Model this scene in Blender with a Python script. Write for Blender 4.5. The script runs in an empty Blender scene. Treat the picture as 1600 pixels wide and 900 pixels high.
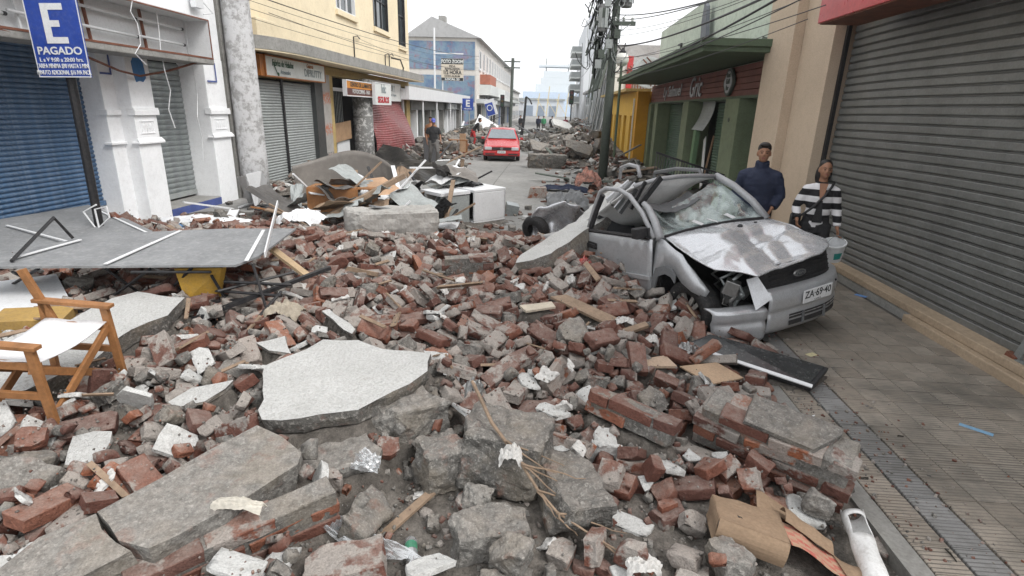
import bpy, bmesh, math, random
import numpy as np
from mathutils import Vector, Matrix, Euler, noise as mnoise
R = math.radians
random.seed(7)
S = bpy.context.scene
COL = S.collection

# ---------------------------------------------------------------- camera
CAM_H = 2.15; FPX = 855.0; PITCH = math.atan(280/855.0); ROLL = R(1.7); YAW = R(3.4169)
_f0 = Vector((-math.sin(YAW), math.cos(YAW), 0)); _r0 = Vector((math.cos(YAW), math.sin(YAW), 0)); _u0 = Vector((0, 0, 1))
C_F = _f0*math.cos(PITCH) - _u0*math.sin(PITCH)
_u1 = _f0*math.sin(PITCH) + _u0*math.cos(PITCH)
C_R = _r0*math.cos(ROLL) + _u1*math.sin(ROLL)
C_U = _u1*math.cos(ROLL) - _r0*math.sin(ROLL)
C_P = Vector((0, 0, CAM_H))
cd = bpy.data.cameras.new('camera'); cam = bpy.data.objects.new('camera', cd); COL.objects.link(cam)
cd.sensor_width = 36; cd.lens = 36*FPX/1600; cd.clip_start = .05; cd.clip_end = 4000
cam.matrix_world = Matrix(((C_R.x, C_U.x, -C_F.x, C_P.x), (C_R.y, C_U.y, -C_F.y, C_P.y), (C_R.z, C_U.z, -C_F.z, C_P.z), (0, 0, 0, 1)))
S.camera = cam

# ---------------------------------------------------------------- sky, sun, exposure
SUN_EL, SUN_AZ = R(50), R(122)
w = bpy.data.worlds.new('World'); S.world = w; w.use_nodes = True
nt = w.node_tree; nt.nodes.clear()
o = nt.nodes.new('ShaderNodeOutputWorld'); bg = nt.nodes.new('ShaderNodeBackground'); sk = nt.nodes.new('ShaderNodeTexSky')
hs = nt.nodes.new('ShaderNodeHueSaturation'); mx = nt.nodes.new('ShaderNodeMix'); mx.data_type = 'RGBA'
sk.sky_type = 'NISHITA'; sk.sun_disc = False; sk.sun_elevation = SUN_EL; sk.sun_rotation = SUN_AZ
sk.air_density = 1.0; sk.dust_density = 6.0; sk.ozone_density = 1.0
hs.inputs['Saturation'].default_value = .12; hs.inputs['Value'].default_value = 1.0
mx.inputs[0].default_value = .72; mx.inputs[7].default_value = (10.2, 10.35, 10.6, 1)     # even cloud layer over the clear-sky gradient
bg.inputs['Strength'].default_value = .12
nt.links.new(sk.outputs[0], hs.inputs['Color']); nt.links.new(hs.outputs[0], mx.inputs[6]); nt.links.new(mx.outputs[2], bg.inputs[0]); nt.links.new(bg.outputs[0], o.inputs[0])
sl = bpy.data.lights.new('sun', 'SUN'); so = bpy.data.objects.new('sun', sl); COL.objects.link(so)
sl.energy = 1.5; sl.angle = R(22); sl.color = (1, .97, .93)
so.location = (0, 0, 30)
_sd = Vector((math.sin(SUN_AZ)*math.cos(SUN_EL), math.cos(SUN_AZ)*math.cos(SUN_EL), math.sin(SUN_EL)))
so.rotation_euler = _sd.to_track_quat('Z', 'Y').to_euler()
S.view_settings.view_transform = 'Standard'; S.view_settings.look = 'None'; S.view_settings.gamma = 1; S.view_settings.exposure = 0.58
S.view_settings.use_curve_mapping = False
S.render.engine = 'CYCLES'; S.render.resolution_x = 1024; S.render.resolution_y = 576

# ---------------------------------------------------------------- photo pixels to points
def ray(x, y): return (C_F*FPX + C_R*(x-800) - C_U*(y-450)).normalized()
def G(x, y, z=0.0):
    d = ray(x, y); return C_P + d*((z-CAM_H)/d.z)
def AX(x, y, X):
    d = ray(x, y); return C_P + d*(X/d.x)
def AY(x, y, Y):
    d = ray(x, y); return C_P + d*(Y/d.y)
def APL(x, y, p, n):
    d = ray(x, y); return C_P + d*((p-C_P).dot(n)/d.dot(n))
def PX(p):
    d = Vector(p)-C_P; z = d.dot(C_F)
    return 800+FPX*d.dot(C_R)/z, 450-FPX*d.dot(C_U)/z

# ---------------------------------------------------------------- object helpers
MW = {}
def W(o): return MW.get(o.name, Matrix.Identity(4))
def tag(o, label=None, cat=None, group=None, kind=None):
    if label: o['label'] = label
    if cat: o['category'] = cat
    if group: o['group'] = group
    if kind: o['kind'] = kind
    return o
def thing(name, loc, label, cat, rot=(0, 0, 0), group=None):
    e = bpy.data.objects.new(name, None); COL.objects.link(e); e.empty_display_size = .2
    e.location = loc; e.rotation_euler = rot
    MW[e.name] = Matrix.Translation(Vector(loc)) @ Euler(rot).to_matrix().to_4x4()
    return tag(e, label, cat, group)
def basis(xa, ya=None, za=None, loc=(0, 0, 0)):
    xa = Vector(xa).normalized()
    if za is not None:
        ya = Vector(za).cross(xa).normalized(); za = xa.cross(ya)
    else:
        za = xa.cross(Vector(ya)).normalized(); ya = za.cross(xa)
    m = Matrix((xa, ya, za)).transposed().to_4x4(); m.translation = Vector(loc); return m
class MB:
    def __init__(s): s.v = []; s.f = []; s.mi = []
    def add(s, vs, fs, M=None, mi=0):
        b = len(s.v)
        s.v += [tuple(M @ Vector(v)) for v in vs] if M is not None else [tuple(v) for v in vs]
        s.f += [tuple(b+i for i in f) for f in fs]; s.mi += [mi]*len(fs); return s
    def box(s, c, d, M=None, mi=0, rot=None):
        x, y, z = d[0]/2, d[1]/2, d[2]/2
        vs = [Vector((a*x, b*y, k*z)) for k in (-1, 1) for b in (-1, 1) for a in (-1, 1)]
        if rot is not None:
            rm = Euler(rot).to_matrix(); vs = [rm @ v for v in vs]
        c = Vector(c); vs = [v+c for v in vs]
        return s.add(vs, [(0, 2, 3, 1), (4, 5, 7, 6), (0, 1, 5, 4), (2, 6, 7, 3), (0, 4, 6, 2), (1, 3, 7, 5)], M, mi)
    def bx(s, x0, x1, y0, y1, z0, z1, mi=0, M=None):
        return s.box(((x0+x1)/2, (y0+y1)/2, (z0+z1)/2), (abs(x1-x0), abs(y1-y0), abs(z1-z0)), M, mi)
    def bar(s, a, b, w, h, up=(0, 0, 1), mi=0):
        a, b = Vector(a), Vector(b); d = b-a
        if d.length < 1e-6: return s
        up = Vector(up)
        if abs(d.normalized().dot(up.normalized())) > .98: up = Vector((1, 0, 0))
        M = basis(d, za=up, loc=(a+b)/2)
        return s.box((0, 0, 0), (d.length, w, h), M, mi)
    def tube(s, pts, r, n=8, mi=0, cap=True):
        pts = [Vector(p) for p in pts]; m = len(pts)
        rs = r if isinstance(r, (list, tuple)) else [r]*m
        vs = []; fs = []; prev = None
        for i, p in enumerate(pts):
            t = (pts[min(i+1, m-1)]-pts[max(i-1, 0)]).normalized()
            if prev is None:
                a = t.cross(Vector((0, 0, 1)))
                if a.length < .05: a = t.cross(Vector((1, 0, 0)))
                a.normalize()
            else:
                a = prev - t*prev.dot(t)
                if a.length < 1e-4: a = t.orthogonal()
                a.normalize()
            prev = a; b = t.cross(a)
            for k in range(n):
                an = 2*math.pi*k/n
                vs.append(p + (a*math.cos(an)+b*math.sin(an))*rs[i])
        for i in range(m-1):
            for k in range(n):
                k2 = (k+1) % n
                fs.append((i*n+k, i*n+k2, (i+1)*n+k2, (i+1)*n+k))
        if cap:
            fs.append(tuple(range(n-1, -1, -1))); fs.append(tuple((m-1)*n+k for k in range(n)))
        return s.add(vs, fs, None, mi)
    def lathe(s, prof, n=24, M=None, mi=0, cap=True):
        vs = []; fs = []; m = len(prof)
        for (r, z) in prof:
            for k in range(n):
                an = 2*math.pi*k/n; vs.append((r*math.cos(an), r*math.sin(an), z))
        for i in range(m-1):
            for k in range(n):
                k2 = (k+1) % n; fs.append((i*n+k, i*n+k2, (i+1)*n+k2, (i+1)*n+k))
        if cap:
            fs.append(tuple(range(n-1, -1, -1))); fs.append(tuple((m-1)*n+k for k in range(n)))
        return s.add(vs, fs, M, mi)
    def prism(s, poly, d, mi=0):          # poly: world points (roughly planar); d: extrusion vector
        poly = [Vector(p) for p in poly]; d = Vector(d); n = len(poly)
        nrm = Vector((0, 0, 0))
        for i in range(n): nrm += poly[i].cross(poly[(i+1) % n])
        if nrm.dot(d) > 0: poly = poly[::-1]
        vs = poly + [p+d for p in poly]
        fs = [tuple(range(n)), tuple(range(2*n-1, n-1, -1))] + [(i, i+n, (i+1) % n+n, (i+1) % n) for i in range(n)]
        return s.add(vs, fs, None, mi)
    def grid(s, fn, nu, nv, mi=0, M=None):
        vs = [fn(i/nu, j/nv) for j in range(nv+1) for i in range(nu+1)]
        fs = [(j*(nu+1)+i, j*(nu+1)+i+1, (j+1)*(nu+1)+i+1, (j+1)*(nu+1)+i) for j in range(nv) for i in range(nu)]
        return s.add(vs, fs, M, mi)
    def mesh(s, name, mats, inv=None, smooth=False):
        me = bpy.data.meshes.new(name)
        vs = s.v if inv is None else [tuple(inv @ Vector(v)) for v in s.v]
        me.from_pydata(vs, [], s.f)
        for m in (mats if isinstance(mats, (list, tuple)) else [mats]): me.materials.append(m)
        if any(s.mi): me.polygons.foreach_set('material_index', s.mi)
        if smooth: me.polygons.foreach_set('use_smooth', [True]*len(me.polygons))
        me.update(); return me
    def build(s, name, mats, parent=None, world=True, smooth=False, bevel=0, thick=0, sub=0):
        inv = W(parent).inverted() if (parent is not None and world) else None
        me = s.mesh(name, mats, inv, smooth)
        o = bpy.data.objects.new(name, me); COL.objects.link(o)
        if parent is not None:
            o.parent = parent; MW[o.name] = W(parent)
        if sub:
            md = o.modifiers.new('sub', 'SUBSURF'); md.levels = sub; md.render_levels = sub
        if thick:
            md = o.modifiers.new('sol', 'SOLIDIFY'); md.thickness = thick; md.offset = 0
        if bevel:
            md = o.modifiers.new('bev', 'BEVEL'); md.width = bevel; md.segments = 2; md.limit_method = 'ANGLE'; md.angle_limit = R(40)
        return o
def text_part(name, txt, size, M, mat, parent, depth=.004, bold=0.0, align='CENTER', sx=1.0, shear=0.0, world=True):
    cu = bpy.data.curves.new(name, 'FONT'); cu.body = txt; cu.size = size; cu.align_x = align; cu.align_y = 'CENTER'
    cu.extrude = depth; cu.offset = bold; cu.shear = shear; cu.resolution_u = 3
    tmp = bpy.data.objects.new('tmp', cu); COL.objects.link(tmp)
    dg = bpy.context.evaluated_depsgraph_get(); me = bpy.data.meshes.new_from_object(tmp.evaluated_get(dg))
    bpy.data.objects.remove(tmp); bpy.data.curves.remove(cu)
    T = M @ Matrix.Diagonal((sx, 1, 1, 1))
    if parent is not None and world: T = W(parent).inverted() @ T
    me.transform(T); me.materials.clear(); me.materials.append(mat); me.name = name
    o = bpy.data.objects.new(name, me); COL.objects.link(o)
    if parent is not None: o.parent = parent; MW[o.name] = W(parent)
    return o
def fbm(p, oct=3, s=1.0):
    return mnoise.fractal(Vector(p)*s, 1.0, 2.0, oct)

# ---------------------------------------------------------------- materials
class NT:
    def __init__(s, name):
        s.m = bpy.data.materials.new(name); s.m.use_nodes = True; s.t = s.m.node_tree
        s.b = s.t.nodes['Principled BSDF']; s.out = s.t.nodes['Material Output']
        s.tc = s.t.nodes.new('ShaderNodeTexCoord')
    def n(s, typ, **kw):
        nd = s.t.nodes.new('ShaderNode'+typ)
        for k, v in kw.items():
            if k.startswith('i_'):
                key = k[2:]; key = int(key) if key.isdigit() else key.replace('_', ' ')
                nd.inputs[key].default_value = v
            else: setattr(nd, k, v)
        return nd
    def l(s, a, b): s.t.links.new(a, b)
    def noise(s, scale, detail=4, rough=.6, vec=None, w=None):
        nd = s.n('TexNoise', i_Scale=scale, i_Detail=detail, i_Roughness=rough)
        if w is not None:
            nd.noise_dimensions = '4D'
            if hasattr(w, 'links'): s.l(w, nd.inputs['W'])
            else: nd.inputs['W'].default_value = w
        s.l(vec if vec is not None else s.tc.outputs['Object'], nd.inputs['Vector']); return nd.outputs[0]
    def ramp(s, fac, stops, interp='LINEAR'):
        nd = s.n('ValToRGB'); cr = nd.color_ramp; cr.interpolation = interp
        while len(cr.elements) < len(stops): cr.elements.new(.5)
        for e, (p, c) in zip(cr.elements, stops):
            e.position = p; e.color = (c, c, c, 1) if isinstance(c, (int, float)) else (c[0], c[1], c[2], 1)
        s.l(fac, nd.inputs[0]); return nd.outputs[0]
    def mix(s, fac, a, b, blend='MIX'):
        nd = s.n('Mix', data_type='RGBA', blend_type=blend)
        for ix, v in ((0, fac), (6, a), (7, b)):
            sock = nd.inputs[ix]
            if hasattr(v, 'links'): s.l(v, sock)
            elif isinstance(v, (int, float)): sock.default_value = v if ix == 0 else (v, v, v, 1)
            else: sock.default_value = (v[0], v[1], v[2], 1)
        return nd.outputs[2]
    def math(s, op, a, b=None, clamp=False):
        nd = s.n('Math', operation=op, use_clamp=clamp)
        for sock, v in ((nd.inputs[0], a), (nd.inputs[1], b)):
            if v is None: continue
            if hasattr(v, 'links'): s.l(v, sock)
            else: sock.default_value = v
        return nd.outputs[0]
    def bump(s, h, strength=.4, dist=.01, prev=None):
        nd = s.n('Bump', i_Strength=strength, i_Distance=dist); s.l(h, nd.inputs['Height'])
        if prev is not None: s.l(prev, nd.inputs['Normal'])
        return nd.outputs[0]
    def fin(s, col, rough=.85, normal=None, metal=0, spec=.35):
        for key, v in (('Base Color', col), ('Roughness', rough), ('Metallic', metal), ('Specular IOR Level', spec)):
            if hasattr(v, 'links'): s.l(v, s.b.inputs[key])
            elif isinstance(v, (int, float)): s.b.inputs[key].default_value = v
            else: s.b.inputs[key].default_value = (v[0], v[1], v[2], 1)
        if normal is not None: s.l(normal, s.b.inputs['Normal'])
        return s.m
_mc = {}
def paint(name, col, rough=.7, var=.18, scale=3.0, dirt=.25, dirtcol=(.12, .11, .10), bump=.15, fine=60, metal=0, spec=.35, w=0.0):
    """painted / plain surface with large tonal drift, grime and fine grain"""
    if name in _mc: return _mc[name]
    t = NT(name)
    a = t.noise(scale, 5, .65, w=w+1.3); b = t.noise(scale*7, 4, .7, w=w+5.1); c = t.noise(fine, 2, .5, w=w+2.2)
    lo = tuple(k*(1-var) for k in col); hi = tuple(min(1, k*(1+var)) for k in col)
    base = t.mix(t.ramp(a, [(.3, 0), (.7, 1)]), lo, hi)
    base = t.mix(t.math('MULTIPLY', t.ramp(b, [(.48, 0), (.72, 1)]), dirt), base, dirtcol)
    base = t.mix(.22, base, t.ramp(c, [(.3, .25), (.7, .75)]), 'OVERLAY')
    nrm = t.bump(c, bump, .004); nrm = t.bump(b, bump, .01, nrm)
    m = t.fin(base, t.math('ADD', t.math('MULTIPLY', b, .2), rough-.1, True), nrm, metal, spec)
    _mc[name] = m; return m
def rubble_mat(name, kind, src, shift=0.0):
    """brick / concrete / plaster for loose pieces; src 'object' = per-object random, 'attr' = per-piece attribute 'rnd'"""
    t = NT(name)
    if src == 'object': rnd = t.n('ObjectInfo').outputs['Random']
    else:
        at = t.n('Attribute', attribute_name='rnd'); rnd = at.outputs['Fac']
    wv = t.math('MULTIPLY', rnd, 57.0)
    big = t.noise(7, 4, .65, w=wv); mid = t.noise(22, 5, .7, w=wv); fine = t.noise(110, 3, .6, w=wv)
    if kind == 'brick':
        r2 = t.math('FRACT', t.math('MULTIPLY', rnd, 7.31)); r3 = t.math('FRACT', t.math('MULTIPLY', rnd, 13.7))
        clay = t.ramp(r2, [(0, (.165, .072, .053)), (.3, (.125, .066, .055)), (.5, (.215, .085, .055)), (.68, (.15, .088, .074)), (.82, (.19, .10, .08)), (.93, (.31, .115, .06)), (1, (.21, .13, .105))])
        clay = t.mix(t.ramp(mid, [(.35, 0), (.7, .55)]), clay, (.09, .04, .03))
        mort = t.mix(mid, (.22, .205, .185), (.40, .38, .35))
        amt = t.math('SUBTRACT', t.math('ADD', big, t.math('MULTIPLY', r3, .36)), .29+shift)
        fac = t.ramp(amt, [(.40, 0), (.47, .85)])
        col = t.mix(fac, clay, mort)
    elif kind == 'concrete':
        r2 = t.math('FRACT', t.math('MULTIPLY', rnd, 5.7))
        col = t.mix(r2, (.12, .116, .108), (.24, .232, .215))
        col = t.mix(t.ramp(mid, [(.38, 0), (.62, .75)]), col, (.075, .07, .064))
        col = t.mix(t.ramp(t.noise(48, 4, .7, w=wv), [(.52, 0), (.66, .6)]), col, (.40, .385, .355))
        col = t.mix(t.ramp(t.noise(3.2, 3, .6, w=wv), [(.5, 0), (.62, .45)]), col, (.21, .18, .14))
        col = t.mix(t.ramp(big, [(.58, 0), (.7, .5)]), col, (.22, .10, .07))
    elif kind == 'plaster':
        col = t.mix(t.ramp(mid, [(.3, 0), (.7, 1)]), (.42, .42, .405), (.56, .56, .545))
        col = t.mix(t.ramp(big, [(.55, 0), (.72, .55)]), col, (.25, .235, .21))
    else:
        col = t.mix(t.ramp(big, [(.3, 0), (.7, 1)]), (.030, .027, .023), (.085, .077, .068))
        col = t.mix(t.ramp(mid, [(.5, 0), (.75, .5)]), col, (.14, .13, .115))
    geo = t.n('NewGeometry'); sx = t.n('SeparateXYZ'); t.l(geo.outputs['Normal'], sx.inputs[0])
    up = t.ramp(sx.outputs['Z'], [(.35, 0), (.95, 1)])
    if kind != 'plaster':      # settled mortar dust on upward faces
        dn = t.math('MULTIPLY', t.ramp(t.noise(15, 4, .7, w=wv), [(.36, .12), (.68, .78)]), up)
        col = t.mix(t.math('MULTIPLY', dn, .6), col, (.34, .305, .27))
    nrm = t.bump(mid, .9, .022); nrm = t.bump(t.noise(48, 4, .7, w=wv), .7, .010, nrm); nrm = t.bump(fine, .8, .006, nrm)
    col = t.mix(.35, col, t.ramp(fine, [(.3, .22), (.7, .78)]), 'OVERLAY')
    return t.fin(col, .92, nrm, 0, .2)

# ================================================================ SETTING
def struct(o): return tag(o, kind='structure')
def m_asphalt():
    t = NT('worn_concrete_road'); a = t.noise(.5, 5, .7); b = t.noise(6, 5, .7); c = t.noise(90, 3, .6)
    col = t.mix(t.ramp(a, [(.3, 0), (.7, 1)]), (.20, .198, .19), (.30, .297, .285))
    col = t.mix(t.ramp(b, [(.45, 0), (.75, .6)]), col, (.13, .125, .118))
    col = t.mix(.3, col, t.ramp(c, [(.3, .3), (.7, .7)]), 'OVERLAY')
    return t.fin(col, .85, t.bump(c, .3, .004), 0, .3)
M_ROAD = m_asphalt()
M_SOIL = rubble_mat('crushed_mortar_soil', 'soil', 'attr')
M_KERB = paint('kerb_concrete', (.22, .215, .20), .9, .2, 4, .5)
M_JOINT = paint('paver_joint_sand', (.075, .07, .062), .95, .2, 8, .3)
def ground():
    mb = MB(); mb.grid(lambda u, v: (-900+1800*u, -300+2300*v, -.14), 6, 8)
    struct(mb.build('ground', paint('far_ground', (.23, .225, .215), .9, .2, .05, .2)))
    mb = MB(); mb.grid(lambda u, v: (-5.3+7.2*u, -6+126*v, -.12), 6, 80)
    rd = struct(mb.build('road', paint('road_joint', (.10, .098, .092), .95)))
    rgx = random.Random(12)
    for j in range(34):
        for i in range(2):
            x0, x1 = (-5.3, -1.715) if i == 0 else (-1.70, 1.9); y0 = -2+j*3.6+(.4 if i else 0); q = MB(); q.bx(x0+.004, x1-.004, y0, y0+3.585, -.13, -.112+rgx.uniform(-.003, .003)); q.build('road_slab', M_ROAD, rd)
    mb = MB(); mb.bx(1.90, 2.02, -6, 120, -.139, -.004)
    struct(mb.build('kerb', M_KERB))
    mb = MB(); mb.bx(-5.44, -5.3, -6, 120, -.139, -.004)
    struct(mb.build('kerb', M_KERB))
    mb = MB(); mb.bx(-7.6, -5.44, -6, 120, -.139, -.008)
    struct(mb.build('pavement_left', paint('left_pavement_concrete', (.26, .255, .245), .9, .2, 1.2, .4)))
    pr = MB(); pr.bx(2.02, 4.6, -6, 120, -.139, -.022)
    pv = struct(pr.build('pavement_right', M_JOINT))
    # far part of the right pavement beyond the single pavers
    return pv
PAV = ground()
def m_paver(name, c0, c1):
    t = NT(name); rnd = t.n('ObjectInfo').outputs['Random']
    a = t.noise(2.2, 5, .7, w=t.math('MULTIPLY', rnd, 3.0)); b = t.noise(9, 5, .75); c = t.noise(120, 3, .6)
    geo = t.n('NewGeometry'); sp = t.n('SeparateXYZ'); t.l(geo.outputs['Position'], sp.inputs[0])
    big = t.noise(1.3, 4, .7, vec=geo.outputs['Position'])
    col = t.mix(t.ramp(rnd, [(0, 0), (1, 1)]), c0, c1)
    col = t.mix(t.ramp(big, [(.45, 0), (.7, .75)]), col, (.085, .082, .072))
    col = t.mix(t.ramp(b, [(.5, 0), (.72, .55)]), col, (.10, .095, .085))
    # pressed ribs across each paver, 24 mm apart, with the grooves coloured darker
    wv = t.math('FRACT', t.math('MULTIPLY', sp.outputs['Y'], 1/.0285))
    rib = t.ramp(wv, [(0, 0), (.16, 0), (.26, 1), (.9, 1), (1, 0)])
    up = t.n('SeparateXYZ'); t.l(geo.outputs['Normal'], up.inputs[0])
    wear = t.ramp(t.noise(1.7, 3, .6, vec=geo.outputs['Position']), [(.38, .25), (.62, 1)])
    gr = t.math('MULTIPLY', t.math('SUBTRACT', 1.0, rib), wear)
    col = t.mix(t.math('MULTIPLY', gr, .72), col, (.045, .042, .038))
    col = t.mix(.25, col, t.ramp(c, [(.3, .3), (.7, .7)]), 'OVERLAY')
    nrm = t.bump(rib, .5, .004); nrm = t.bump(c, .3, .003, nrm)
    return t.fin(col, t.ramp(big, [(.4, .85), (.7, .6)]), nrm, 0, .35)
def pavers():
    mA = m_paver('ribbed_cement_paver', (.245, .210, .172), (.31, .272, .228)); mB = m_paver('grey_strip_paver', (.195, .192, .188), (.24, .236, .23))
    s = .2
    def pm(m, nm):
        mb = MB(); h = s/2-.003; k = h-.004
        mb.add([(-h, -h, -.02), (h, -h, -.02), (h, h, -.02), (-h, h, -.02), (-h, -h, -.004), (h, -h, -.004), (h, h, -.004), (-h, h, -.004), (-k, -k, 0), (k, -k, 0), (k, k, 0), (-k, k, 0)],
               [(0, 1, 5, 4), (1, 2, 6, 5), (2, 3, 7, 6), (3, 0, 4, 7), (4, 5, 9, 8), (5, 6, 10, 9), (6, 7, 11, 10), (7, 4, 8, 11), (8, 9, 10, 11)])
        return mb.mesh(nm, m)
    meA, meB = pm(mA, 'paver'), pm(mB, 'paver')
    rg = random.Random(3); cells = []
    for j in range(0, 118):
        for i in range(10):
            cells.append((2.125+i*.2+(.012 if i > 0 else 0)+(.012 if i > 1 else 0), 2.0+j*.2, i))
    rest = MB(); rest2 = MB(); n = 0
    for (x, y, i) in cells:
        p = PX((x, y, 0)); vis = -40 < p[0] < 1640 and p[1] < 940 and y < 8.4 and not (y > 5.6 and x < 2.9)
        dz = rg.uniform(-.002, .002)
        if vis and n < 296:
            o = bpy.data.objects.new('paver', meB if i == 1 else meA); COL.objects.link(o); o.parent = PAV
            o.location = (x, y, dz); o.rotation_euler = (rg.uniform(-.006, .006), rg.uniform(-.006, .006), rg.uniform(-.008, .008)); n += 1
        else:
            (rest2 if i == 1 else rest).bx(x-.097, x+.097, y-.097, y+.097, -.02, dz)
    tag(rest.build('pavers_beyond', mA, PAV), kind='stuff'); tag(rest2.build('pavers_beyond', mB, PAV), kind='stuff')
pavers()

# ================================================================ LOOSE PIECES: height field that everything is laid on
class HF:
    def __init__(s, x0, x1, y0, y1, r):
        s.x0, s.y0, s.r = x0, y0, r
        s.nx, s.ny = int((x1-x0)/r), int((y1-y0)/r)
        s.h = np.full((s.ny, s.nx), -.12); s.b = np.zeros((s.ny, s.nx), bool)
        s.X = x0+(np.arange(s.nx)+.5)*r; s.Y = y0+(np.arange(s.ny)+.5)*r
    def at(s, x, y):
        i = min(max(int((x-s.x0)/s.r), 0), s.nx-1); j = min(max(int((y-s.y0)/s.r), 0), s.ny-1); return s.h[j, i]
    def win(s, x, y, rad):
        i0 = max(int((x-rad-s.x0)/s.r), 0); i1 = min(int((x+rad-s.x0)/s.r)+1, s.nx)
        j0 = max(int((y-rad-s.y0)/s.r), 0); j1 = min(int((y+rad-s.y0)/s.r)+1, s.ny)
        return i0, i1, j0, j1
    def poly_mask(s, poly):
        xs = [p[0] for p in poly]; ys = [p[1] for p in poly]
        cx, cy = (min(xs)+max(xs))/2, (min(ys)+max(ys))/2; rad = max(max(xs)-min(xs), max(ys)-min(ys))/2+s.r
        i0, i1, j0, j1 = s.win(cx, cy, rad)
        if i1 <= i0 or j1 <= j0: return None
        gx, gy = np.meshgrid(s.X[i0:i1], s.Y[j0:j1]); m = np.zeros(gx.shape, bool); n = len(poly)
        for k in range(n):
            xa, ya = poly[k][0], poly[k][1]; xb, yb = poly[(k+1) % n][0], poly[(k+1) % n][1]
            if abs(ya-yb) < 1e-9: continue
            c = ((ya > gy) != (yb > gy)) & (gx < (xb-xa)*(gy-ya)/(yb-ya)+xa); m ^= c
        return (i0, i1, j0, j1), m, gx, gy
    def block(s, poly, ztop):             # ztop: number or function of (gx, gy)
        r = s.poly_mask(poly)
        if r is None: return
        (i0, i1, j0, j1), m, gx, gy = r
        z = ztop(gx, gy) if callable(ztop) else np.full(gx.shape, ztop)
        sub = s.h[j0:j1, i0:i1]; sub[m] = np.maximum(sub[m], z[m]); s.b[j0:j1, i0:i1] |= m
    def raise_under(s, poly, zb, skirt=.18):   # bed lifted under a slab with a sloping skirt
        cx = sum(p[0] for p in poly)/len(poly); cy = sum(p[1] for p in poly)/len(poly)
        for k, f in enumerate((1.0, .8, .6, .4, .2)):
            g = 1+skirt*k*1.2
            pl = [(cx+(p[0]-cx)*g, cy+(p[1]-cy)*g) for p in poly]; r = s.poly_mask(pl)
            if r is None: continue
            (i0, i1, j0, j1), m, gx, gy = r
            z = zb(gx, gy) if callable(zb) else np.full(gx.shape, zb)
            z = -.12+(z+.12)*f
            for arr in (s.h, s.bedh): sub = arr[j0:j1, i0:i1]; sub[m] = np.maximum(sub[m], z[m])
    def drop(s, x, y, yaw, L, Wd, Hh, rg, maxtilt=.75, jit=.10, embed=.02, maxblock=.03, cap=None):
        """lay a box L x Wd x Hh on the field: returns matrix or None"""
        rad = math.hypot(L, Wd)/2+s.r; i0, i1, j0, j1 = s.win(x, y, rad)
        if i1-i0 < 2 or j1-j0 < 2: return None
        gx, gy = np.meshgrid(s.X[i0:i1]-x, s.Y[j0:j1]-y); c, sn = math.cos(yaw), math.sin(yaw)
        u = gx*c+gy*sn; v = -gx*sn+gy*c; m = (abs(u) < L/2) & (abs(v) < Wd/2)
        if m.sum() < 3: return None
        if s.b[j0:j1, i0:i1][m].mean() > maxblock: return None
        h = s.h[j0:j1, i0:i1]; hm = h[m]; um, vm = u[m], v[m]
        A = np.c_[um, vm, np.ones_like(um)]
        sol, *_ = np.linalg.lstsq(A, hm, rcond=None)
        a, b = sol[0], sol[1]
        mg = math.hypot(a, b)
        if mg > maxtilt: a *= maxtilt/mg; b *= maxtilt/mg
        a += rg.gauss(0, jit); b += rg.gauss(0, jit)
        z0 = np.quantile(hm-(a*um+b*vm), .93)-embed
        xa = Vector((c, sn, a)).normalized(); ya = Vector((-sn, c, b)); za = xa.cross(ya).normalized(); ya = za.cross(xa)
        ctr = Vector((x, y, z0))+za*(Hh/2)
        if cap is not None and ctr.z > s.bedh[j0:j1, i0:i1][m].mean()+cap: return None
        top = z0+Hh*math.sqrt(1+a*a+b*b)+a*u+b*v
        h[m] = np.maximum(hm, top[m])
        M = Matrix((xa, ya, za)).transposed().to_4x4(); M.translation = ctr; return M
HN = HF(-7.2, 3.4, 1.1, 13.0, .022)
def smooth(e0, e1, x):
    t = np.clip((x-e0)/(e1-e0), 0, 1); return t*t*(3-2*t)
def bed():
    gx, gy = np.meshgrid(HN.X, HN.Y)
    A = .27*smooth(2.6, 4.6, gy)*(1-smooth(7.2, 9.4, gy))*smooth(-6.6, -4.5, gx)*(1-smooth(.5, 1.75, gx))
    A = np.maximum(A, .22*(1-smooth(-1.3, -.3, gx))*smooth(1.0, 2.2, gy)*(1-smooth(6.5, 9, gy))*smooth(-6.8, -5, gx))
    A = np.maximum(A, .13*smooth(1.0, 2.6, gy)*(1-smooth(8.5, 10.5, gy))*(1-smooth(1.2, 1.95, gx)))
    A = np.maximum(A, .15*np.exp(-((gx-1.1)/.7)**2-((gy-2.9)/.6)**2))
    A = np.maximum(A, .20*np.exp(-((gx-.9)/.9)**2-((gy-5.0)/1.4)**2))
    A = np.maximum(A, .22*np.exp(-((gx+5.6)/1.6)**2-((gy-10.2)/1.6)**2))
    A = np.maximum(A, .26*np.exp(-((gx+3.6)/1.7)**2-((gy-10.6)/1.3)**2))
    ns = np.zeros_like(gx); rs = np.random.RandomState(5)
    for k in range(26):
        f = rs.uniform(1.2, 9); th = rs.uniform(0, 6.28); ns += np.sin(f*(gx*np.cos(th)+gy*np.sin(th))+rs.uniform(0, 6.28))/f**.8
    A = A*(1+.16*ns)
    HN.h = np.where(gx > 2.02, np.maximum(0.0, -.005+A*.4), np.maximum(-.12, -.12+A))
    HN.h = np.where((gx < -5.3), np.maximum(HN.h, -.005), HN.h)
bed()
HN.bedh = HN.h.copy()

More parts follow.
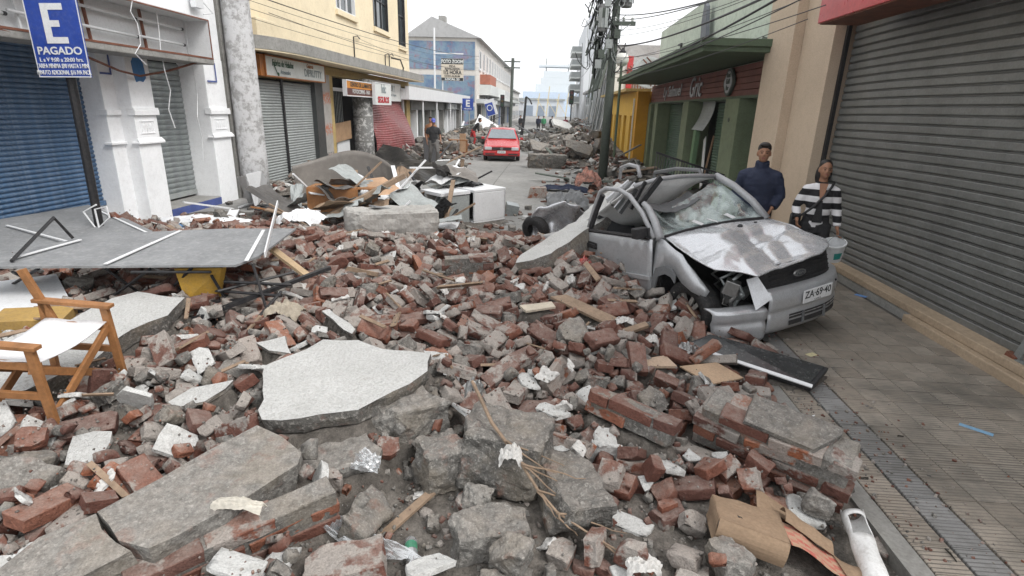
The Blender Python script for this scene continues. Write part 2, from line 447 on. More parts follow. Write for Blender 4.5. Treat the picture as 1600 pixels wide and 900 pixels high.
# ================================================================ RUBBLE
M_BRICK_O = rubble_mat('brick_loose', 'brick', 'object'); M_BRICK_A = rubble_mat('brick_joined', 'brick', 'attr')
M_CONC_O = rubble_mat('concrete_loose', 'concrete', 'object'); M_CONC_A = rubble_mat('concrete_joined', 'concrete', 'attr')
M_PLAS_O = rubble_mat('plaster_loose', 'plaster', 'object'); M_PLAS_A = rubble_mat('plaster_joined', 'plaster', 'attr')
def broken_mesh(seed, L, Wd, Hh, ncut, cuts, amp, deep=.35, nf=9):
    rg = random.Random(seed); bm = bmesh.new(); bmesh.ops.create_cube(bm, size=1.0)
    for v in bm.verts: v.co = Vector((v.co.x*L, v.co.y*Wd, v.co.z*Hh))
    for k in range(ncut):
        n = Vector((rg.gauss(0, 1)*1.2, rg.gauss(0, .8), rg.gauss(0, .6))).normalized()
        ext = abs(n.x)*L/2+abs(n.y)*Wd/2+abs(n.z)*Hh/2
        p = n*ext*(1-rg.uniform(.08, deep))
        r = bmesh.ops.bisect_plane(bm, geom=bm.verts[:]+bm.edges[:]+bm.faces[:], plane_co=p, plane_no=n, clear_outer=True)
        ed = [e for e in r['geom_cut'] if isinstance(e, bmesh.types.BMEdge)]
        if ed: bmesh.ops.contextual_create(bm, geom=ed)
    bmesh.ops.remove_doubles(bm, verts=bm.verts, dist=.002)
    bmesh.ops.bevel(bm, geom=bm.edges[:], offset=min(L, Wd, Hh)*.055, segments=1, affect='EDGES', clamp_overlap=True)
    bmesh.ops.triangulate(bm, faces=bm.faces[:])
    for k in range(cuts):
        lim = max(L, Wd, Hh)/(2.5*(k+1.2))
        ed = [e for e in bm.edges if e.calc_length() > lim]
        if ed: bmesh.ops.subdivide_edges(bm, edges=ed, cuts=1)
        bmesh.ops.triangulate(bm, faces=bm.faces[:])
    off = Vector((rg.uniform(0, 50), rg.uniform(0, 50), 0)); bm.normal_update()
    for v in bm.verts:
        v.co += v.normal*amp*(fbm(v.co*nf+off, 3)-.1+.35*mnoise.noise(v.co*nf*4.5+off))
    me = bpy.data.meshes.new('piece'); bm.to_mesh(me); bm.free(); return me
def arrays(me):
    n = len(me.vertices); v = np.empty(n*3); me.vertices.foreach_get('co', v); me.calc_loop_triangles()
    t = np.empty(len(me.loop_triangles)*3, np.int32); me.loop_triangles.foreach_get('vertices', t); return v.reshape(-1, 3), t.reshape(-1, 3)
class Stuff:
    def __init__(s): s.v = []; s.t = []; s.r = []; s.n = 0
    def add(s, arr, M, rnd, sc=(1, 1, 1)):
        v, t = arr; m = np.array(M)
        s.v.append((v*np.array(sc)) @ m[:3, :3].T+m[:3, 3]); s.t.append(t+s.n); s.r.append(np.full(len(v), rnd, np.float32)); s.n += len(v)
    def build(s, name, mat, label, cat):
        if not s.v: return
        v = np.concatenate(s.v); t = np.concatenate(s.t); r = np.concatenate(s.r)
        me = bpy.data.meshes.new(name); me.vertices.add(len(v)); me.vertices.foreach_set('co', v.ravel())
        me.loops.add(len(t)*3); me.loops.foreach_set('vertex_index', t.ravel().astype(np.int32))
        me.polygons.add(len(t)); me.polygons.foreach_set('loop_start', np.arange(0, len(t)*3, 3, dtype=np.int32))
        me.update(calc_edges=True); a = me.attributes.new('rnd', 'FLOAT', 'POINT'); a.data.foreach_set('value', r)
        me.materials.append(mat); me.validate(); o = bpy.data.objects.new(name, me); COL.objects.link(o)
        return tag(o, label, cat, kind='stuff')
BL, BW, BH = .29, .14, .072

# ================================================================ BUILDINGS, LEFT SIDE
XF = -7.1
M_WHITE = paint('whitewashed_render', (.80, .81, .82), .85, .06, 1.6, .16, (.33, .32, .30), .5, 45)
M_BLUEBAND = paint('blue_band_paint', (.07, .10, .28), .7, .2, 4, .3)
M_BLUESH = paint('blue_shutter_paint', (.055, .115, .21), .42, .25, 2.5, .4, (.30, .33, .36), .1, 30, 0, .5)
M_GALV = paint('galvanised_steel', (.30, .325, .325), .42, .22, 3.0, .3, (.20, .20, .20), .12, 40, .55, .5)
M_GREYSH = paint('grey_shutter_paint', (.30, .32, .315), .5, .12, 2.0, .3, (.16, .15, .14), .1, 40)
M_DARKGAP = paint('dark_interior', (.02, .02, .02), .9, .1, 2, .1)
M_CONCR = paint('weathered_concrete', (.27, .265, .25), .92, .22, 2.0, .5, (.10, .095, .085), .5, 60)
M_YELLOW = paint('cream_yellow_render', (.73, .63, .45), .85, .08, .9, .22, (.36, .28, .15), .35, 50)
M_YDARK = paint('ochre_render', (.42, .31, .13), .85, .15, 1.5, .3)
M_RUST = paint('rusty_iron', (.16, .06, .035), .8, .3, 6, .4)
M_STEELW = paint('white_enamel', (.66, .67, .68), .5, .06, 3, .2, (.3, .28, .25))
M_BLACKP = paint('black_paint', (.018, .018, .02), .5, .2, 4, .3, (.10, .09, .08))
M_GLASSD = paint('dark_window_glass', (.045, .055, .06), .08, .25, 1.5, .1, (.1, .1, .1), .02, 10, 0, .8)
M_SIGNW = paint('sign_white', (.62, .64, .62), .5, .08, 2, .25, (.35, .34, .30))
M_SIGNTXT = paint('sign_black_letters', (.03, .032, .034), .6, .1, 5, .1)
M_GRTXT = paint('sign_green_letters', (.03, .09, .05), .6, .1, 5, .1)
M_GYTXT = paint('sign_grey_letters', (.22, .26, .27), .6, .1, 5, .1)
M_REDTXT = paint('sign_red_letters', (.42, .02, .03), .6, .1, 5, .1)
M_ORANGE = paint('orange_wood', (.36, .13, .03), .5, .2, 5, .3)
M_ORSIGN = paint('orange_sign_face', (.55, .22, .03), .5, .1, 4, .3)
def slat_mesh(y0, y1, pitch, depth, seg=1, off=None, z=0, flat=False):
    """one curved roller-shutter lath running along Y, bulging to +X side of its local frame"""
    mb = MB(); prof = []
    if flat: prof += [(.0, 0), (depth*.8, pitch*.04), (depth, pitch*.10), (depth, pitch*.40), (depth, pitch*.70), (depth*.75, pitch*.76), (-.004, pitch*.79), (-.004, pitch*.83), (depth*.7, pitch*.85), (depth*.7, pitch*.89)]
    for k in range(0 if flat else 7):
        a = k/6; prof.append((depth*math.sin(math.pi*a)**.7, a*pitch*.9))
    prof.append((-.012, pitch*.915)); prof.append((-.012, pitch*.955)); prof.append((.002, pitch*.965)); prof.append((.002, pitch*.99)); prof.append((-.006, pitch))
    n = len(prof); vs = []
    for j in range(seg+1):
        y = y0+(y1-y0)*j/seg
        for (dx, dz) in prof:
            o = off(y, z+dz) if off else (0, 0)
            vs.append((dx+o[0], y, z+dz+o[1]))
    fs = [(j*n+k, j*n+k+1, (j+1)*n+k+1, (j+1)*n+k) for j in range(seg) for k in range(n-1)]
    mb.add(vs, fs); return mb
def shutter(parent, X, y0, y1, z0, z1, pitch, depth, mat, sgn=1, single=True, name='slat'):
    n = int((z1-z0)/pitch); me = None
    big = MB()
    for k in range(n):
        mb = slat_mesh(y0, y1, pitch, depth)
        if sgn < 0: mb.v = [(-v[0], v[1], v[2]) for v in mb.v]; mb.f = [f[::-1] for f in mb.f]
        if single:
            if me is None: me = mb.mesh(name, mat, None, True)
            o = bpy.data.objects.new(name, me); COL.objects.link(o); o.parent = parent
            o.location = W(parent).inverted() @ Vector((X, 0, z0+k*pitch))
        else: big.add([(v[0]+X, v[1], v[2]+z0+k*pitch) for v in mb.v], mb.f)
    if not single: big.build(name, mat, parent, smooth=True)
    back = MB(); back.bx(X-.05*sgn, X-.02*sgn, y0, y1, z0, z1); back.build('shutter_backing', M_DARKGAP, parent)
def MY(Y, Z, X, right=True):
    """matrix for lettering on a wall in the Y-Z plane; left-side walls face +X (reading towards +Y)"""
    if right: return basis((0, 1, 0), ya=(0, 0, 1), loc=(X, Y, Z))
    return basis((0, -1, 0), ya=(0, 0, 1), loc=(X, Y, Z))
def MXZ(X, Y, Z): return basis((1, 0, 0), ya=(0, 0, 1), loc=(X, Y, Z))

def white_shop():
    t = thing('white_shop_building', (-8.5, 9, 0), 'whitewashed shop front with pilasters, a blue shutter and a stripped sign box', 'building')
    w = MB()
    w.bx(-12, -7.74, 2, 9.05, -.1, .43); w.bx(-12, -7.85, 2, 12.2, .43, 6.4)             # core
    w.bx(-7.85, XF-.02, 2, 12.2, 2.95, 6.4)
    w.bx(-7.85, -7.36, 9.03, 9.34, -.1, 2.95)                                   # stepped pilaster
    w.build('wall', M_WHITE, t, bevel=.008)
    for (x, y0, y1, lab) in ((-7.11, 9.33, 9.89, 0), (-7.11, 11.53, 12.2, 0), (-7.11, 4.5, 5.4, 0)):
        p = MB(); p.bx(-7.86, x, y0, y1, -.12, 2.949)
        pil = p.build('pilaster', M_WHITE, t, bevel=.01)
        q = MB(); a, b = y0-.02, y1+.035
        q.bx(x-.1, x+.045, a, b, 1.86, 1.95); q.build('moulding', M_WHITE, pil, bevel=.008); q = MB(); q.bx(x-.1, x+.03, a, b, 1.952, 1.985); q.build('moulding', M_WHITE, pil); q = MB()
        q.bx(x-.1, x+.05, a-.02, b+.03, 1.38, 1.42)
        q.add([(x+.045, a-.02, 1.418), (x+.045, b+.03, 1.418), (x+.002, b, 1.48), (x+.002, a, 1.48)], [(0, 1, 2, 3)])
        q.build('moulding', M_WHITE, pil, bevel=.008)
        q = MB(); yc = (y0+y1)/2; hw = (y1-y0)*.32
        for (zc, hh) in ((1.66, .11),):
            q.bx(x, x+.012, yc-hw, yc+hw, zc-hh, zc-hh+.015); q.bx(x, x+.012, yc-hw, yc+hw, zc+hh-.015, zc+hh)
            q.bx(x, x+.012, yc-hw, yc-hw+.012, zc-hh+.016, zc+hh-.016); q.bx(x, x+.012, yc+hw-.012, yc+hw, zc-hh+.016, zc+hh-.016)
            for k in range(14): q.bx(x-.01, x+.008, yc-hw+.03+k*(2*hw-.06)/14, yc-hw+.03+(k+.6)*(2*hw-.06)/14, zc-hh+.03+.03*(k % 3), zc+hh-.03-.02*((k*5) % 4))
        q.build('relief_panel', M_WHITE, pil)
    q = MB(); x = -7.355; q.bx(x-.1, x+.04, 9.0, 9.325, 1.86, 1.95); q.build('moulding', M_WHITE, t, bevel=.006); q = MB(); q.bx(x-.1, x+.045, 8.98, 9.325, 1.38, 1.42); q.build('moulding', M_WHITE, t, bevel=.006)
    q = MB()
    for (y0, y1, x) in ((9.05, 9.3, -7.35), (11.56, 11.9, -7.09)):
        q = MB(); q.bx(x, x+.006, y0, y1, 2.50, 2.53); q.bx(x, x+.006, y1-.03, y1, 2.5301, 2.88); q.build('blue_border', M_BLUEBAND, t)
    bl = MB(); rgx = random.Random(4); pts = [(9.62+.16*math.cos(a)*(1+rgx.uniform(-.2, .25)), 2.62+.22*math.sin(a)*(1+rgx.uniform(-.2, .25))) for a in [i*.52 for i in range(12)]]
    bl.prism([(-7.108, p[0], p[1]) for p in pts], (.006, 0, 0)); bl.build('blue_patch', paint('peeled_blue_patch', (.05, .17, .38), .7), t)
    # shutters
    shutter(t, -7.72, 3.0, 9.03, .44, 2.9, .072, .020, M_BLUESH); shutter(t, -7.66, 9.88, 11.6, .30, 2.92, .105, .016, M_GALV)
    q = MB(); q.bx(-7.73, -7.66, 3.0, 9.02, .36, .438); q.build('bottom_rail', M_BLUESH, t)
    q = MB(); q.bx(-7.68, -7.63, 9.9, 11.52, .2, .30); q.build('bottom_rail', M_GREYSH, t)
    q = MB(); q.bx(-7.9, -7.12, 9.9, 11.52, -.1, .155); q.build('step', M_CONCR, t, bevel=.01)
    q = MB(); q.bx(-7.119, -7.105, 9.9, 11.525, -.1, .14); q.build('step_riser', M_BLUEBAND, t)
    # canopy slab and the stripped light box above it
    q = MB(); q.bx(XF-.05, -6.55, 2, 11.0, 2.79, 2.89); q.build('canopy_slab', M_CONCR, t, bevel=.015)
    q = MB(); q.bx(-7.08, -7.04, 2, 10.98, 2.90, 3.56); q.bx(-7.08, -6.56, 10.95, 10.98, 2.9, 3.56); q.bx(-7.08, -6.56, 2, 10.98, 3.565, 3.6)
    lb = q.build('light_box', M_STEELW, t)
    for y in (6.2, 7.4, 8.55, 9.75):
        q = MB(); q.bar((-6.98, y, 2.9), (-6.98, y-.05, 3.56), .03, .04); q.build('rib', M_RUST if y > 8 else M_STEELW, lb)
    for zz in (3.13, 3.40):
        for (a, b, dz) in ((6.0, 7.15, .0), (7.2, 8.3, .03), (8.36, 9.5, .01), (9.53, 10.7, 0)):
            q = MB(); q.tube([(-6.92, a, zz+dz), (-6.92, b, zz-.02)], .022, 8); tb = q.build('lamp_tube', M_STEELW, lb, smooth=True)
            q = MB(); q.tube([(-6.92, b-.03, zz-.02), (-6.92, b+.02, zz-.02)], .026, 8); q.build('tube_socket', M_BLACKP, tb)
    q = MB(); q.bar((-6.56, 2, 2.9), (-6.56, 10.98, 2.9), .03, .03); q.bar((-6.56, 10.965, 2.92), (-6.56, 10.965, 3.56), .02, .03); q.bar((-6.56, 2, 3.57), (-6.56, 10.98, 3.57), .02, .02)
    q.build('rusty_edge', M_RUST, lb)
    q = MB(); q.tube([(-6.56, 6.6, 2.88), (-6.6, 7.6, 2.77), (-6.9, 8.9, 2.55), (-7.0, 9.5, 2.50), (-6.9, 10.1, 2.62), (-6.6, 10.5, 2.80)], .018, 6); q.build('hanging_conduit', M_RUST, lb)
    q = MB(); q.bx(-7.06, -6.95, 11.3, 11.55, 3.85, 4.1); q.tube([(-7.0, 11.6, 4.0), (-6.9, 11.75, 3.8), (-6.95, 11.5, 3.75)], .012, 6); q.build('meter_box', M_STEELW, t)
    q = MB(); rgx = random.Random(9)
    for (y, x, ln) in ((9.75, -6.7, 1.9), (8.9, -6.5, .9), (10.9, -6.95, 2.6)):
        p = [(x+rgx.uniform(-.04, .04), y+rgx.uniform(-.08, .08)*k*.4, 3.55-ln*k/6) for k in range(7)]; q.tube(p, .008, 5)
    q.build('dangling_wire', M_STEELW, t)
white_shop()

def concrete_post():
    t = thing('concrete_post', (-6.85, 12.55, -.12), 'stout whitewashed concrete post splashed with paint beside the white shop', 'post')
    q = MB(); b = Vector((-6.85, 12.55, -.12)); q.tube([b+Vector((0, 0, z)) for z in (0, 1, 2, 3, 4, 5.5, 8)], [.31, .305, .30, .295, .29, .28, .27], 20)
    m = NT('splashed_whitewash'); a = m.noise(5, 6, .75); c = m.noise(40, 3, .6)
    col = m.mix(m.ramp(a, [(.42, 0), (.52, 1)]), (.33, .325, .32), (.55, .55, .555)); mat = m.fin(col, .9, m.bump(a, .8, .03, m.bump(c, .4, .005)))
    q.build('shaft', mat, t, smooth=True)
    q = MB(); q.bx(-7.35, -7.12, 12.3, 13.1, -.1, 7); q.build('render_strip', M_CONCR, t)
concrete_post()

def pane_window(t, X, y0, y1, z0, z1, cols, rows, frame_mat, sgn=1, fw=.06, sill=True, sill_mat=None, gm=None):
    g = MB(); g.bx(X-.13*sgn, X-.11*sgn, y0+fw*.5, y1-fw*.5, z0+fw*.5, z1-fw*.5); wn = g.build('window', gm or M_GLASSD, t)
    f = MB(); a, b = (X-.16*sgn, X+.012*sgn)
    f.bx(a, b, y0, y0+fw, z0, z1); f.bx(a, b, y1-fw, y1, z0, z1); f.bx(a, b, y0+fw, y1-fw, z0, z0+fw); f.bx(a, b, y0+fw, y1-fw, z1-fw, z1)
    for k in range(1, cols): yy = y0+(y1-y0)*k/cols; f.bx(X-.12*sgn, X-.07*sgn, yy-.025, yy+.025, z0+fw, z1-fw)
    for k in range(1, rows): zz = z0+(z1-z0)*k/rows; f.bx(X-.12*sgn, X-.075*sgn, y0+fw, y1-fw, zz-.025, zz+.025)
    f.build('frame', frame_mat, wn)
    if sill:
        f = MB(); f.bx(X-.1*sgn, X+.09*sgn, y0-.08, y1+.08, z0-.17, z0-.003); f.build('sill', sill_mat or frame_mat, wn, bevel=.008)
    return wn

def yellow_building():
    t = thing('yellow_building', (-9, 20.5, 0), 'cream yellow building with a grey concrete canopy over shuttered shops', 'building')
    w = MB()   # upper wall built round the window openings
    ops = [(15.6, 17.3, 5.9, 7.4), (19.15, 21.0, 5.05, 6.9), (23.1, 25.15, 5.05, 7.2), (26.75, 28.0, 4.75, 7.4)]
    ys = [13.2]+[v for o in ops for v in (o[0], o[1])]+[28.6]
    for k in range(0, len(ys), 2): w.bx(XF-.3, XF, ys[k], ys[k+1], 3.58, 9.2)
    for (a, b, z0, z1) in ops: w.bx(XF-.3, XF, a, b, 3.58, z0); w.bx(XF-.3, XF, a, b, z1, 9.2)
    w.bx(-14, XF-.3, 13.2, 28.6, 3.58, 9.2)
    w.build('upper_wall', M_YELLOW, t)
    for i, (a, b, z0, z1) in enumerate(ops): pane_window(t, XF, a+.01, b-.01, z0+.01, z1-.01, 3 if i < 3 else 2, 1 if i < 1 else 2, M_STEELW if i < 2 else M_BLACKP, 1, .05, True, M_YELLOW)
    for (a, b) in ((20.45, 20.9), (24.4, 25.05)):
        q = MB(); q.grid(lambda u, v: (XF-.20+.012*math.sin(u*40), a+(b-a)*u, 5.1+1.7*v), 24, 1); q.build('curtain', paint('brown_curtain', (.27, .15, .10), .9), t)
    # concrete canopy with rounded near corner
    pl = [(XF+.001, 12.9)]+[(XF+.02+.7*math.sin(a), 14.6-1.7*math.cos(a)) for a in [i*math.pi/20 for i in range(11)]]+[(-6.38, 28.6), (XF+.001, 28.6)]
    q = MB(); q.prism([(p[0], p[1], 3.30) for p in pl], (0, 0, .28)); q.build('canopy', M_CONCR, t)
    q = MB(); q.prism([(p[0]-.015 if i > 0 else p[0], p[1], 3.265) for i, p in enumerate(pl)], (0, 0, .033)); q.build('canopy_soffit', M_YELLOW, t)
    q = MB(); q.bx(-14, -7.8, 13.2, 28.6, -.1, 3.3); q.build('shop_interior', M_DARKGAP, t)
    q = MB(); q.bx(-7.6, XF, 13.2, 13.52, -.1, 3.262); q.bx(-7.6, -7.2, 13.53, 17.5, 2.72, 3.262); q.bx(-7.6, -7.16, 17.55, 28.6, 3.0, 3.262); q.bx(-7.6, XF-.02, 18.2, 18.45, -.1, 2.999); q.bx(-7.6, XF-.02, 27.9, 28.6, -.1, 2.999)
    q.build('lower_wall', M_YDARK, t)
    shutter(t, -7.22, 13.55, 14.98, .0, 2.70, .07, .016, M_GREYSH, 1, False, 'roller_shutter'); shutter(t, -7.22, 15.06, 16.92, .0, 2.70, .07, .016, M_GREYSH, 1, False, 'roller_shutter')
    q = MB(); q.bx(-7.3, -7.16, 14.98, 15.06, 0, 2.72); q.build('shutter_guide', M_BLACKP, t)
    q = MB(); q.bx(-7.5, -7.08, 16.93, 17.5, -.1, 2.74); q.build('stone_jamb', paint('dark_stone', (.05, .055, .055), .3, .2, 3, .2), t)
    gm = NT('graffiti_wall'); a = gm.noise(3, 5, .7); b = gm.noise(14, 4, .7); gz = gm.n('SeparateXYZ'); gm.l(gm.tc.outputs['Object'], gz.inputs[0])
    col = gm.mix(gm.ramp(a, [(.4, 0), (.65, .6)]), (.36, .34, .32), (.22, .21, .20))
    col = gm.mix(gm.math('MULTIPLY', gm.ramp(b, [(.47, 0), (.53, .8)]), gm.ramp(gm.math('FRACT', gm.math('MULTIPLY', gz.outputs['Z'], 1.05)), [(.2, 0), (.3, 1), (.55, 1), (.65, 0)])), col, (.42, .10, .03))
    col = gm.mix(gm.math('MULTIPLY', gm.ramp(gm.noise(20, 3, .6), [(.5, 0), (.54, .9)]), gm.ramp(gz.outputs['Z'], [(.3, 0), (.35, 1), (.62, 1), (.66, 0)])), col, (.03, .035, .04))
    gmat = gm.fin(col, .85)
    q = MB(); q.bx(-7.5, -7.12, 17.51, 18.2, -.1, 2.999); q.build('painted_pier', gmat, t)
    # boarded doorway
    q = MB(); q.bx(-7.62, -7.55, 18.5, 20.3, 1.5, 2.6); wn = q.build('window', M_GLASSD, t)
    q = MB()
    for k in range(12): q.tube([(-7.5, 18.55+k*.15, 1.5), (-7.5, 18.55+k*.15, 2.6)], .012, 5)
    q.build('security_bars', M_GREYSH, wn)
    q = MB(); q.bx(-7.4, -7.3, 18.5, 20.25, 2.55, 2.66); q.build('lintel', M_STEELW, t)
    q = MB(); q.box((-7.28, 19.4, 1.22), (.03, 1.9, .62), rot=(.05, 0, 0)); q.build('plywood_board', paint('plywood', (.33, .21, .12), .8, .25, 3, .3), t)
    q = MB(); q.box((-7.35, 19.7, .4), (.03, 1.2, 1.0)); q.build('white_board', M_STEELW, t)
    # round pillar plastered with posters
    q = MB(); q.tube([(-7.0, 20.95, z) for z in (-.12, 1, 2, 2.998)], .36, 20)
    pm = NT('poster_pillar'); b = pm.n('TexBrick', i_Scale=1.0); pm.l(pm.tc.outputs['Object'], b.inputs[0]); n1 = pm.noise(6, 5, .75); sp = pm.n('SeparateXYZ'); pm.l(pm.tc.outputs['Object'], sp.inputs[0])
    zz = pm.math('FRACT', pm.math('MULTIPLY', sp.outputs['Z'], 1.15)); col = pm.mix(pm.ramp(n1, [(.45, 0), (.5, 1)]), (.52, .52, .51), (.20, .20, .195))
    col = pm.mix(pm.ramp(zz, [(.9, 0), (.92, 1)]), col, (.2, .2, .19)); q.build('round_pillar', pm.fin(pm.mix(pm.ramp(n1, [(.30, 1), (.36, 0)]), col, (.33, .32, .31)), .8), t, smooth=True)
    # bulging red shutter
    def bulge(u, v):
        a, b = 21.9, 26.6; y = a+(b-a)*u; z = .02+2.6*v
        out = .95*math.sin(math.pi*min(1, max(0, (1-v)*.62+.02)))**2*math.sin(math.pi*min(1, u*.62+.1)) if v < .97 else 0
        out *= (1-v)**.35
        return (-7.15+out+.022*abs(math.sin(v*2.6/.09*3.14))+.05*math.sin(9*u+7*v)*v*(1-v)*3, y+.25*out, z+.02*math.sin(u*14+v*5))
    rs_ = paint('crumpled_red_shutter', (.20, .045, .045), .45, .3, 1.2, .55, (.33, .28, .26), .2, 18, .2, .5)
    q = MB(); q.grid(bulge, 40, 150); q.build('bulged_shutter', rs_, t, smooth=True)
    q = MB(); q.bar((-7.0, 22.0, 0), (-7.05, 22.15, 2.3), .06, .08); q.build('shutter_rail', M_RUST, t)
    q = MB(); q.bar((-7.0, 26.75, .0), (-7.0, 26.75, 2.6), .1, .1); q.build('post', M_STEELW, t)
    q = MB(); q.box((-6.98, 13.9, 3.79), (.22, .95, .42), rot=(0, 0, 0)); q.build('wall_cabinet', M_YELLOW, t, bevel=.02)
    for (y, h) in ((20.6, .8), (24.4, .55), (25.0, .6)): q = MB(); q.tube([(XF+.03, y, 3.6), (XF+.03, y, 3.6+h), (XF+.1, y+.2, 3.65+h), (XF+.05, y+.6, 3.6+h)], .02, 6); q.build('cable_drop', M_BLACKP, t)
    q = MB(); q.tube([(-6.45, 24.6, 3.35), (-6.36, 24.6, 3.65), (-6.4, 24.3, 3.95), (-6.7, 24.0, 4.0)], .03, 6); q.build('conduit', M_BLACKP, t)
yellow_building()

def sign_box(name, label, X, y0, y1, z0, z1, dep, face, side=None):
    t = thing(name, (X, (y0+y1)/2, z0), label, 'sign')
    q = MB(); q.bx(X-dep, X, y0, y1, z0, z1); q.build('sign_face', face, t, bevel=.006)
    q = MB(); q.bx(X-dep-.004, X+.012, y0-.03, y0, z0-.03, z1+.03); q.bx(X-dep-.004, X+.012, y1, y1+.03, z0-.03, z1+.03); q.bx(X-dep, X+.012, y0, y1, z1, z1+.03); q.bx(X-dep, X+.012, y0, y1, z0-.03, z0)
    q.build('sign_frame', side or M_STEELW, t)
    return t
def left_signs():
    t = sign_box('shop_sign', 'faded white ice cream shop sign above the double grey shutters', -6.92, 13.75, 17.35, 2.76, 3.2, .25, M_SIGNW, M_ORANGE)
    text_part('lettering', 'Fabrica de Helados', .21, MY(14.65, 3.06, -6.912), M_GRTXT, t, .002, .004, sx=.72, shear=.2)
    text_part('lettering', 'Artesanales', .15, MY(14.75, 2.87, -6.912), M_GYTXT, t, .002, .002, sx=.8, shear=.25)
    text_part('lettering', 'Gelateria', .15, MY(16.3, 3.12, -6.912), M_ORANGE, t, .002, .002, sx=.8, shear=.2)
    text_part('lettering', 'DIPRUTTY', .28, MY(16.5, 2.93, -6.912), M_GYTXT, t, .002, .002, sx=.92)
    q = MB(); q.add([(-6.91, 14.1, 3.05), (-6.91, 14.16, 3.05), (-6.91, 14.34, 2.8), (-6.91, 14.3, 2.79)], [(0, 1, 2, 3)]); q.lathe([(.045, -.002), (.045, .002)], 14, basis((0, 1, 0), ya=(0, 0, 1), loc=(-6.909, 14.35, 2.81))); q.build('cone_emblem', M_GRTXT, t)
    q = MB(); q.bx(-7.2, -6.95, 13.54, 13.72, 2.74, 3.22); q.build('side_panel', M_ORANGE, t)
    t = sign_box('call_centre_sign', 'orange and black call centre sign hanging over the boarded doorway', -6.55, 18.15, 20.9, 2.42, 2.86, .12, M_ORSIGN, M_STEELW)
    q = MB(); q.bx(-6.553, -6.545, 18.16, 20.89, 2.43, 2.64); q.build('black_band', paint('maroon_band', (.10, .035, .03), .5), t)
    text_part('lettering', 'CENTRO DE LLAMADOS', .19, MY(19.55, 2.75, -6.542), M_SIGNTXT, t, .002, .003, sx=1.05)
    text_part('lettering', 'FOTOCOPIAS - FAX', .18, MY(19.55, 2.54, -6.538), M_SIGNW, t, .002, .002, sx=1.12)
    t = sign_box('insurance_board', 'broad white insurance office sign above the bulging red shutter', -6.95, 21.3, 26.2, 2.35, 3.02, .1, M_SIGNW)
    text_part('lettering', 'BOCUR Y', .36, MY(24.6, 2.83, -6.942), M_GYTXT, t, .002, .004, sx=.8)
    text_part('lettering', 'Corredores  Seguros', .16, MY(24.75, 2.57, -6.942), M_GYTXT, t, .002, 0, sx=1.0)
    t = sign_box('insurance_sign', 'small projecting sign with red lettering beside the poster pillar', -6.42, 20.7, 22.7, 2.18, 2.9, .1, M_SIGNW)
    text_part('lettering', 'hdc', .45, MY(21.75, 2.72, -6.412), M_GYTXT, t, .002, .01, sx=.9)
    text_part('lettering', 'SEGUROS', .3, MY(21.7, 2.32, -6.412), M_REDTXT, t, .002, .012, sx=1.12)
left_signs()

def shop_row():
    t = thing('shop_row', (-8.5, 36, 0), 'low row of dark shops under a long white canopy', 'building')
    w = MB(); w.bx(-14, -7.9, 28.62, 46, -.1, 3.3); w.build('wall', paint('shop_row_render', (.20, .20, .19), .9, .2, 1, .4), t)
    w = MB(); w.bx(-14, -6.55, 26.2, 46, 2.42, 2.46); w.bx(-6.72, -6.55, 26.2, 46, 2.461, 3.0); w.bx(-7.08, -6.73, 26.2, 28.6, 2.461, 2.9); w.bx(-14, -6.73, 28.62, 46, 2.95, 3.02); w.build('canopy', M_STEELW, t)
    w = MB(); w.bx(-7.2, -7.08, 28.65, 46, 1.95, 2.41); w.build('fascia', paint('fascia_grey', (.16, .165, .16), .7, .2, 1.2, .3), t)
    rgx = random.Random(5); y = 28.7
    while y < 45.6:
        wd = rgx.uniform(.9, 1.9); k = rgx.random()
        m = [M_GREYSH, M_DARKGAP, M_CONCR, paint('dark_shutter', (.11, .115, .115), .6)][int(k*4)]
        w = MB(); w.bx(-7.9, -7.35-rgx.uniform(0, .3), y, y+wd*.86, -.1, 1.95); w.build('shop_shutter', m, t)
        w = MB(); w.bx(-7.6, -7.12, y+wd*.86, y+wd, -.1, 1.95); w.build('pier', [M_CONCR, M_GREYSH, M_WHITE][int(rgx.random()*3)], t)
        y += wd
    for yy in (29.4, 33, 37.5, 42):
        w = MB(); w.tube([(-6.65, yy, -.1), (-6.65, yy, 2.42)], .045, 8); w.build('post', M_STEELW, t)
    w = MB(); w.bx(-6.9, -6.8, 37.5, 41, 2.0, 2.38); w.build('shop_sign', M_GREYSH, t)
    text_part('lettering', 'MODAS', .3, MY(39.2, 2.18, -6.79), M_SIGNW, t, .002, .01)
shop_row()

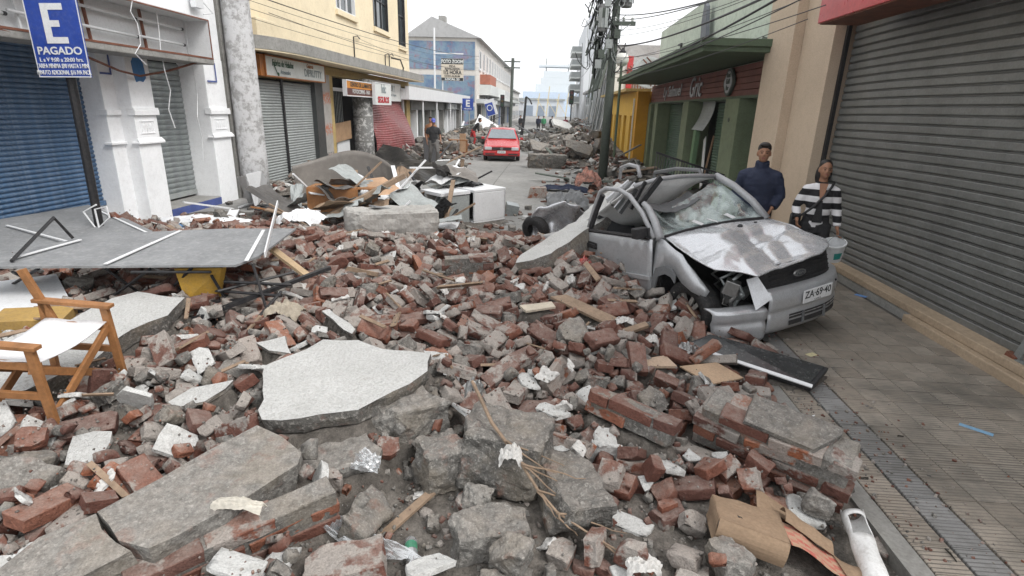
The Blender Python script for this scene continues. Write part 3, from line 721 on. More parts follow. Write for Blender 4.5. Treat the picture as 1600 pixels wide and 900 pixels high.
def mural_building():
    t = thing('mural_building', (-10, 60, 0), 'three-storey building with a blue mural on its gable end', 'building')
    X0, X1, Y0, Y1 = -13.6, -7.15, 54, 100
    mm = NT('mural_paint'); a = mm.noise(.5, 5, .7); b = mm.noise(1.6, 5, .7); v = mm.n('TexVoronoi', i_Scale=1.1); mm.l(mm.tc.outputs['Object'], v.inputs['Vector'])
    col = mm.ramp(a, [(.25, (.10, .12, .22)), (.42, (.12, .19, .30)), (.52, (.19, .28, .35)), (.62, (.19, .19, .30)), (.75, (.36, .38, .44))])
    col = mm.mix(mm.ramp(b, [(.55, 0), (.63, .7)]), col, (.28, .15, .18)); col = mm.mix(mm.ramp(v.outputs['Distance'], [(0, .5), (.18, 0)]), col, (.14, .25, .28))
    mural = mm.fin(col, .85)
    w = MB(); w.bx(X0, X1, Y0, Y1, -.1, 8.15); wall = w.build('wall', paint('pale_render', (.60, .57, .53), .9, .1, .5, .2), t)
    for (z0, z1) in ((5.45, 7.85), (2.6, 4.95), (.4, 2.25)):
        w = MB(); w.bx(X0+.1, X1-.12, Y0-.05, Y0-.01, z0, z1); w.build('mural_panel', mural, t)
    w = MB(); w.add([(X0-.2, Y0-.25, 8.15), (X1+.45, Y0-.25, 8.15), ((X0+X1)/2-.8, Y0-.25, 9.85), (X0-.2, Y1, 8.15), (X1+.45, Y1, 8.15), ((X0+X1)/2-.8, Y1, 9.85)], [(0, 1, 2), (5, 4, 3), (1, 4, 5, 2), (0, 2, 5, 3), (0, 3, 4, 1)])
    rf = w.build('roof', paint('grey_roof_sheet', (.40, .40, .40), .7, .12, .6, .3), t)
    w = MB(); w.bx(-10.8, -10.2, 55, 56, 9.6, 10.1); w.build('chimney', M_CONCR, rf)
    rgx = random.Random(2); wm = paint('window_slot_dark', (.10, .105, .11), .3)
    for fl, z in enumerate((5.75, 3.1)):
        for k in range(15):
            y = 56+k*2.9
            if fl == 1 and k in (0, 1): continue
            w = MB(); w.bx(X1, X1+.02, y, y+1.2, z, z+1.5); wn = w.build('window', wm, t)
            w = MB(); w.bx(X1, X1+.1, y-.12, y-.01, z-.1, z+1.6); w.bx(X1, X1+.1, y+1.21, y+1.32, z-.1, z+1.6); w.bx(X1, X1+.12, y-.1, y+1.3, z-.2, z-.01); w.build('frame', M_STEELW, wn)
    w = MB(); w.bx(X1, X1+1.0, 57, 63, 4.35, 5.25); w.build('brick_balcony', paint('brick_red_panel', (.38, .14, .09), .9), t)
    w = MB(); w.bx(X1, X1+1.1, 56.5, 74, 3.35, 4.3); w.bx(X1, X1+1.6, 66, 100, 3.0, 3.32); w.build('balcony', M_SIGNW, t)
    for k in range(12):
        w = MB(); w.bx(X1+.01, X1+.05, 55+k*3.7, 57.6+k*3.7, -.1, 2.4); w.build('shop_opening', [M_DARKGAP, M_GREYSH, paint('shop_front_blue', (.16, .22, .36), .7), M_DARKGAP][k % 4], t)
    w = MB(); w.bx(X1, X1+.9, 54.4, 98, 2.55, 2.95); w.build('street_canopy', paint('pale_canopy', (.50, .52, .52), .8), t)
mural_building()

def foto_sign():
    t = thing('photo_shop_sign', (-7.6, 43.5, 3.0), 'square beige and black photo shop board on a white mast', 'sign')
    q = MB(); q.bx(-8.46, -6.78, 43.9, 44.0, 4.03, 5.6); q.build('board', paint('beige_board', (.56, .50, .41), .7, .06, 2, .15), t)
    q = MB(); q.bx(-8.45, -6.79, 43.893, 43.899, 5.2, 5.59); q.build('black_band', M_SIGNTXT, t); q = MB(); q.bx(-8.45, -6.79, 43.893, 43.899, 4.04, 4.25); q.build('black_band', M_SIGNTXT, t)
    for (s, z, sz, mt, b, sx) in (('FOTO ZOOM', 5.38, .33, M_SIGNW, .012, .82), ('PIDA', 5.05, .2, M_SIGNTXT, .004, 1.1), ('REVELADOS', 4.87, .2, M_SIGNTXT, .004, 1.05), ('1/2 HORA', 4.62, .40, M_SIGNTXT, .012, .80), ('CON ALBUM', 4.36, .18, M_SIGNTXT, .004, 1.15), ('LOCAL 23', 4.14, .2, M_SIGNW, .008, 1.25)):
        text_part('lettering', s, sz, MXZ(-7.62, 43.886, z), mt, t, .003, b, sx=sx)
    q = MB(); q.tube([(-9.0, 44.1, 2.9), (-9.0, 44.1, 7.7)], .07, 8); q.bar((-9.0, 44.05, 5.95), (-6.8, 44.05, 5.95), .06, .08); q.tube([(-8.4, 44.1, 2.9), (-8.4, 44.1, 5.6)], .05, 6)
    q.build('mast', M_STEELW, t)
foto_sign()

# ================================================================ BUILDINGS, RIGHT SIDE
M_BEIGE = paint('beige_render', (.50, .40, .30), .75, .07, 1.2, .16, (.30, .24, .18), .12, 60)
M_BEIGED = paint('beige_plinth', (.37, .285, .20), .85, .18, 2.5, .45, (.16, .13, .10), .4, 40)
M_REDSIGN = paint('red_sign_enamel', (.42, .035, .04), .3, .12, 1.5, .1, (.5, .3, .3), .03, 20, 0, .6)
M_GREENW = paint('pale_green_render', (.52, .58, .50), .9, .12, 1.2, .4, (.17, .21, .16), .35, 50)
M_GREEND = paint('sage_green_paint', (.095, .13, .085), .8, .16, 1.5, .35, (.06, .08, .05), .25, 50)
M_GREENS = paint('green_shutter_paint', (.055, .105, .065), .55, .3, 2.0, .35, (.16, .17, .15), .1, 40)
M_MAROON = paint('maroon_boards', (.17, .065, .05), .7, .2, 1.6, .35, (.09, .03, .02), .2, 40)
M_CHROME = paint('dull_chrome_letters', (.24, .24, .235), .35, .1, 6, .3, (.1, .1, .1), .05, 30, .7)
M_YEL2 = paint('strong_yellow_paint', (.58, .36, .05), .8, .12, 1.4, .25, (.35, .20, .04), .25, 50)
M_YEL2B = paint('orange_yellow_paint', (.55, .27, .02), .7, .12, 1.4, .25, (.3, .15, .02), .2, 50)
M_WOODP = paint('grey_green_timber', (.085, .10, .085), .9, .22, 2.0, .4, (.04, .045, .04), .5, 40)
M_POLE = M_WOODP
M_DGALV = paint('dark_galvanised', (.165, .168, .160), .45, .22, 2.2, .4, (.24, .25, .25), .15, 45, .35, .45)
def big_shop():
    t = thing('beige_shop_building', (5.2, 6, 0), 'beige shop building with a huge dented grey roller shutter and red sign', 'building')
    w = MB(); w.bx(4.42, 9, 1.0, 11.25, -.1, 7); w.bx(4.02, 4.42, 1.0, 8.95, 3.55, 7); w.build('wall', M_BEIGE, t)
    w = MB(); w.bx(3.86, 4.42, 10.02, 11.2, -.02, 7); w.build('pilaster', M_BEIGE, t, bevel=.006)
    w = MB(); w.bx(4.02, 4.42, 8.95, 10.018, -.02, 7); w.build('pilaster', M_BEIGE, t, bevel=.006)
    w = MB(); w.bx(4.05, 4.42, 1.0, 6.05, -.02, .085); w.build('plinth', M_BEIGED, t, bevel=.012)
    w = MB(); w.bx(4.12, 4.42, 1.0, 8.94, .087, .17); w.build('sill_ledge', M_BEIGED, t, bevel=.01)
    w = MB(); w.bx(4.13, 4.40, 6.06, 8.94, -.02, .086); w.build('recess_wall', M_CONCR, t)
    # laths one by one; the curtain has been pushed in and sagged near its lower far corner
    def off(y, z):
        g = math.exp(-((y-7.6)/1.5)**2-((z-1.0)/.75)**2); b = math.exp(-((z-1.1)/.9)**2)
        return (.05*b*math.sin(y*.9)-.10*g, -.07*g*(y-6)/2+.022*math.sin(y*.8+z*.5)-.012*(y-5))
    z0, pitch = .185, .1025
    for k in range(33):
        mb = slat_mesh(1.2, 8.9, pitch, .016, 40, off, z0+k*pitch, True)
        mb.v = [(4.30-v[0], v[1], v[2]) for v in mb.v]; mb.f = [f[::-1] for f in mb.f]
        mb.build('slat', M_DGALV, t)
    w = MB(); w.bx(4.40, 4.418, 1.0, 8.94, .171, 3.55); w.build('shutter_backing', M_DARKGAP, t)
    w = MB(); w.bar((4.2, 8.93, .17), (4.2, 8.93, 3.5), .09, .05); w.build('shutter_guide', M_BLACKP, t)
    w = MB(); w.bar((4.21, 8.78, 1.35), (4.12, 8.86, .2), .13, .02, up=(1, 0, 0)); w.build('bent_guide', paint('pale_blue_metal', (.30, .36, .40), .5), t)
    w = MB(); w.bar((4.22, 4.72, .16), (4.19, 4.42, 1.1), .075, .03, up=(1, 0, 0)); w.build('locking_bar', M_GALV, t)
    w = MB(); w.box((4.2, 4.75, .17), (.05, .1, .06), rot=(.3, 0, 0)); w.build('bar_clip', M_RUST, t)
    w = MB(); w.bx(4.17, 4.24, 1.2, 4.68, .09, .178); w.build('bottom_rail', M_GALV, t)
    w = MB(); w.bx(3.48, 4.018, 1.0, 8.3, 3.34, 5.0); s = w.build('red_sign_box', M_REDSIGN, t, bevel=.01)
    w = MB(); w.bx(3.50, 4.0, 1.0, 8.26, 3.325, 3.338); w.build('sign_underside', M_RUST, s)
big_shop()
M_GREENP = paint('worn_green_pier', (.165, .20, .125), .8, .16, 1.2, .4, (.10, .115, .075), .25, 50)
def green_shop():
    t = thing('green_shop_building', (5.2, 18, 0), 'weathered green shop with maroon fascia under a flat projecting canopy', 'building')
    w = MB(); w.bx(4.28, 9, 11.26, 24.55, 2.5, 5.25); w.bx(4.9, 9, 11.26, 24.55, -.1, 2.5); w.build('upper_wall', M_GREENW, t)
    w = MB(); w.add([(4.27, 11.26, 5.25), (4.27, 24.55, 5.25), (8.5, 24.55, 6.6), (8.5, 11.26, 6.6)], [(0, 1, 2, 3)]); w.build('roof', paint('roof_sheet', (.35, .37, .36), .6), t)
    w = MB(); w.bx(2.68, 4.27, 10.95, 24.2, 3.24, 3.40); w.bx(2.62, 2.70, 10.9, 24.25, 3.33, 3.46); w.bx(2.70, 4.27, 10.9, 10.98, 3.33, 3.46); w.build('canopy', M_GREEND, t, bevel=.01)
    for k in range(5):
        w = MB(); w.bx(4.10, 4.27, 11.75, 24.4, 2.56+k*.128, 2.56+k*.128+.114); w.build('fascia_board', M_MAROON, t)
    w = MB(); w.bx(4.06, 4.27, 11.7, 24.45, 2.50, 2.555); w.build('fascia_trim', M_GREEND, t)
    for (y0, y1, x0) in ((12.75, 13.75, 4.02), (17.35, 18.1, 4.02), (22.3, 22.9, 4.02), (23.6, 24.5, 4.0), (11.3, 11.9, 4.1)):
        w = MB(); w.bx(x0, 4.75, y0, y1, -.05, 2.499); pr = w.build('pier', M_GREENP, t, bevel=.01)
    w = MB(); w.lathe([(.05, -.006), (.05, .006)], 16, basis((0, 1, 0), ya=(0, 0, 1), loc=(4.014, 13.3, 2.05))); w.build('emblem', M_WOODP, t)
    shutter(t, 4.5, 11.95, 12.72, .0, 2.48, .075, .016, M_GREENS, -1, False, 'roller_shutter'); shutter(t, 4.5, 13.8, 15.9, .05, 2.48, .075, .016, M_GREENS, -1, False, 'roller_shutter'); shutter(t, 4.5, 19.8, 22.2, .0, 2.48, .075, .016, M_GREENS, -1, False, 'roller_shutter')
    w = MB(); w.grid(lambda u, v: (4.42-.28*(1-v)**2, 16.0+1.25*u-.12*(1-v), 1.72+.78*v+.006*math.sin(v*60)), 8, 30); w.build('torn_shutter', M_GREYSH, t, thick=.01)
    w = MB(); w.bx(4.7, 4.74, 15.95, 19.75, -.05, 2.49); w.build('dark_doorway', M_DARKGAP, t)
    w = MB(); w.bar((4.25, 17.05, 0), (4.25, 16.9, 1.75), .28, .12); w.build('green_post', paint('bright_green_post', (.14, .24, .13), .7), t)
    w = MB(); w.bar((4.3, 15.9, .2), (4.45, 16.7, 1.5), .22, .02, up=(1, 0, 0)); w.build('fallen_board', M_STEELW, t)
    w = MB(); w.bar((4.35, 16.05, .15), (4.5, 16.0, 1.6), .05, .04); w.build('timber', paint('raw_timber', (.30, .19, .12), .8), t)
    w = MB(); w.bar((4.4, 19.3, .5), (4.5, 18.8, 1.1), .35, .03, up=(1, 0, 0)); w.build('fallen_board', M_SIGNW, t)
    w = MB(); w.tube([(4.06, 11.62, 0), (4.06, 11.62, 3.2)], .055, 8); w.build('drain_pipe', M_GREEND, t)
    w = MB(); w.tube([(4.22, 11.75, 3.4), (4.22, 11.75, 5.2)], .06, 8); w.build('drain_pipe', M_GALV, t)
    w = MB(); w.box((4.0, 11.3, 3.42), (.35, .5, .1)); w.box((4.1, 11.6, 3.5), (.3, .3, .06), rot=(.3, .2, .1)); w.build('broken_corner', M_WOODP, t)
    w = MB(); w.prism([(4.05, 16.2, 3.45), (4.05, 16.9, 3.45), (4.05, 17.15, 4.6), (4.05, 17.05, 5.1), (4.05, 16.8, 4.95)], (.1, 0, 0)); w.build('projecting_blade', paint('grey_blade', (.13, .14, .16), .6), t)
    w = MB(); w.bx(4.2, 4.26, 20.3, 20.75, 4.35, 4.4); w.bx(4.2, 4.26, 20.3, 20.35, 4.0, 4.349); w.build('wall_bracket', M_BLACKP, t)
    s = thing('restaurant_lettering', (4.05, 19, 2.7), 'chrome script lettering on the maroon fascia of the green shop', 'sign')
    text_part('lettering', 'Ly Salmuel', .50, MY(20.3, 2.86, 4.085, False), M_CHROME, s, .012, .004, sx=1.35, shear=.25)
    text_part('lettering', 'Gric', .78, MY(17.0, 2.86, 4.08, False), M_CHROME, s, .014, .006, sx=1.0, shear=.25)
    s = thing('oval_plaque', (4.05, 13.7, 2.6), 'carved oval plaque fixed to the maroon fascia', 'sign')
    pl = [(4.02, 13.75+.33*math.cos(a)*(1+.12*math.cos(4*a)), 2.87+.30*math.sin(a)) for a in [i*math.pi/14 for i in range(28)]]
    q = MB(); q.prism(pl, (.06, 0, 0)); q.build('plaque', M_WOODP, s, bevel=.008)
    pl2 = [(4.014, 13.75+(p[1]-13.75)*.8, 2.87+(p[2]-2.87)*.8) for p in pl]; q = MB(); q.prism(pl2, (.004, 0, 0)); q.build('plaque_rim', M_CHROME, s)
    for k in range(3): text_part('lettering', ('Rest', 'Grill', 'Bar')[k], .15, MY(13.75, 3.02-.14*k, 4.01, False), M_WOODP, s, .003, .003)
green_shop()
def yellow_shop():
    t = thing('yellow_shop', (4.5, 30, 0), 'bright yellow shop with a row of tall narrow openings', 'building')
    X = 3.5; w = MB(); w.bx(X+.5, 9, 24.6, 37, -.13, 3.0); w.build('rear_wall', M_YEL2B, t)
    w = MB(); w.bx(X, X+.5, 24.6, 37, 2.0, 2.98); w.build('upper_wall', M_YEL2, t)
    ys = [(24.6, 25.0), (25.9, 27.1), (28.1, 29.0), (30.1, 31.0), (32.1, 33.0), (34.2, 37)]
    for (a, b) in ys:
        w = MB(); w.bx(X, X+.5, a, b, -.13, 1.999); w.build('pier', M_YEL2, t, bevel=.01)
    w = MB(); w.bx(X-.45, X+.6, 24.62, 37, 2.985, 3.1); w.build('cornice', paint('cornice_ochre', (.42, .31, .12), .85), t)
    w = MB(); w.bx(X+.02, X+.5, 24.2, 24.59, -.13, 2.98); w.build('end_pier', M_YEL2B, t, bevel=.01)
    w = MB(); w.tube([(X-.04, 24.7, 0), (X-.04, 24.7, 2.7)], .035, 6); w.build('drain_pipe', M_SIGNW, t)
    s = thing('red_pillar_sign', (4.1, 32.2, 3.0), 'narrow red mast with a white panel behind the yellow shop', 'sign')
    w = MB(); w.bx(3.95, 4.25, 32, 32.4, 3.0, 5.0); w.build('mast', M_REDSIGN, s); w = MB(); w.bx(3.0, 3.94, 32.1, 32.3, 3.2, 4.9); w.build('panel', M_SIGNW, s)
    d = thing('satellite_dish', (4.3, 26, 3.1), 'grey satellite dish on the roof of the yellow shop', 'dish')
    w = MB(); w.lathe([(.02, 0), (.35, .04), (.62, .13), (.75, .2), (.74, .205), (.6, .15), (.02, .02)], 24, basis((1, 0, 0), za=(-.35, -.85, .4), loc=(4.2, 26.4, 3.75))); w.build('reflector', M_GREYSH, d, smooth=True)
    w = MB(); w.tube([(4.3, 26.6, 3.1), (4.25, 26.5, 3.7)], .04, 6); w.build('mount', M_GALV, d)
    f = thing('barbed_wire_fence', (4.4, 28, 3.1), 'row of rusty forked stakes strung with wire over the yellow shop', 'fence')
    for k in range(9):
        y = 25+k*1.0; w = MB(); w.tube([(4.3, y, 3.05), (4.3, y, 3.95), (4.75, y, 4.35)], .03, 5); w.tube([(4.3, y, 3.95), (3.85, y, 4.35)], .03, 5); w.build('stake', M_RUST, f)
    for (x, z) in ((3.87, 4.33), (4.05, 4.15), (4.72, 4.33)):
        w = MB(); w.tube([(x, 25+k*.5, z+.03*math.sin(k*2.1)) for k in range(17)], .008, 4); w.build('wire', M_GALV, f)
yellow_shop()
def ruined_frame():
    t = thing('leaning_ruin', (3.6, 45, 0), 'tall ruined frontage of hanging grey sheets and leaning laths', 'ruin')
    rgx = random.Random(21); w = MB(); w.bx(3.9, 9, 38, 56, -.1, 6.2); w.build('wall', paint('ruin_grey', (.36, .37, .38), .85, .2, .6, .4), t)
    w = MB(); w.bx(3.5, 9, 37.4, 41, 4.2, 4.5); w.build('broken_slab', M_CONCR, t)
    ms = [M_GALV, M_SIGNW, M_GREYSH, M_WOODP, paint('ash_lath', (.42, .43, .44), .8)]
    for k in range(54):
        y = rgx.uniform(37.2, 56); ln = rgx.uniform(2.2, 6.0); x = rgx.uniform(2.9, 3.85); le = rgx.uniform(.1, .9)
        w = MB(); a = Vector((x-le*.5, y, rgx.uniform(0, .8))); b = a+Vector((le*.8, rgx.uniform(-.6, 1.0), ln)); w.bar(a, b, rgx.choice((.09, .14, .3)), .03, up=(1, 0, 0)); w.build('lath', rgx.choice(ms), t)
    for k in range(12):
        y = rgx.uniform(37.5, 54); w = MB(); w.bar((3.85, y, 6.0+rgx.uniform(-1, 1.5)), (2.9, y-1.5, 3.5), .1, .12); w.build('roof_timber', M_WOODP, t)
ruined_frame()
def tower():
    t = thing('pale_tower_block', (6, 92, 0), 'tall pale apartment tower with balconies down its near corner', 'building')
    w = MB(); w.bx(4.1, 7.6, 80, 104, -.1, 13.6); w.build('wall', paint('pale_tower_render', (.60, .62, .64), .85, .06, .2, .15, (.45, .46, .48)), t)
    w = MB(); w.bx(4.6, 7.3, 82, 96, 13.61, 14.4); w.build('penthouse', paint('penthouse_grey', (.42, .43, .48), .85), t)
    w = MB(); w.bx(4.5, 7.55, 79.9, 80, 8.2, 12.8); w.build('grey_panel', paint('tower_grey_panel', (.48, .5, .53), .85), t)
    for k in range(5):
        z = 3.2+k*1.75
        w = MB(); w.bx(2.6, 4.09, 88, 97, z, z+.22); b = w.build('balcony', M_SIGNW, t)
        w = MB(); w.bx(2.6, 2.7, 88, 97, z+.222, z+.95); w.bx(2.71, 4.08, 88, 88.1, z+.222, z+.95); w.build('parapet', M_GREYSH, b)
        w = MB(); w.bx(4.02, 4.08, 89, 96, z+.3, z+1.5); w.build('window', M_GLASSD, t)
tower()
def far_buildings():
    rgx = random.Random(8)
    specs = [('far_left_building', -7.2, -14, 101, 125, 5.2, (.5, .49, .47), 'low pale building past the mural building along the street', 1), ('far_left_building', -7.4, -15, 126, 150, 3.6, (.46, .47, .5), 'far low grey building at the left end of the street', 1),
             ('far_right_building', 4.4, 12, 57, 79, 4.2, (.36, .36, .36), 'damaged grey two-storey building before the pale tower', -1), ('far_right_building', 4.6, 12, 105, 140, 4.6, (.5, .5, .5), 'grey building beyond the pale tower', -1)]
    for (n, x0, x1, y0, y1, h, c, lab, sg) in specs:
        t = thing(n, ((x0+x1)/2, (y0+y1)/2, -.1), lab, 'building'); w = MB(); w.bx(min(x0, x1), max(x0, x1), y0, y1, -.1, h); w.build('wall', paint('far_wall_%d' % int(y0), c, .9, .1, .3, .2), t)
        for k in range(5):
            for z in (.3, 2.7):
                if z+1.5 > h: continue
                y = y0+1+k*(y1-y0-2)/5; w = MB(); w.bx(x0-.03, x0+.03, y, y+(y1-y0)/9, z, z+1.5); w.build('window', M_GLASSD, t)
        w = MB(); w.bx(min(x0, x1)-.3, max(x0, x1)+.3, y0-.2, y1+.2, h+.003, h+.25); w.build('roof', M_CONCR, t)
    # port at the end of the street: shed, yellow gantry, ship bridge, bay
    wm = NT('bay_water'); n = wm.noise(.05, 4, .6); water = wm.fin((.42, .47, .52), .25, wm.bump(n, .1, .5), 0, .5)
    q = MB(); q.grid(lambda u, v: (-900+1800*u, 210+1700*v, -.10), 2, 2); struct(q.build('bay', water))
    t = thing('harbour_shed', (-6, 205, 0), 'haze-paled blue harbour shed at the end of the street', 'building')
    w = MB(); w.bx(-14, 4, 200, 208, -.1, 5.2); w.build('wall', paint('shed_blue_hazed', (.56, .60, .65), .8, .05, .2, .1), t)  # wall colour lightened towards white to stand for distance haze
    w = MB(); w.bx(-14.5, 4.5, 199.5, 208.5, 5.2, 5.8); w.build('roof', M_GREYSH, t)
    for k in range(4): w = MB(); w.bx(-13+k*4, -10.5+k*4, 199.9, 199.99, 0, 3.4); w.build('door', paint('shed_door', (.22, .27, .34), .8), t)
    t = thing('gantry_crane', (0, 190, 0), 'yellow harbour gantry in front of the blue ship', 'crane')
    for k in range(5):
        w = MB(); w.bar((-5+k*3.2, 190, -.1), (-4.2+k*3.2, 190, 7.2+(k % 2)*2.2), .3, .3); w.build('leg', paint('gantry_yellow_hazed', (.60, .50, .28), .8), t)  # yellow paled so the haze sits in the gantry's own colour
        w = MB(); w.bar((-5+k*3.2, 190, 5.5), (-2.0+k*3.2, 190, 1.0), .18, .18); w.build('brace', paint('gantry_yellow_hazed', (.60, .50, .28), .8), t)
    t = thing('ship', (-2, 240, 0), 'hazy blue and white ship superstructure beyond the street end', 'ship')
    w = MB(); w.bx(-12, 14, 236, 246, -.1, 9); w.build('hull', paint('ship_blue', (.48, .56, .66), .7), t)
    for k, (a, b, z0, z1) in enumerate(((-7, 11, 9.02, 12), (-5, 9, 12.02, 14.5), (-4, 8, 14.52, 17), (-6, 10, 18.6, 19.4))):
        w = MB(); w.bx(a, b, 237, 245, z0, z1); w.build('deckhouse', paint('ship_white', (.62, .66, .68), .7), t)
    w = MB(); w.tube([(-3, 241, 17), (-3, 241, 22)], .25, 6); w.tube([(6, 241, 17), (6, 241, 20)], .25, 6); w.build('mast', M_GREYSH, t)
    q = MB(); rs = random.Random(3)
    vs = [(-700+k*40, 1500, -1+30*max(0, math.sin(k*.23)+.7*math.sin(k*.61+1)+.8)) for k in range(36)]; q.add(vs+[(v[0], v[1], -5) for v in vs]+[(v[0], 1560, v[2]) for v in vs], [(k, k+1, 36+k+1, 36+k) for k in range(35)]+[(72+k, 72+k+1, k+1, k) for k in range(35)])
    struct(q.build('hills', paint('far_hill', (.22, .25, .24), .9)))
far_buildings()

def utility_pole():
    bx, by = 1.86, 19.4
    t = thing('utility_pole', (bx, by, -.02), 'grey utility pole loaded with transformers and tangled cables on the kerb', 'utility pole')
    q = MB(); q.tube([(bx, by, -.12), (bx+.02, by, 2.5), (bx+.03, by, 5), (bx+.04, by, 8.2)], [.16, .145, .13, .12], 10); q.build('pole', M_POLE, t, smooth=True)
    rgx = random.Random(31)
    for (z, ln) in ((4.75, 1.3), (5.6, 1.7), (6.4, 1.9)):
        q = MB(); q.bx(bx-ln/2, bx+ln/2, by-.2, by-.1, z, z+.12); ca = q.build('cross_arm', M_WOODP, t)
        for k in range(5):
            x = bx-ln/2+.1+k*(ln-.2)/4; q = MB(); q.lathe([(.03, 0), (.05, .03), (.035, .06), (.055, .09), (.03, .13)], 8, Matrix.Translation((x, by-.15, z+.12))); q.build('insulator', M_SIGNW, ca)
    for (dx, dy, z, h, r) in ((-.38, -.1, 4.55, .8, .17), (.34, .05, 5.3, .8, .18), (-.36, .1, 5.9, .8, .17)):
        q = MB(); q.lathe([(r*.9, 0), (r, .04), (r, h-.1), (r*.85, h), (.05, h+.02)], 14, Matrix.Translation((bx+dx, by+dy, z))); tr = q.build('transformer', paint('transformer_grey', (.19, .19, .19), .7, .25, 4, .4), t, smooth=True)
        for k in range(6):
            a = k*1.05; q = MB(); q.box((bx+dx+math.cos(a)*(r+.03), by+dy+math.sin(a)*(r+.03), z+h/2), (.02, .12, h*.7), rot=(0, 0, a)); q.build('cooling_fin', M_GREYSH, tr)
    for k in range(12):
        z = 3.6+k*.3; q = MB(); q.box((bx+rgx.uniform(-.45, .35), by-.2, z), (.2, .16, .26)); q.build('junction_box', M_WOODP if k % 2 else M_GREYSH, t)
    for k in range(70):     # slack cable loops
        z = rgx.uniform(3.9, 7.4); x0 = bx+rgx.uniform(-.8, .15); L = rgx.uniform(.3, 1.3); x1 = x0+rgx.uniform(-.5, .5); pts = []
        for i in range(8):
            u = i/7; pts.append((x0+(x1-x0)*u+.1*math.sin(u*6+k), by-.22+rgx.uniform(-.05, .05), z-L*math.sin(math.pi*u)*.5-L*u*.3))
        q = MB(); q.tube(pts, rgx.choice((.008, .012, .018)), 5); q.build('cable_loop', M_BLACKP if k % 3 else M_GREYSH, t)
    for k in range(24):
        q = MB(); z = rgx.uniform(4.2, 7.5); q.bar((bx-.35+rgx.uniform(-.2, .2), by-.1, z), (bx-.55+rgx.uniform(-.3, .2), by-.1, z-rgx.uniform(.8, 1.8)), .07, .05); q.build('hanging_bracket', M_WOODP, t)
    # service lines, each a thing of its own
    lab = 'thin black overhead cable strung from the loaded utility pole'
    def cable(a, b, sag, r, lab2, n=24):
        a, b = Vector(a), Vector(b); q = MB(); q.tube([a.lerp(b, i/n)-Vector((0, 0, sag*4*(i/n)*(1-i/n))) for i in range(n+1)], r*.62, 5)
        o = q.build('overhead_cable', M_BLACKP); tag(o, lab2, 'cable', 'overhead cables')
    R_ = 'black overhead cable running from the loaded pole over the green shop'
    L_ = 'thin overhead wire slung along the front of the yellow building'
    for (z, px_, py_, r) in ((5.05, 1300, -60, .022), (4.9, 1345, -80, .018), (4.6, 1260, -40, .009), (4.45, 1240, -30, .009), (4.15, 1240, -25, .03), (4.1, 1262, -32, .012), (3.8, 1290, 8, .010), (3.75, 1300, -20, .009), (3.35, 1250, -22, .028), (3.3, 1310, -30, .014), (3.2, 1262, 30, .009)):
        p = AX(px_, py_, 2.9); cable((bx+.1, by-.2, z), p, .12+.2*r*10, r, R_)
    for (z0, p1, r) in ((5.2, (250, -60), .020), (5.0, (330, -20), .009), (4.7, (380, 10), .009), (4.4, (385, 26), .009), (4.25, (420, 20), .012), (3.9, (560, 60), .008)):
        e = AX(p1[0], p1[1], -6.6); cable((-5.6, 44, z0+.6), e, .35, r, L_)
    cable((bx, by, 5.5), (4.0, 80, 8.5), .8, .02, 'overhead cable running on from the loaded pole towards the pale tower'); cable((bx, by, 4.9), (3.0, 80, 6.5), .8, .02, 'lower overhead cable running on from the loaded pole along the ruin')
utility_pole()
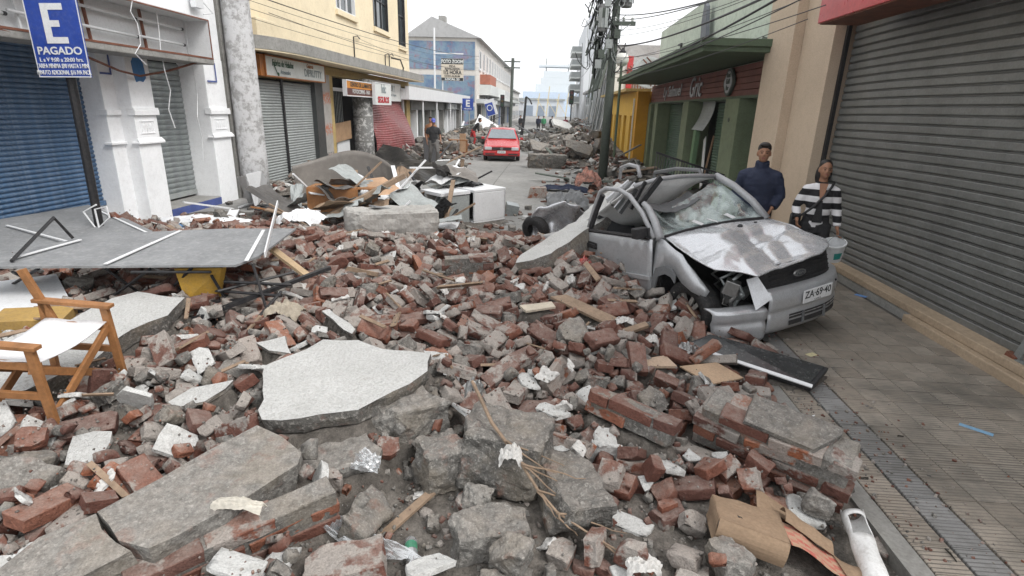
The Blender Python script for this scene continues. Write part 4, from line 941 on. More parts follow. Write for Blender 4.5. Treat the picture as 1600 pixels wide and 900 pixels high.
def street_bits():
    t = thing('globe_lamp', (2.95, 23.0, 0), 'white globe street lamp on a short bracket behind the utility pole', 'lamp')
    c = AY(972, 93, 23.0); r = .26
    q = MB(); q.lathe([(r*math.sin(a), -r*math.cos(a)) for a in [i*math.pi/12 for i in range(1, 12)]], 18, Matrix.Translation(c)); q.build('globe', paint('opal_globe', (.62, .62, .58), .3, .05, 4, .2), t, smooth=True)
    q = MB(); q.lathe([(.12, 0), (.14, .06), (.06, .12), (.03, .2)], 12, Matrix.Translation(c+Vector((0, 0, .22)))); q.build('cap', M_BLACKP, t)
    q = MB(); q.tube([c+Vector((0, 0, -.22)), (c.x, c.y, 0)], .05, 8); q.build('post', M_GREEND, t)
    # parking sign on the near left pole
    b = G(165, 402, .0); b = Vector((b.x, b.y, -.01)); top = AY(95, 40, b.y-.1)
    t = thing('parking_sign', b, 'blue paid-parking sign on a leaning black post by the white shop', 'sign')
    q = MB(); up = (top-b).normalized(); q.tube([b, b+up*3.6], .055, 8); q.build('post', M_BLACKP, t)
    p = [AY(x, y, b.y-.2) for (x, y) in ((62, 121), (143, 121.5), (33, -6), (118, -8))]
    ex = (p[1]-p[0]); ey = (p[2]-p[0]); c = (p[0]+p[1]+p[2]+p[3])/4; wd, hg = ex.length, ey.length
    ex.normalize(); ey = (ey-ex*ey.dot(ex)).normalized(); M = basis(ex, ya=ey, loc=c)
    sh = (p[2]-p[0]).dot(ex)/hg
    bl = paint('sign_blue_enamel', (.018, .055, .30), .35, .12, 3, .2, (.2, .22, .35), .04, 20, 0, .5)
    q = MB(); q.add([(-wd/2-sh*hg/2, -hg/2, -.012), (wd/2-sh*hg/2, -hg/2, -.012), (wd/2+sh*hg/2, hg/2, -.012), (-wd/2+sh*hg/2, hg/2, -.012), (-wd/2-sh*hg/2, -hg/2, 0), (wd/2-sh*hg/2, -hg/2, 0), (wd/2+sh*hg/2, hg/2, 0), (-wd/2+sh*hg/2, hg/2, 0)], [(3, 2, 1, 0), (4, 5, 6, 7), (0, 1, 5, 4), (1, 2, 6, 5), (2, 3, 7, 6), (3, 0, 4, 7)], M); q.build('plate', bl, t)
    SH = M @ Matrix(((1, sh, 0, 0), (0, 1, 0, 0), (0, 0, 1, 0), (0, 0, 0, 1)))
    q = MB(); e = .012
    for (x0, x1, y0, y1) in ((-wd/2, wd/2, -hg/2, -hg/2+e), (-wd/2, -wd/2+e, -hg/2+e, hg/2), (wd/2-e, wd/2, -hg/2+e, hg/2)): q.bx(x0, x1, y0, y1, .001, .003, 0, SH)
    q.build('white_border', M_STEELW, t)
    wt = M_STEELW; k = hg/127.0
    q = MB(); h0, h1 = -hg/2+54*k, -hg/2+116*k; lw = .13*wd; x0 = -.20*wd
    q.bx(x0, x0+lw, h0, h1, .002, .006, 0, SH)
    for (ya, yb, x1) in ((h0, h0+10*k, .21*wd), (h1-10*k, h1, .21*wd), ((h0+h1)/2-5*k, (h0+h1)/2+5*k, .10*wd)): q.bx(x0+lw, x1, ya, yb, .002, .006, 0, SH)
    q.build('letter_e', wt, t)
    def ln(s, yy, sz, sx, bold, mat=None): text_part('lettering', s, sz*k, SH @ Matrix.Translation((0, -hg/2+yy*k, .004)), mat or wt, t, .002, bold*k, sx=sx)
    ln('PAGADO', 42, 17, 1.15, .35); ln('L a V 9:00 a 20:00 hrs.', 28, 9.5, .93, .1)
    ln('TARIFA MINIMA $90 HASTA 5 MIN.', 18, 10, .62, .15); ln('MINUTO ADICIONAL $16 IVA INCL.', 7.5, 10, .62, .15)
    tw = MB(); pb = b+up*.55
    tw.tube([pb+Vector((.06, -.05, .22)), pb+Vector((-.12, -.08, .12)), pb+Vector((.02, -.08, -.12)), pb+Vector((.22, -.06, .05)), pb+Vector((.2, -.05, .2)), pb+Vector((.05, -.08, .16)), pb+Vector((.06, -.08, -.3)), pb+Vector((.12, -.08, -.5))], .012, 5); tw.build('tied_string', M_STEELW, t)
    # far parking sign
    g = G(734, 214, 0); t = thing('parking_sign', (g.x, 40, 0), 'small blue parking sign outside the low shop row', 'sign')
    c = AY(731, 163, 40); q = MB(); q.bx(c.x-.38, c.x+.38, 39.97, 40, c.z-.40, c.z+.38); q.build('plate', bl, t)
    text_part('lettering', 'E', .62, MXZ(c.x, 39.965, c.z+.04), wt, t, .003, .02); text_part('lettering', 'PAGADO', .13, MXZ(c.x, 39.965, c.z-.30), wt, t, .003, .003)
    q = MB(); q.tube([(c.x+.1, 40.05, -.1), (c.x+.1, 40.05, c.z)], .04, 6); q.build('post', M_GREYSH, t)
    c = AY(767, 168, 46); t = thing('tilted_traffic_sign', (c.x, 46, -.1), 'blue and white traffic sign leaning on its bent post', 'sign')
    M = Matrix.Translation(c) @ Matrix.Rotation(R(-18), 4, 'Y'); q = MB(); q.box((0, 0, 0), (.85, .03, 1.25), M); q.build('plate', M_STEELW, t)
    q = MB(); q.box((-.1, -.02, -.1), (.62, .02, .95), M); q.build('blue_panel', bl, t); q = MB(); q.lathe([(.18, 0), (.24, 0), (.24, .02), (.18, .02)], 20, M @ Matrix.Translation((-.1, -.035, 0)) @ Matrix.Rotation(math.pi/2, 4, 'X'), cap=False); q.build('ring_mark', M_STEELW, t)
    q = MB(); q.tube([(c.x-.2, 46.05, -.1), (c.x, 46.05, c.z-.3)], .04, 6); q.build('post', M_GREYSH, t)
    # bent lamp mast, traffic lights, far pole
    a = AY(815, 207, 50); a.z = -.1; t = thing('bent_lamp_mast', a, 'dark lamp mast with a snapped drooping arm in mid street', 'lamp post')
    q = MB(); e = AY(822, 151, 50); f = AY(831, 163, 50); q.tube([a, a.lerp(e, .5)+Vector((.05, 0, 0)), e], [.13, .11, .09], 8); q.build('mast', M_BLACKP, t); q = MB(); q.tube([e, e.lerp(f, .5)+Vector((.05, 0, .1)), f], .07, 6); q.build('arm', M_BLACKP, t)
    for (px_, Y, lab) in ((893, 52, 'traffic light beside the leaning ruin on the right'), (785, 58, 'traffic light hanging dark before the mural building')):
        c = AY(px_, 152 if px_ > 800 else 158, Y); t = thing('traffic_light', (c.x, Y, -.1), lab, 'traffic light')
        q = MB(); q.bx(c.x-.2, c.x+.2, Y-.15, Y+.15, c.z-.6, c.z+.6); q.build('housing', M_BLACKP, t); q = MB(); q.tube([(c.x+.02, Y+.1, -.1), (c.x+.02, Y+.1, c.z+.4)], .06, 6); q.build('post', M_BLACKP, t)
        for k in range(3): q = MB(); q.lathe([(.13, 0), (.12, .03)], 12, basis((1, 0, 0), za=(0, -1, 0), loc=(c.x, Y-.15, c.z+.36-.36*k))); q.build('lens', paint('lens_%d' % k, [(.06, .012, .012), (.07, .045, .012), (.012, .05, .025)][k], .3), t)
    c = AY(797, 208, 62); t = thing('far_utility_pole', (c.x, 62, -.1), 'far wooden pole with cross arms near the mural building', 'utility pole')
    q = MB(); q.tube([(c.x, 62, -.1), (c.x+.1, 62, 7.2)], .16, 8); q.build('pole', M_POLE, t)
    for z in (6.2, 6.8): q = MB(); q.bx(c.x-.8, c.x+.9, 61.9, 62, z, z+.12); q.build('cross_arm', M_POLE, t)
street_bits()

# ================================================================ WRECKED SUV
M_SILV = paint('silver_car_paint', (.47, .48, .495), .34, .06, 2.0, .28, (.25, .245, .235), .06, 90, .45, .5)
M_SILV2 = paint('dusty_silver_paint', (.56, .57, .59), .27, .05, 2.0, .30, (.44, .435, .425), .10, 70, .45, .5)
M_FRAME = paint('silver_frame_paint', (.33, .335, .345), .5, .08, 4, .3, (.17, .165, .16), .06, 90, .15, .4)
M_PLAST = paint('black_plastic', (.022, .022, .024), .55, .2, 5, .4, (.11, .10, .095), .15, 60)
M_GPLAST = paint('grey_plastic', (.13, .135, .14), .6, .12, 5, .35, (.2, .19, .18), .1, 60)
M_TYRE = paint('tyre_rubber', (.02, .02, .021), .85, .2, 8, .5, (.12, .11, .1))
M_RIM = paint('alloy_rim', (.33, .32, .30), .45, .15, 8, .4, (.13, .12, .11), .1, 40, .5)
M_LINER = paint('headliner', (.70, .70, .69), .85, .10, 2, .25, (.28, .27, .26))
M_ENG = paint('engine_metal', (.14, .14, .135), .5, .4, 9, .5, (.03, .03, .03), .4, 40, .5)
def crackglass():
    t = NT('shattered_glass'); v = t.n('TexVoronoi', i_Scale=60.0, feature='DISTANCE_TO_EDGE'); t.l(t.tc.outputs['Object'], v.inputs['Vector'])
    n = t.noise(3.2, 4, .6); dn = t.ramp(n, [(.38, .12), (.62, 1)])
    cr = t.math('MULTIPLY', t.ramp(v.outputs['Distance'], [(0, 1), (.07, 0)]), dn)
    frost = t.math('MAXIMUM', cr, t.math('MULTIPLY', dn, .50))
    d = t.n('BsdfDiffuse'); d.inputs[0].default_value = (.60, .68, .67, 1); g = t.n('BsdfGlossy'); g.inputs[0].default_value = (.9, 1, .98, 1); g.inputs[1].default_value = .08
    tr = t.n('BsdfTransparent'); tr.inputs[0].default_value = (.70, .82, .80, 1)
    m1 = t.n('MixShader'); m1.inputs[0].default_value = .14; t.l(tr.outputs[0], m1.inputs[1]); t.l(g.outputs[0], m1.inputs[2])
    m2 = t.n('MixShader'); t.l(frost, m2.inputs[0]); t.l(m1.outputs[0], m2.inputs[1]); t.l(d.outputs[0], m2.inputs[2]); t.l(m2.outputs[0], t.out.inputs[0]); return t.m
M_CRACK = crackglass()
SUV_F = Vector((2.568, 5.273, -.053)); _th, _pi, _ro = .4983, .0547, -.0907
def suv_frame():
    d = Vector((math.sin(_th), -math.cos(_th), 0)); b = -d; rt = Vector((d.y, -d.x, 0)); up = Vector((0, 0, 1))
    b2 = b*math.cos(_pi)-up*math.sin(_pi); up2 = up*math.cos(_pi)+b*math.sin(_pi)
    rt2 = rt*math.cos(_ro)+up2*math.sin(_ro); up3 = up2*math.cos(_ro)-rt*math.sin(_ro)
    M = Matrix((b2, rt2, up3)).transposed().to_4x4(); M.translation = SUV_F; return M
SUVM = suv_frame()
def coons(bot, top, nu, nv, disp=None):
    """ruled patch between two polylines (each resampled by length)"""
    def res(pl):
        pl = [Vector(p) for p in pl]; L = [0]
        for a, b in zip(pl, pl[1:]): L.append(L[-1]+(b-a).length)
        def f(t):
            s = t*L[-1]
            for i in range(len(pl)-1):
                if s <= L[i+1]+1e-9: return pl[i].lerp(pl[i+1], (s-L[i])/max(1e-9, L[i+1]-L[i]))
            return pl[-1]
        return f
    a, b = res(bot), res(top)
    def fn(u, v):
        p = a(u).lerp(b(u), v)
        return p+disp(u, v, p) if disp else p
    return fn
def panel(poly, v0, thick=.025, bow=.03, n=6):
    """side panel in the u-w plane at v0, bowed outwards, as a subdivided sheet"""
    bm = bmesh.new(); vs = [bm.verts.new((p[0], v0+(p[2] if len(p) > 2 else 0), p[1])) for p in poly]; f = bm.faces.new(vs)
    bmesh.ops.triangulate(bm, faces=[f])
    for k in range(3): bmesh.ops.subdivide_edges(bm, edges=[e for e in bm.edges if e.calc_length() > .16], cuts=1); bmesh.ops.triangulate(bm, faces=bm.faces[:])
    for v in bm.verts: v.co.y += bow*(1-((v.co.z-.62)/.5)**2)
    bmesh.ops.recalc_face_normals(bm, faces=bm.faces); mb = MB(); bm.verts.index_update()
    mb.add([v.co.copy() for v in bm.verts], [tuple(q.index for q in f.verts) for f in bm.faces]); bm.free(); return mb
def wheel(t, M, r=.335, wd=.2, name='wheel', spokes=5, rim_mat=None):
    q = MB(); pr = [(r*.62, -wd/2), (r*.9, -wd/2), (r*.985, -wd*.36), (r, -wd*.2), (r, wd*.2), (r*.985, wd*.36), (r*.9, wd/2), (r*.62, wd/2), (r*.62, -wd/2)]
    q.lathe(pr, 36, M, cap=False); w = q.build(name, M_TYRE, t, world=False, smooth=True)
    q = MB(); q.lathe([(r*.6, wd*.42), (r*.67, wd*.46), (r*.67, wd*.40), (r*.6, wd*.15), (r*.6, -wd*.4)], 36, M, cap=False)
    for k in range(spokes):
        a = 2*math.pi*k/spokes+.3; c, s = math.cos(a), math.sin(a)
        for dd in (-1, 1):
            e = Vector((c*r*.63-s*dd*r*.13, s*r*.63+c*dd*r*.13, wd*.36)); b = Vector((c*r*.1-s*dd*r*.07, s*r*.1+c*dd*r*.07, wd*.42)); cc = M @ b; ee = M @ e
            q.bar(cc, ee, r*.12, .03, up=(M.to_3x3() @ Vector((0, 0, 1))))
    q.lathe([(r*.2, wd*.3), (r*.2, wd*.46), (.01, wd*.48)], 20, M); q.build('rim', rim_mat or M_RIM, w, world=False)
    q = MB(); q.lathe([(r*.6, wd*.1), (.01, wd*.1)], 24, M); q.build('brake_disc', M_BLACKP, w, world=False)
    return w
def suv():
    t = bpy.data.objects.new('wrecked_suv', None); COL.objects.link(t); t.matrix_world = SUVM; MW[t.name] = SUVM
    tag(t, 'crushed silver off-road car with a shattered windscreen and buckled bonnet', 'car')
    B = lambda mb, n, m, p=t, **k: mb.build(n, m, p, world=False, **k)
    r7 = random.Random(23)
    fam = [[(r7.uniform(-.5, .5), r7.uniform(-.5, .5), r7.uniform(0, 1.1), r7.uniform(-.75, .75)) for k in range(6)] for j in range(8)]
    def raw(p):           # creased sheet: facets where families of random planes meet
        q = p+Vector((.04*mnoise.noise(p*3), .04*mnoise.noise(p*3+Vector((4, 4, 4))), 0)); d = 0
        for j, P in enumerate(fam):
            f = [a*(q.x-x)+b*(q.y-y) for (a, b, x, y) in P]; d += (max(f) if j % 2 else min(f))/(1+.5*(j//2))
        return d
    def hd_make(fn):
        S0 = [fn(i/24, j/20) for i in range(25) for j in range(21)]; A = np.array([[1, p.x, p.y, p.x*p.x, p.x*p.y, p.y*p.y] for p in S0]); y = np.array([raw(p) for p in S0]); co, *_ = np.linalg.lstsq(A, y, rcond=None); sd = (y-A @ co).std()
        def hd(u, v, p):
            d = (raw(p)-float(np.dot(co, [1, p.x, p.y, p.x*p.x, p.x*p.y, p.y*p.y])))/sd*.05
            cr = math.exp(-((p.y+p.x*.55-.25)/.05)**2)*.03*min(1, v*2); k = min(1, u*7+.1, (1-u)*7+.1)*min(1, v*3+.05)*min(1, (1-v)*5+.2)
            return Vector((0, 0, (max(-.075, min(.09, d))-cr)*k+.004*mnoise.noise(p*14)))
        return hd
    # bonnet: rear edge along the windscreen, front edge bent up over the grille
    rear = [(1.14, .70, 1.045), (1.19, .30, 1.05), (1.21, -.2, 1.06), (1.20, -.62, 1.05), (1.14, -.84, 1.03)]
    front = [(.52, .84, .955), (.24, .87, .905), (.09, .69, .885), (-.06, .64, .868), (0.0, .36, .88), (.03, .05, .888), (.06, -.35, .895), (.16, -.60, .905), (.36, -.80, .92)]
    q = MB(); q.grid(coons(rear, front, 80, 60, hd_make(coons(rear, front, 80, 60))), 80, 60); B(q, 'bonnet', M_SILV2, smooth=True, thick=.012)
    q = MB(); q.lathe([(.03, 0), (.028, .02), (.012, .03)], 10, Matrix.Translation((.98, -.22, 1.05))); q.lathe([(.022, 0), (.02, .012)], 10, Matrix.Translation((.8, .08, 1.01))); q.lathe([(.02, 0), (.018, .012)], 10, Matrix.Translation((1.02, -.5, 1.05))); B(q, 'washer_jet', M_PLAST)
    # right wing, door
    wing = [(1.18, .41), (1.185, .60), (1.12, .73), (.98, .785), (.85, .77), (.72, .66), (.58, .60), (.45, .55, -.05), (.43, .62, -.10), (.60, .80, -.05), (.76, .945, -.02), (.95, 1.0, -.03), (1.12, 1.04, -.06), (1.20, 1.05, -.05)]
    q = panel(wing, .80)
    q.v = [(x, y+.02*mnoise.noise(Vector((x*5, z*5, 1)))*(1 if x < .9 else .3), z) for (x, y, z) in q.v]; B(q, 'wing', M_SILV, smooth=True, thick=.012)
    q = MB(); ar = [(1.19, .40), (1.185, .60), (1.12, .735), (.98, .79), (.86, .775), (.80, .72)]
    q.grid(coons([(a[0], .84, a[1]) for a in ar], [(a[0]-(a[0]-.85)*.16, .85, a[1]-.085) for a in ar], 24, 3), 24, 3); B(q, 'arch_trim', M_GPLAST, thick=.02)
    door = [(1.205, .40), (1.5, .28), (2.0, .235, .03), (2.42, .21, .05), (2.56, .40, .06), (2.52, .62, .06), (2.60, .84, .06), (2.50, .945, .05), (1.9, .985, .03), (1.215, 1.03)]
    d = B(panel(door, .80), 'door', M_SILV, smooth=True, thick=.02)
    fr = [(2.48, .845, .94), (2.38, .82, 1.2), (2.25, .79, 1.46), (2.12, .78, 1.51), (1.90, .76, 1.51), (1.70, .755, 1.455), (1.47, .76, 1.29), (1.215, .79, 1.04)]
    q = MB(); q.tube(fr, .028, 8); B(q, 'window_frame', M_FRAME, d, smooth=True)
    q = MB(); q.tube([(2.45, .865, .955), (2.0, .85, .99), (1.25, .825, 1.045)], .022, 6); B(q, 'belt_seal', M_PLAST, d)
    q = MB(); q.tube([(2.43, .835, .98), (2.34, .80, 1.22), (2.23, .77, 1.42)], .035, 6); B(q, 'rear_window_seal', M_PLAST, d)
    q = MB(); q.bx(1.2, 2.5, .852, .875, .52, .575); q.v = [(x, y+.03*(x-1.2)+.0, z-.10*(x-1.2)+.05) for (x, y, z) in q.v]; B(q, 'side_moulding', M_SILV, d, bevel=.008)
    q = MB(); q.bx(2.24, 2.46, .895, .925, .76, .81); q.bx(2.22, 2.48, .88, .90, .745, .83); B(q, 'handle', M_PLAST, d, bevel=.008)
    q = MB(); q.prism([(1.24, .80, 1.05), (1.42, .80, 1.06), (1.28, .79, 1.16)], (0, .03, 0)); q.box((1.33, .90, 1.10), (.10, .16, .12)); B(q, 'mirror', M_PLAST, d, bevel=.02)
    # sill, floor, dark cabin
    q = MB(); q.bx(1.2, 3.0, .70, .80, .15, .30); B(q, 'sill', M_GPLAST, bevel=.02)
    q = MB(); q.bx(1.25, 3.9, -.78, .70, .18, .34); q.bx(2.7, 2.76, -.76, .70, .34, .9); B(q, 'cabin_floor', M_PLAST)
    q = MB(); q.grid(lambda u, v: (1.28+.35*v, -.72+1.44*u, .92+.12*math.sin(v*3.1)), 8, 6); q.bx(1.3, 1.5, -.74, .74, .55, .92); B(q, 'dashboard', M_GPLAST)
    q = MB(); q.tube([(1.72+.06*math.cos(a)*1, -.36+.18*math.cos(a), 1.0+.18*math.sin(a)) for a in [k*.3927 for k in range(17)]], .016, 6); B(q, 'steering_wheel', M_PLAST)
    for vv in (.36, -.36):
        q = MB(); q.grid(lambda u, w_: (2.1+.5*math.sin(w_*1.6)+.02*math.cos(u*6), vv-.25+.5*u, .45+.65*w_), 6, 8); B(q, 'seat', paint('seat_cloth', (.04, .042, .046), .9), thick=.12, smooth=True)
    # roof: fallen in behind the front edge
    rf = [(1.82, -.66, 1.50), (1.80, -.35, 1.545), (1.76, 0, 1.575), (1.74, .32, 1.58), (1.80, .62, 1.53)]
    rb = [(3.3, -.72, 1.30), (3.2, -.3, .92), (3.1, 0, .80), (3.0, .35, .82), (2.8, .70, 1.0)]
    q = MB(); q.grid(coons(rf, rb, 20, 16, lambda u, v, p: Vector((0, 0, -.28*math.sin(math.pi*v)*math.sin(math.pi*min(1, u*1.05))+.03*mnoise.noise(p*4)))), 20, 16); roof = B(q, 'roof', M_LINER, smooth=True, thick=.02)
    q = MB(); q.tube([Vector(p)+Vector((0, 0, .012)) for p in rf], .028, 6); B(q, 'roof_edge', M_FRAME, roof, smooth=True)
    for (a, b, nm) in (((1.95, -.55, 1.56), (3.0, -.62, 1.46), 0), ((2.3, .15, 1.66), (3.1, -.1, 1.58), 1)):
        q = MB(); a, b = Vector(a), Vector(b); q.tube([a+Vector((0, 0, -.1)), a+Vector((.04, 0, .03)), a.lerp(b, .5)+Vector((0, 0, .07)), b+Vector((-.04, 0, .04)), b+Vector((0, 0, -.12))], .026, 8); B(q, 'roof_rail', M_GPLAST if nm == 0 else M_FRAME, roof, smooth=True)
    # pillars
    q = MB(); q.tube([(1.13, -.80, 1.04), (1.30, -.74, 1.24), (1.55, -.69, 1.41), (1.83, -.67, 1.51)], [.05, .045, .045, .05], 8); B(q, 'pillar', M_FRAME, smooth=True)
    q = MB(); q.tube([(1.15, .76, 1.04), (1.32, .70, 1.20), (1.48, .66, 1.32), (1.55, .68, 1.38)], [.05, .045, .04, .03], 8); B(q, 'pillar', M_FRAME, smooth=True)
    q = MB(); q.bar((1.62, .70, 1.33), (1.56, .42, 1.64), .09, .025, up=(1, 0, .5)); q.bar((1.70, .74, 1.30), (1.66, .56, 1.60), .05, .02, up=(1, 0, .5)); B(q, 'torn_trim', M_PLAST)
    for k in range(4):
        q = MB(); q.bar((1.95+.15*k, .72-.04*k, 1.22+.03*k), (1.85+.18*k, .50-.08*k, 1.54-.01*k), .07, .02, up=(1, .2, .3)); B(q, 'bent_pillar_strip', M_SILV if k % 2 else M_GPLAST)
    q = MB(); q.grid(lambda u, v: (2.6+1.4*u, .74+.14*math.sin(5*u+2)*v+.05*mnoise.noise(Vector((u*4, v*4, 2))), .25+.75*v*(1-.5*u)), 14, 10); B(q, 'rear_side', M_SILV, smooth=True, thick=.015)
    # sagging windscreen
    wb = [(1.16, .70, 1.06), (1.22, .35, 1.07), (1.24, 0, 1.075), (1.22, -.4, 1.07), (1.15, -.77, 1.06)]
    wt = [(1.56, .62, 1.33), (1.72, .32, 1.22), (1.72, .05, 1.24), (1.74, -.30, 1.36), (1.80, -.64, 1.48)]
    q = MB(); q.grid(coons(wb, wt, 30, 20, lambda u, v, p: Vector((.0, 0, -.10*math.sin(math.pi*v)*math.sin(math.pi*u)+.025*mnoise.noise(p*5)+.015*mnoise.noise(p*14)))), 30, 20); ws = B(q, 'windscreen', M_CRACK, smooth=True)
    q = MB(); q.tube([Vector(p)+Vector((-.01, 0, -.01)) for p in wb], .022, 6); B(q, 'windscreen_seal', M_PLAST, ws)
    q = MB(); q.grid(lambda u, v: (1.56+.22*v+.1*u, .58-.85*u, 1.30-.10*math.sin(u*3.1)+.07*v+.02*mnoise.noise(Vector((u*9, v*9, 3)))), 20, 4); B(q, 'glass_fold', M_GPLAST, ws, thick=.01)
    for (u_, v_, a) in ((1.33, -.42, .3), (1.28, -.1, 1.0), (1.3, .1, .5)):
        q = MB(); q.box((u_, v_, 1.10+.05*(1.35-u_)), (.12, .09, .004), rot=(0, -.35, a)); B(q, 'paper_scrap', M_STEELW, ws)
    # front: bumper, grille, plate, lamps
    def plan(v): return .03+.27*(abs(v)/.86)**3.2
    prof = [(.02, .20), (-.03, .26), (-.045, .36), (-.03, .43), (-.05, .47), (-.055, .56), (-.03, .625), (.06, .66)]
    def bump_fn(v0, v1, dz=0, tw=0):
        def fn(u, w_):
            v = v0+(v1-v0)*u; k = w_*(len(prof)-1); i = min(int(k), len(prof)-2); f = k-i
            du = prof[i][0]*(1-f)+prof[i+1][0]*f; z = prof[i][1]*(1-f)+prof[i+1][1]*f
            return Vector((plan(v)+du+tw*u*.12, v, z+dz*u))
        return fn
    q = MB(); q.grid(bump_fn(-.86, .40), 26, 21); bp = B(q, 'bumper', M_SILV, smooth=True, thick=.015)
    def bl(u, w_):
        v = .42+.47*u; k = w_*(len(prof)-1); i = min(int(k), len(prof)-2); f = k-i
        z = prof[i][1]*(1-f)+prof[i+1][1]*f; du = prof[i][0]*(1-f)+prof[i+1][0]*f
        if z > .52: z = .52+(z-.52)*.35
        return Vector((plan(v)*.9+du+.02*math.sin(u*5), v, z-.06-.01*u))
    q = MB(); q.grid(bl, 12, 21); B(q, 'torn_bumper_end', M_SILV, smooth=True, thick=.015)
    q = MB(); q.grid(coons([(-.03, .40, .60), (.02, .55, .50)], [(.10, .46, .80), (.14, .56, .78)], 6, 6), 6, 6); B(q, 'bent_strut', M_SILV, thick=.01)
    q = MB(); q.tube([(plan(v)-.035, v, .445+.0*v) for v in [-.8+.1*k for k in range(13)]], .008, 5); B(q, 'bumper_seam', M_GPLAST, bp)
    q = MB()
    for k in range(2): q.grid(lambda u, w_, k=k: Vector((plan(-.66+.8*u)-.052, -.66+.8*u, .265+.068*k+.05*w_)), 10, 1)
    B(q, 'air_intake', M_PLAST, bp)
    for vv in (-.35, -.05): q = MB(); q.bx(-.035, -.02, vv-.012, vv+.012, .262, .385); B(q, 'intake_bar', M_GPLAST, bp)
    q = MB(); q.grid(lambda u, w_: Vector((plan(-.62+1.05*u)+.03+.05*w_, -.62+1.05*u, .655+.215*w_)), 14, 6); gr = B(q, 'grille', M_PLAST)
    for k in range(4): q = MB(); q.tube([(plan(v)+.025+.01*k, v, .69+.045*k) for v in [-.58+.1*j for j in range(10)]], .008, 5); B(q, 'grille_bar', M_PLAST, gr)
    Mx = basis((-0.0, -1, 0), ya=(.18, 0, 1), loc=(.035, -.03, .765))
    q = MB(); q.add([(.085*math.cos(a), .036*math.sin(a), 0) for a in [k*math.pi/12 for k in range(24)]]+[(.075*math.cos(a), .03*math.sin(a), .012) for a in [k*math.pi/12 for k in range(24)]], [tuple(range(24, 48))]+[(k, (k+1) % 24, 24+(k+1) % 24, 24+k) for k in range(24)], Mx); em = B(q, 'oval_badge', M_CHROME, gr)
    q = MB(); q.add([(.068*math.cos(a), .025*math.sin(a), .0135) for a in [k*math.pi/12 for k in range(24)]], [tuple(range(24))], Mx); B(q, 'badge_field', paint('badge_dark', (.05, .055, .06), .3), em)
    text_part('lettering', 'Ford', .05, Mx @ Matrix.Translation((0, 0, .0145)), M_CHROME, em, .0005, .0006, sx=1.25, shear=.25, world=False)
    Mp = basis((0, -1, 0), ya=(-.06, 0, 1), loc=(-.06, -.19, .545)) @ Matrix.Rotation(R(2), 4, 'Z')
    q = MB(); q.box((0, 0, 0), (.40, .135, .008), Mp); pl = B(q, 'number_plate', M_STEELW, bevel=.003)
    text_part('lettering', 'ZA·69·40', .103, Mp @ Matrix.Translation((0, .012, .0045)), M_SIGNTXT, pl, .0008, .0016, sx=.92, world=False)
    text_part('lettering', 'CHILE', .022, Mp @ Matrix.Translation((0, -.053, .0045)), M_SIGNTXT, pl, .0008, 0, sx=1.6, world=False)
    q = MB(); q.grid(coons([(.20, -.66, .66), (.34, -.80, .66), (.44, -.845, .68)], [(.26, -.64, .885), (.40, -.78, .91), (.55, -.83, .94)], 8, 8), 8, 8); B(q, 'headlamp', paint('lamp_glass', (.20, .21, .22), .1, .2, 6, .2, (.4, .4, .4), .02, 20, .3, .8), thick=.02, smooth=True)
    q = panel([(.45, .45), (.5, .9), (.8, 1.0), (1.2, 1.04), (1.2, .42), (1.1, .7), (.85, .76), (.62, .66)], -.84, .02, -.02); B(q, 'wing', M_SILV, smooth=True, thick=.012)
    q = MB(); q.lathe([(.014, 0), (.012, .01)], 8, basis((0, 1, 0), za=(-1, 0, 0), loc=(plan(-.6)-.056, -.6, .575))); B(q, 'bumper_plug', M_PLAST, bp)
    # open engine bay behind the missing lamp
    q = MB(); q.bx(.28, 1.18, -.78, .72, .30, .42); q.bx(1.16, 1.2, -.78, .72, .42, .98); q.bx(.42, .46, -.7, .2, .42, .84); B(q, 'engine_bay', M_PLAST)
    rg5 = random.Random(77)
    for k in range(16):
        a = Vector((rg5.uniform(.2, .6), rg5.uniform(.25, .72), rg5.uniform(.42, .72))); q = MB()
        if k % 3 == 0: q.box(a, (rg5.uniform(.05, .14), rg5.uniform(.06, .16), rg5.uniform(.06, .2)), rot=(rg5.uniform(-.4, .4), rg5.uniform(-.4, .4), rg5.uniform(0, 3)))
        else: q.tube([a+Vector((rg5.uniform(-.1, .1), rg5.uniform(-.12, .12), .07*i-.1)) for i in range(5)], rg5.choice((.008, .012, .02)), 6)
        B(q, 'engine_component' if k % 3 == 0 else 'hose', [M_ENG, M_GALV, M_CHROME, M_PLAST][k % 4], bevel=.008 if k % 3 == 0 else 0, smooth=k % 3 != 0)
    wheel(t, basis((1, 0, 0), za=(.10, 1, 0), loc=(.68, .70, .34))); wheel(t, basis((1, 0, 0), za=(.1, -1, 0), loc=(.72, -.72, .33)))
    # crumpled tail sticking out beyond the fallen slab
    c = SUVM.inverted() @ G(868, 345, .38)
    def crump(u, v): return Vector((c.x+.15*math.sin(v*4)+.25*(u-.5), c.y-.35+.7*u, c.z-.38+.72*v-.22*abs(u-.45)))+Vector((.10*mnoise.noise(Vector((u*3, v*3, 4))), .08*mnoise.noise(Vector((u*3, v*3, 9))), .06*mnoise.noise(Vector((u*5, v*5, 2)))))
    q = MB(); q.grid(crump, 14, 14); B(q, 'crumpled_tail', M_SILV2, smooth=True, thick=.02)
    q = MB(); q.lathe([(.12, -.07), (.23, -.08), (.25, 0), (.23, .08), (.12, .07)], 24, Matrix.Translation((c.x+.16, c.y+.30, c.z-.12)) @ Matrix.Rotation(R(70), 4, 'X') @ Matrix.Rotation(.4, 4, 'Y'), cap=False); B(q, 'loose_tyre', M_TYRE, smooth=True)
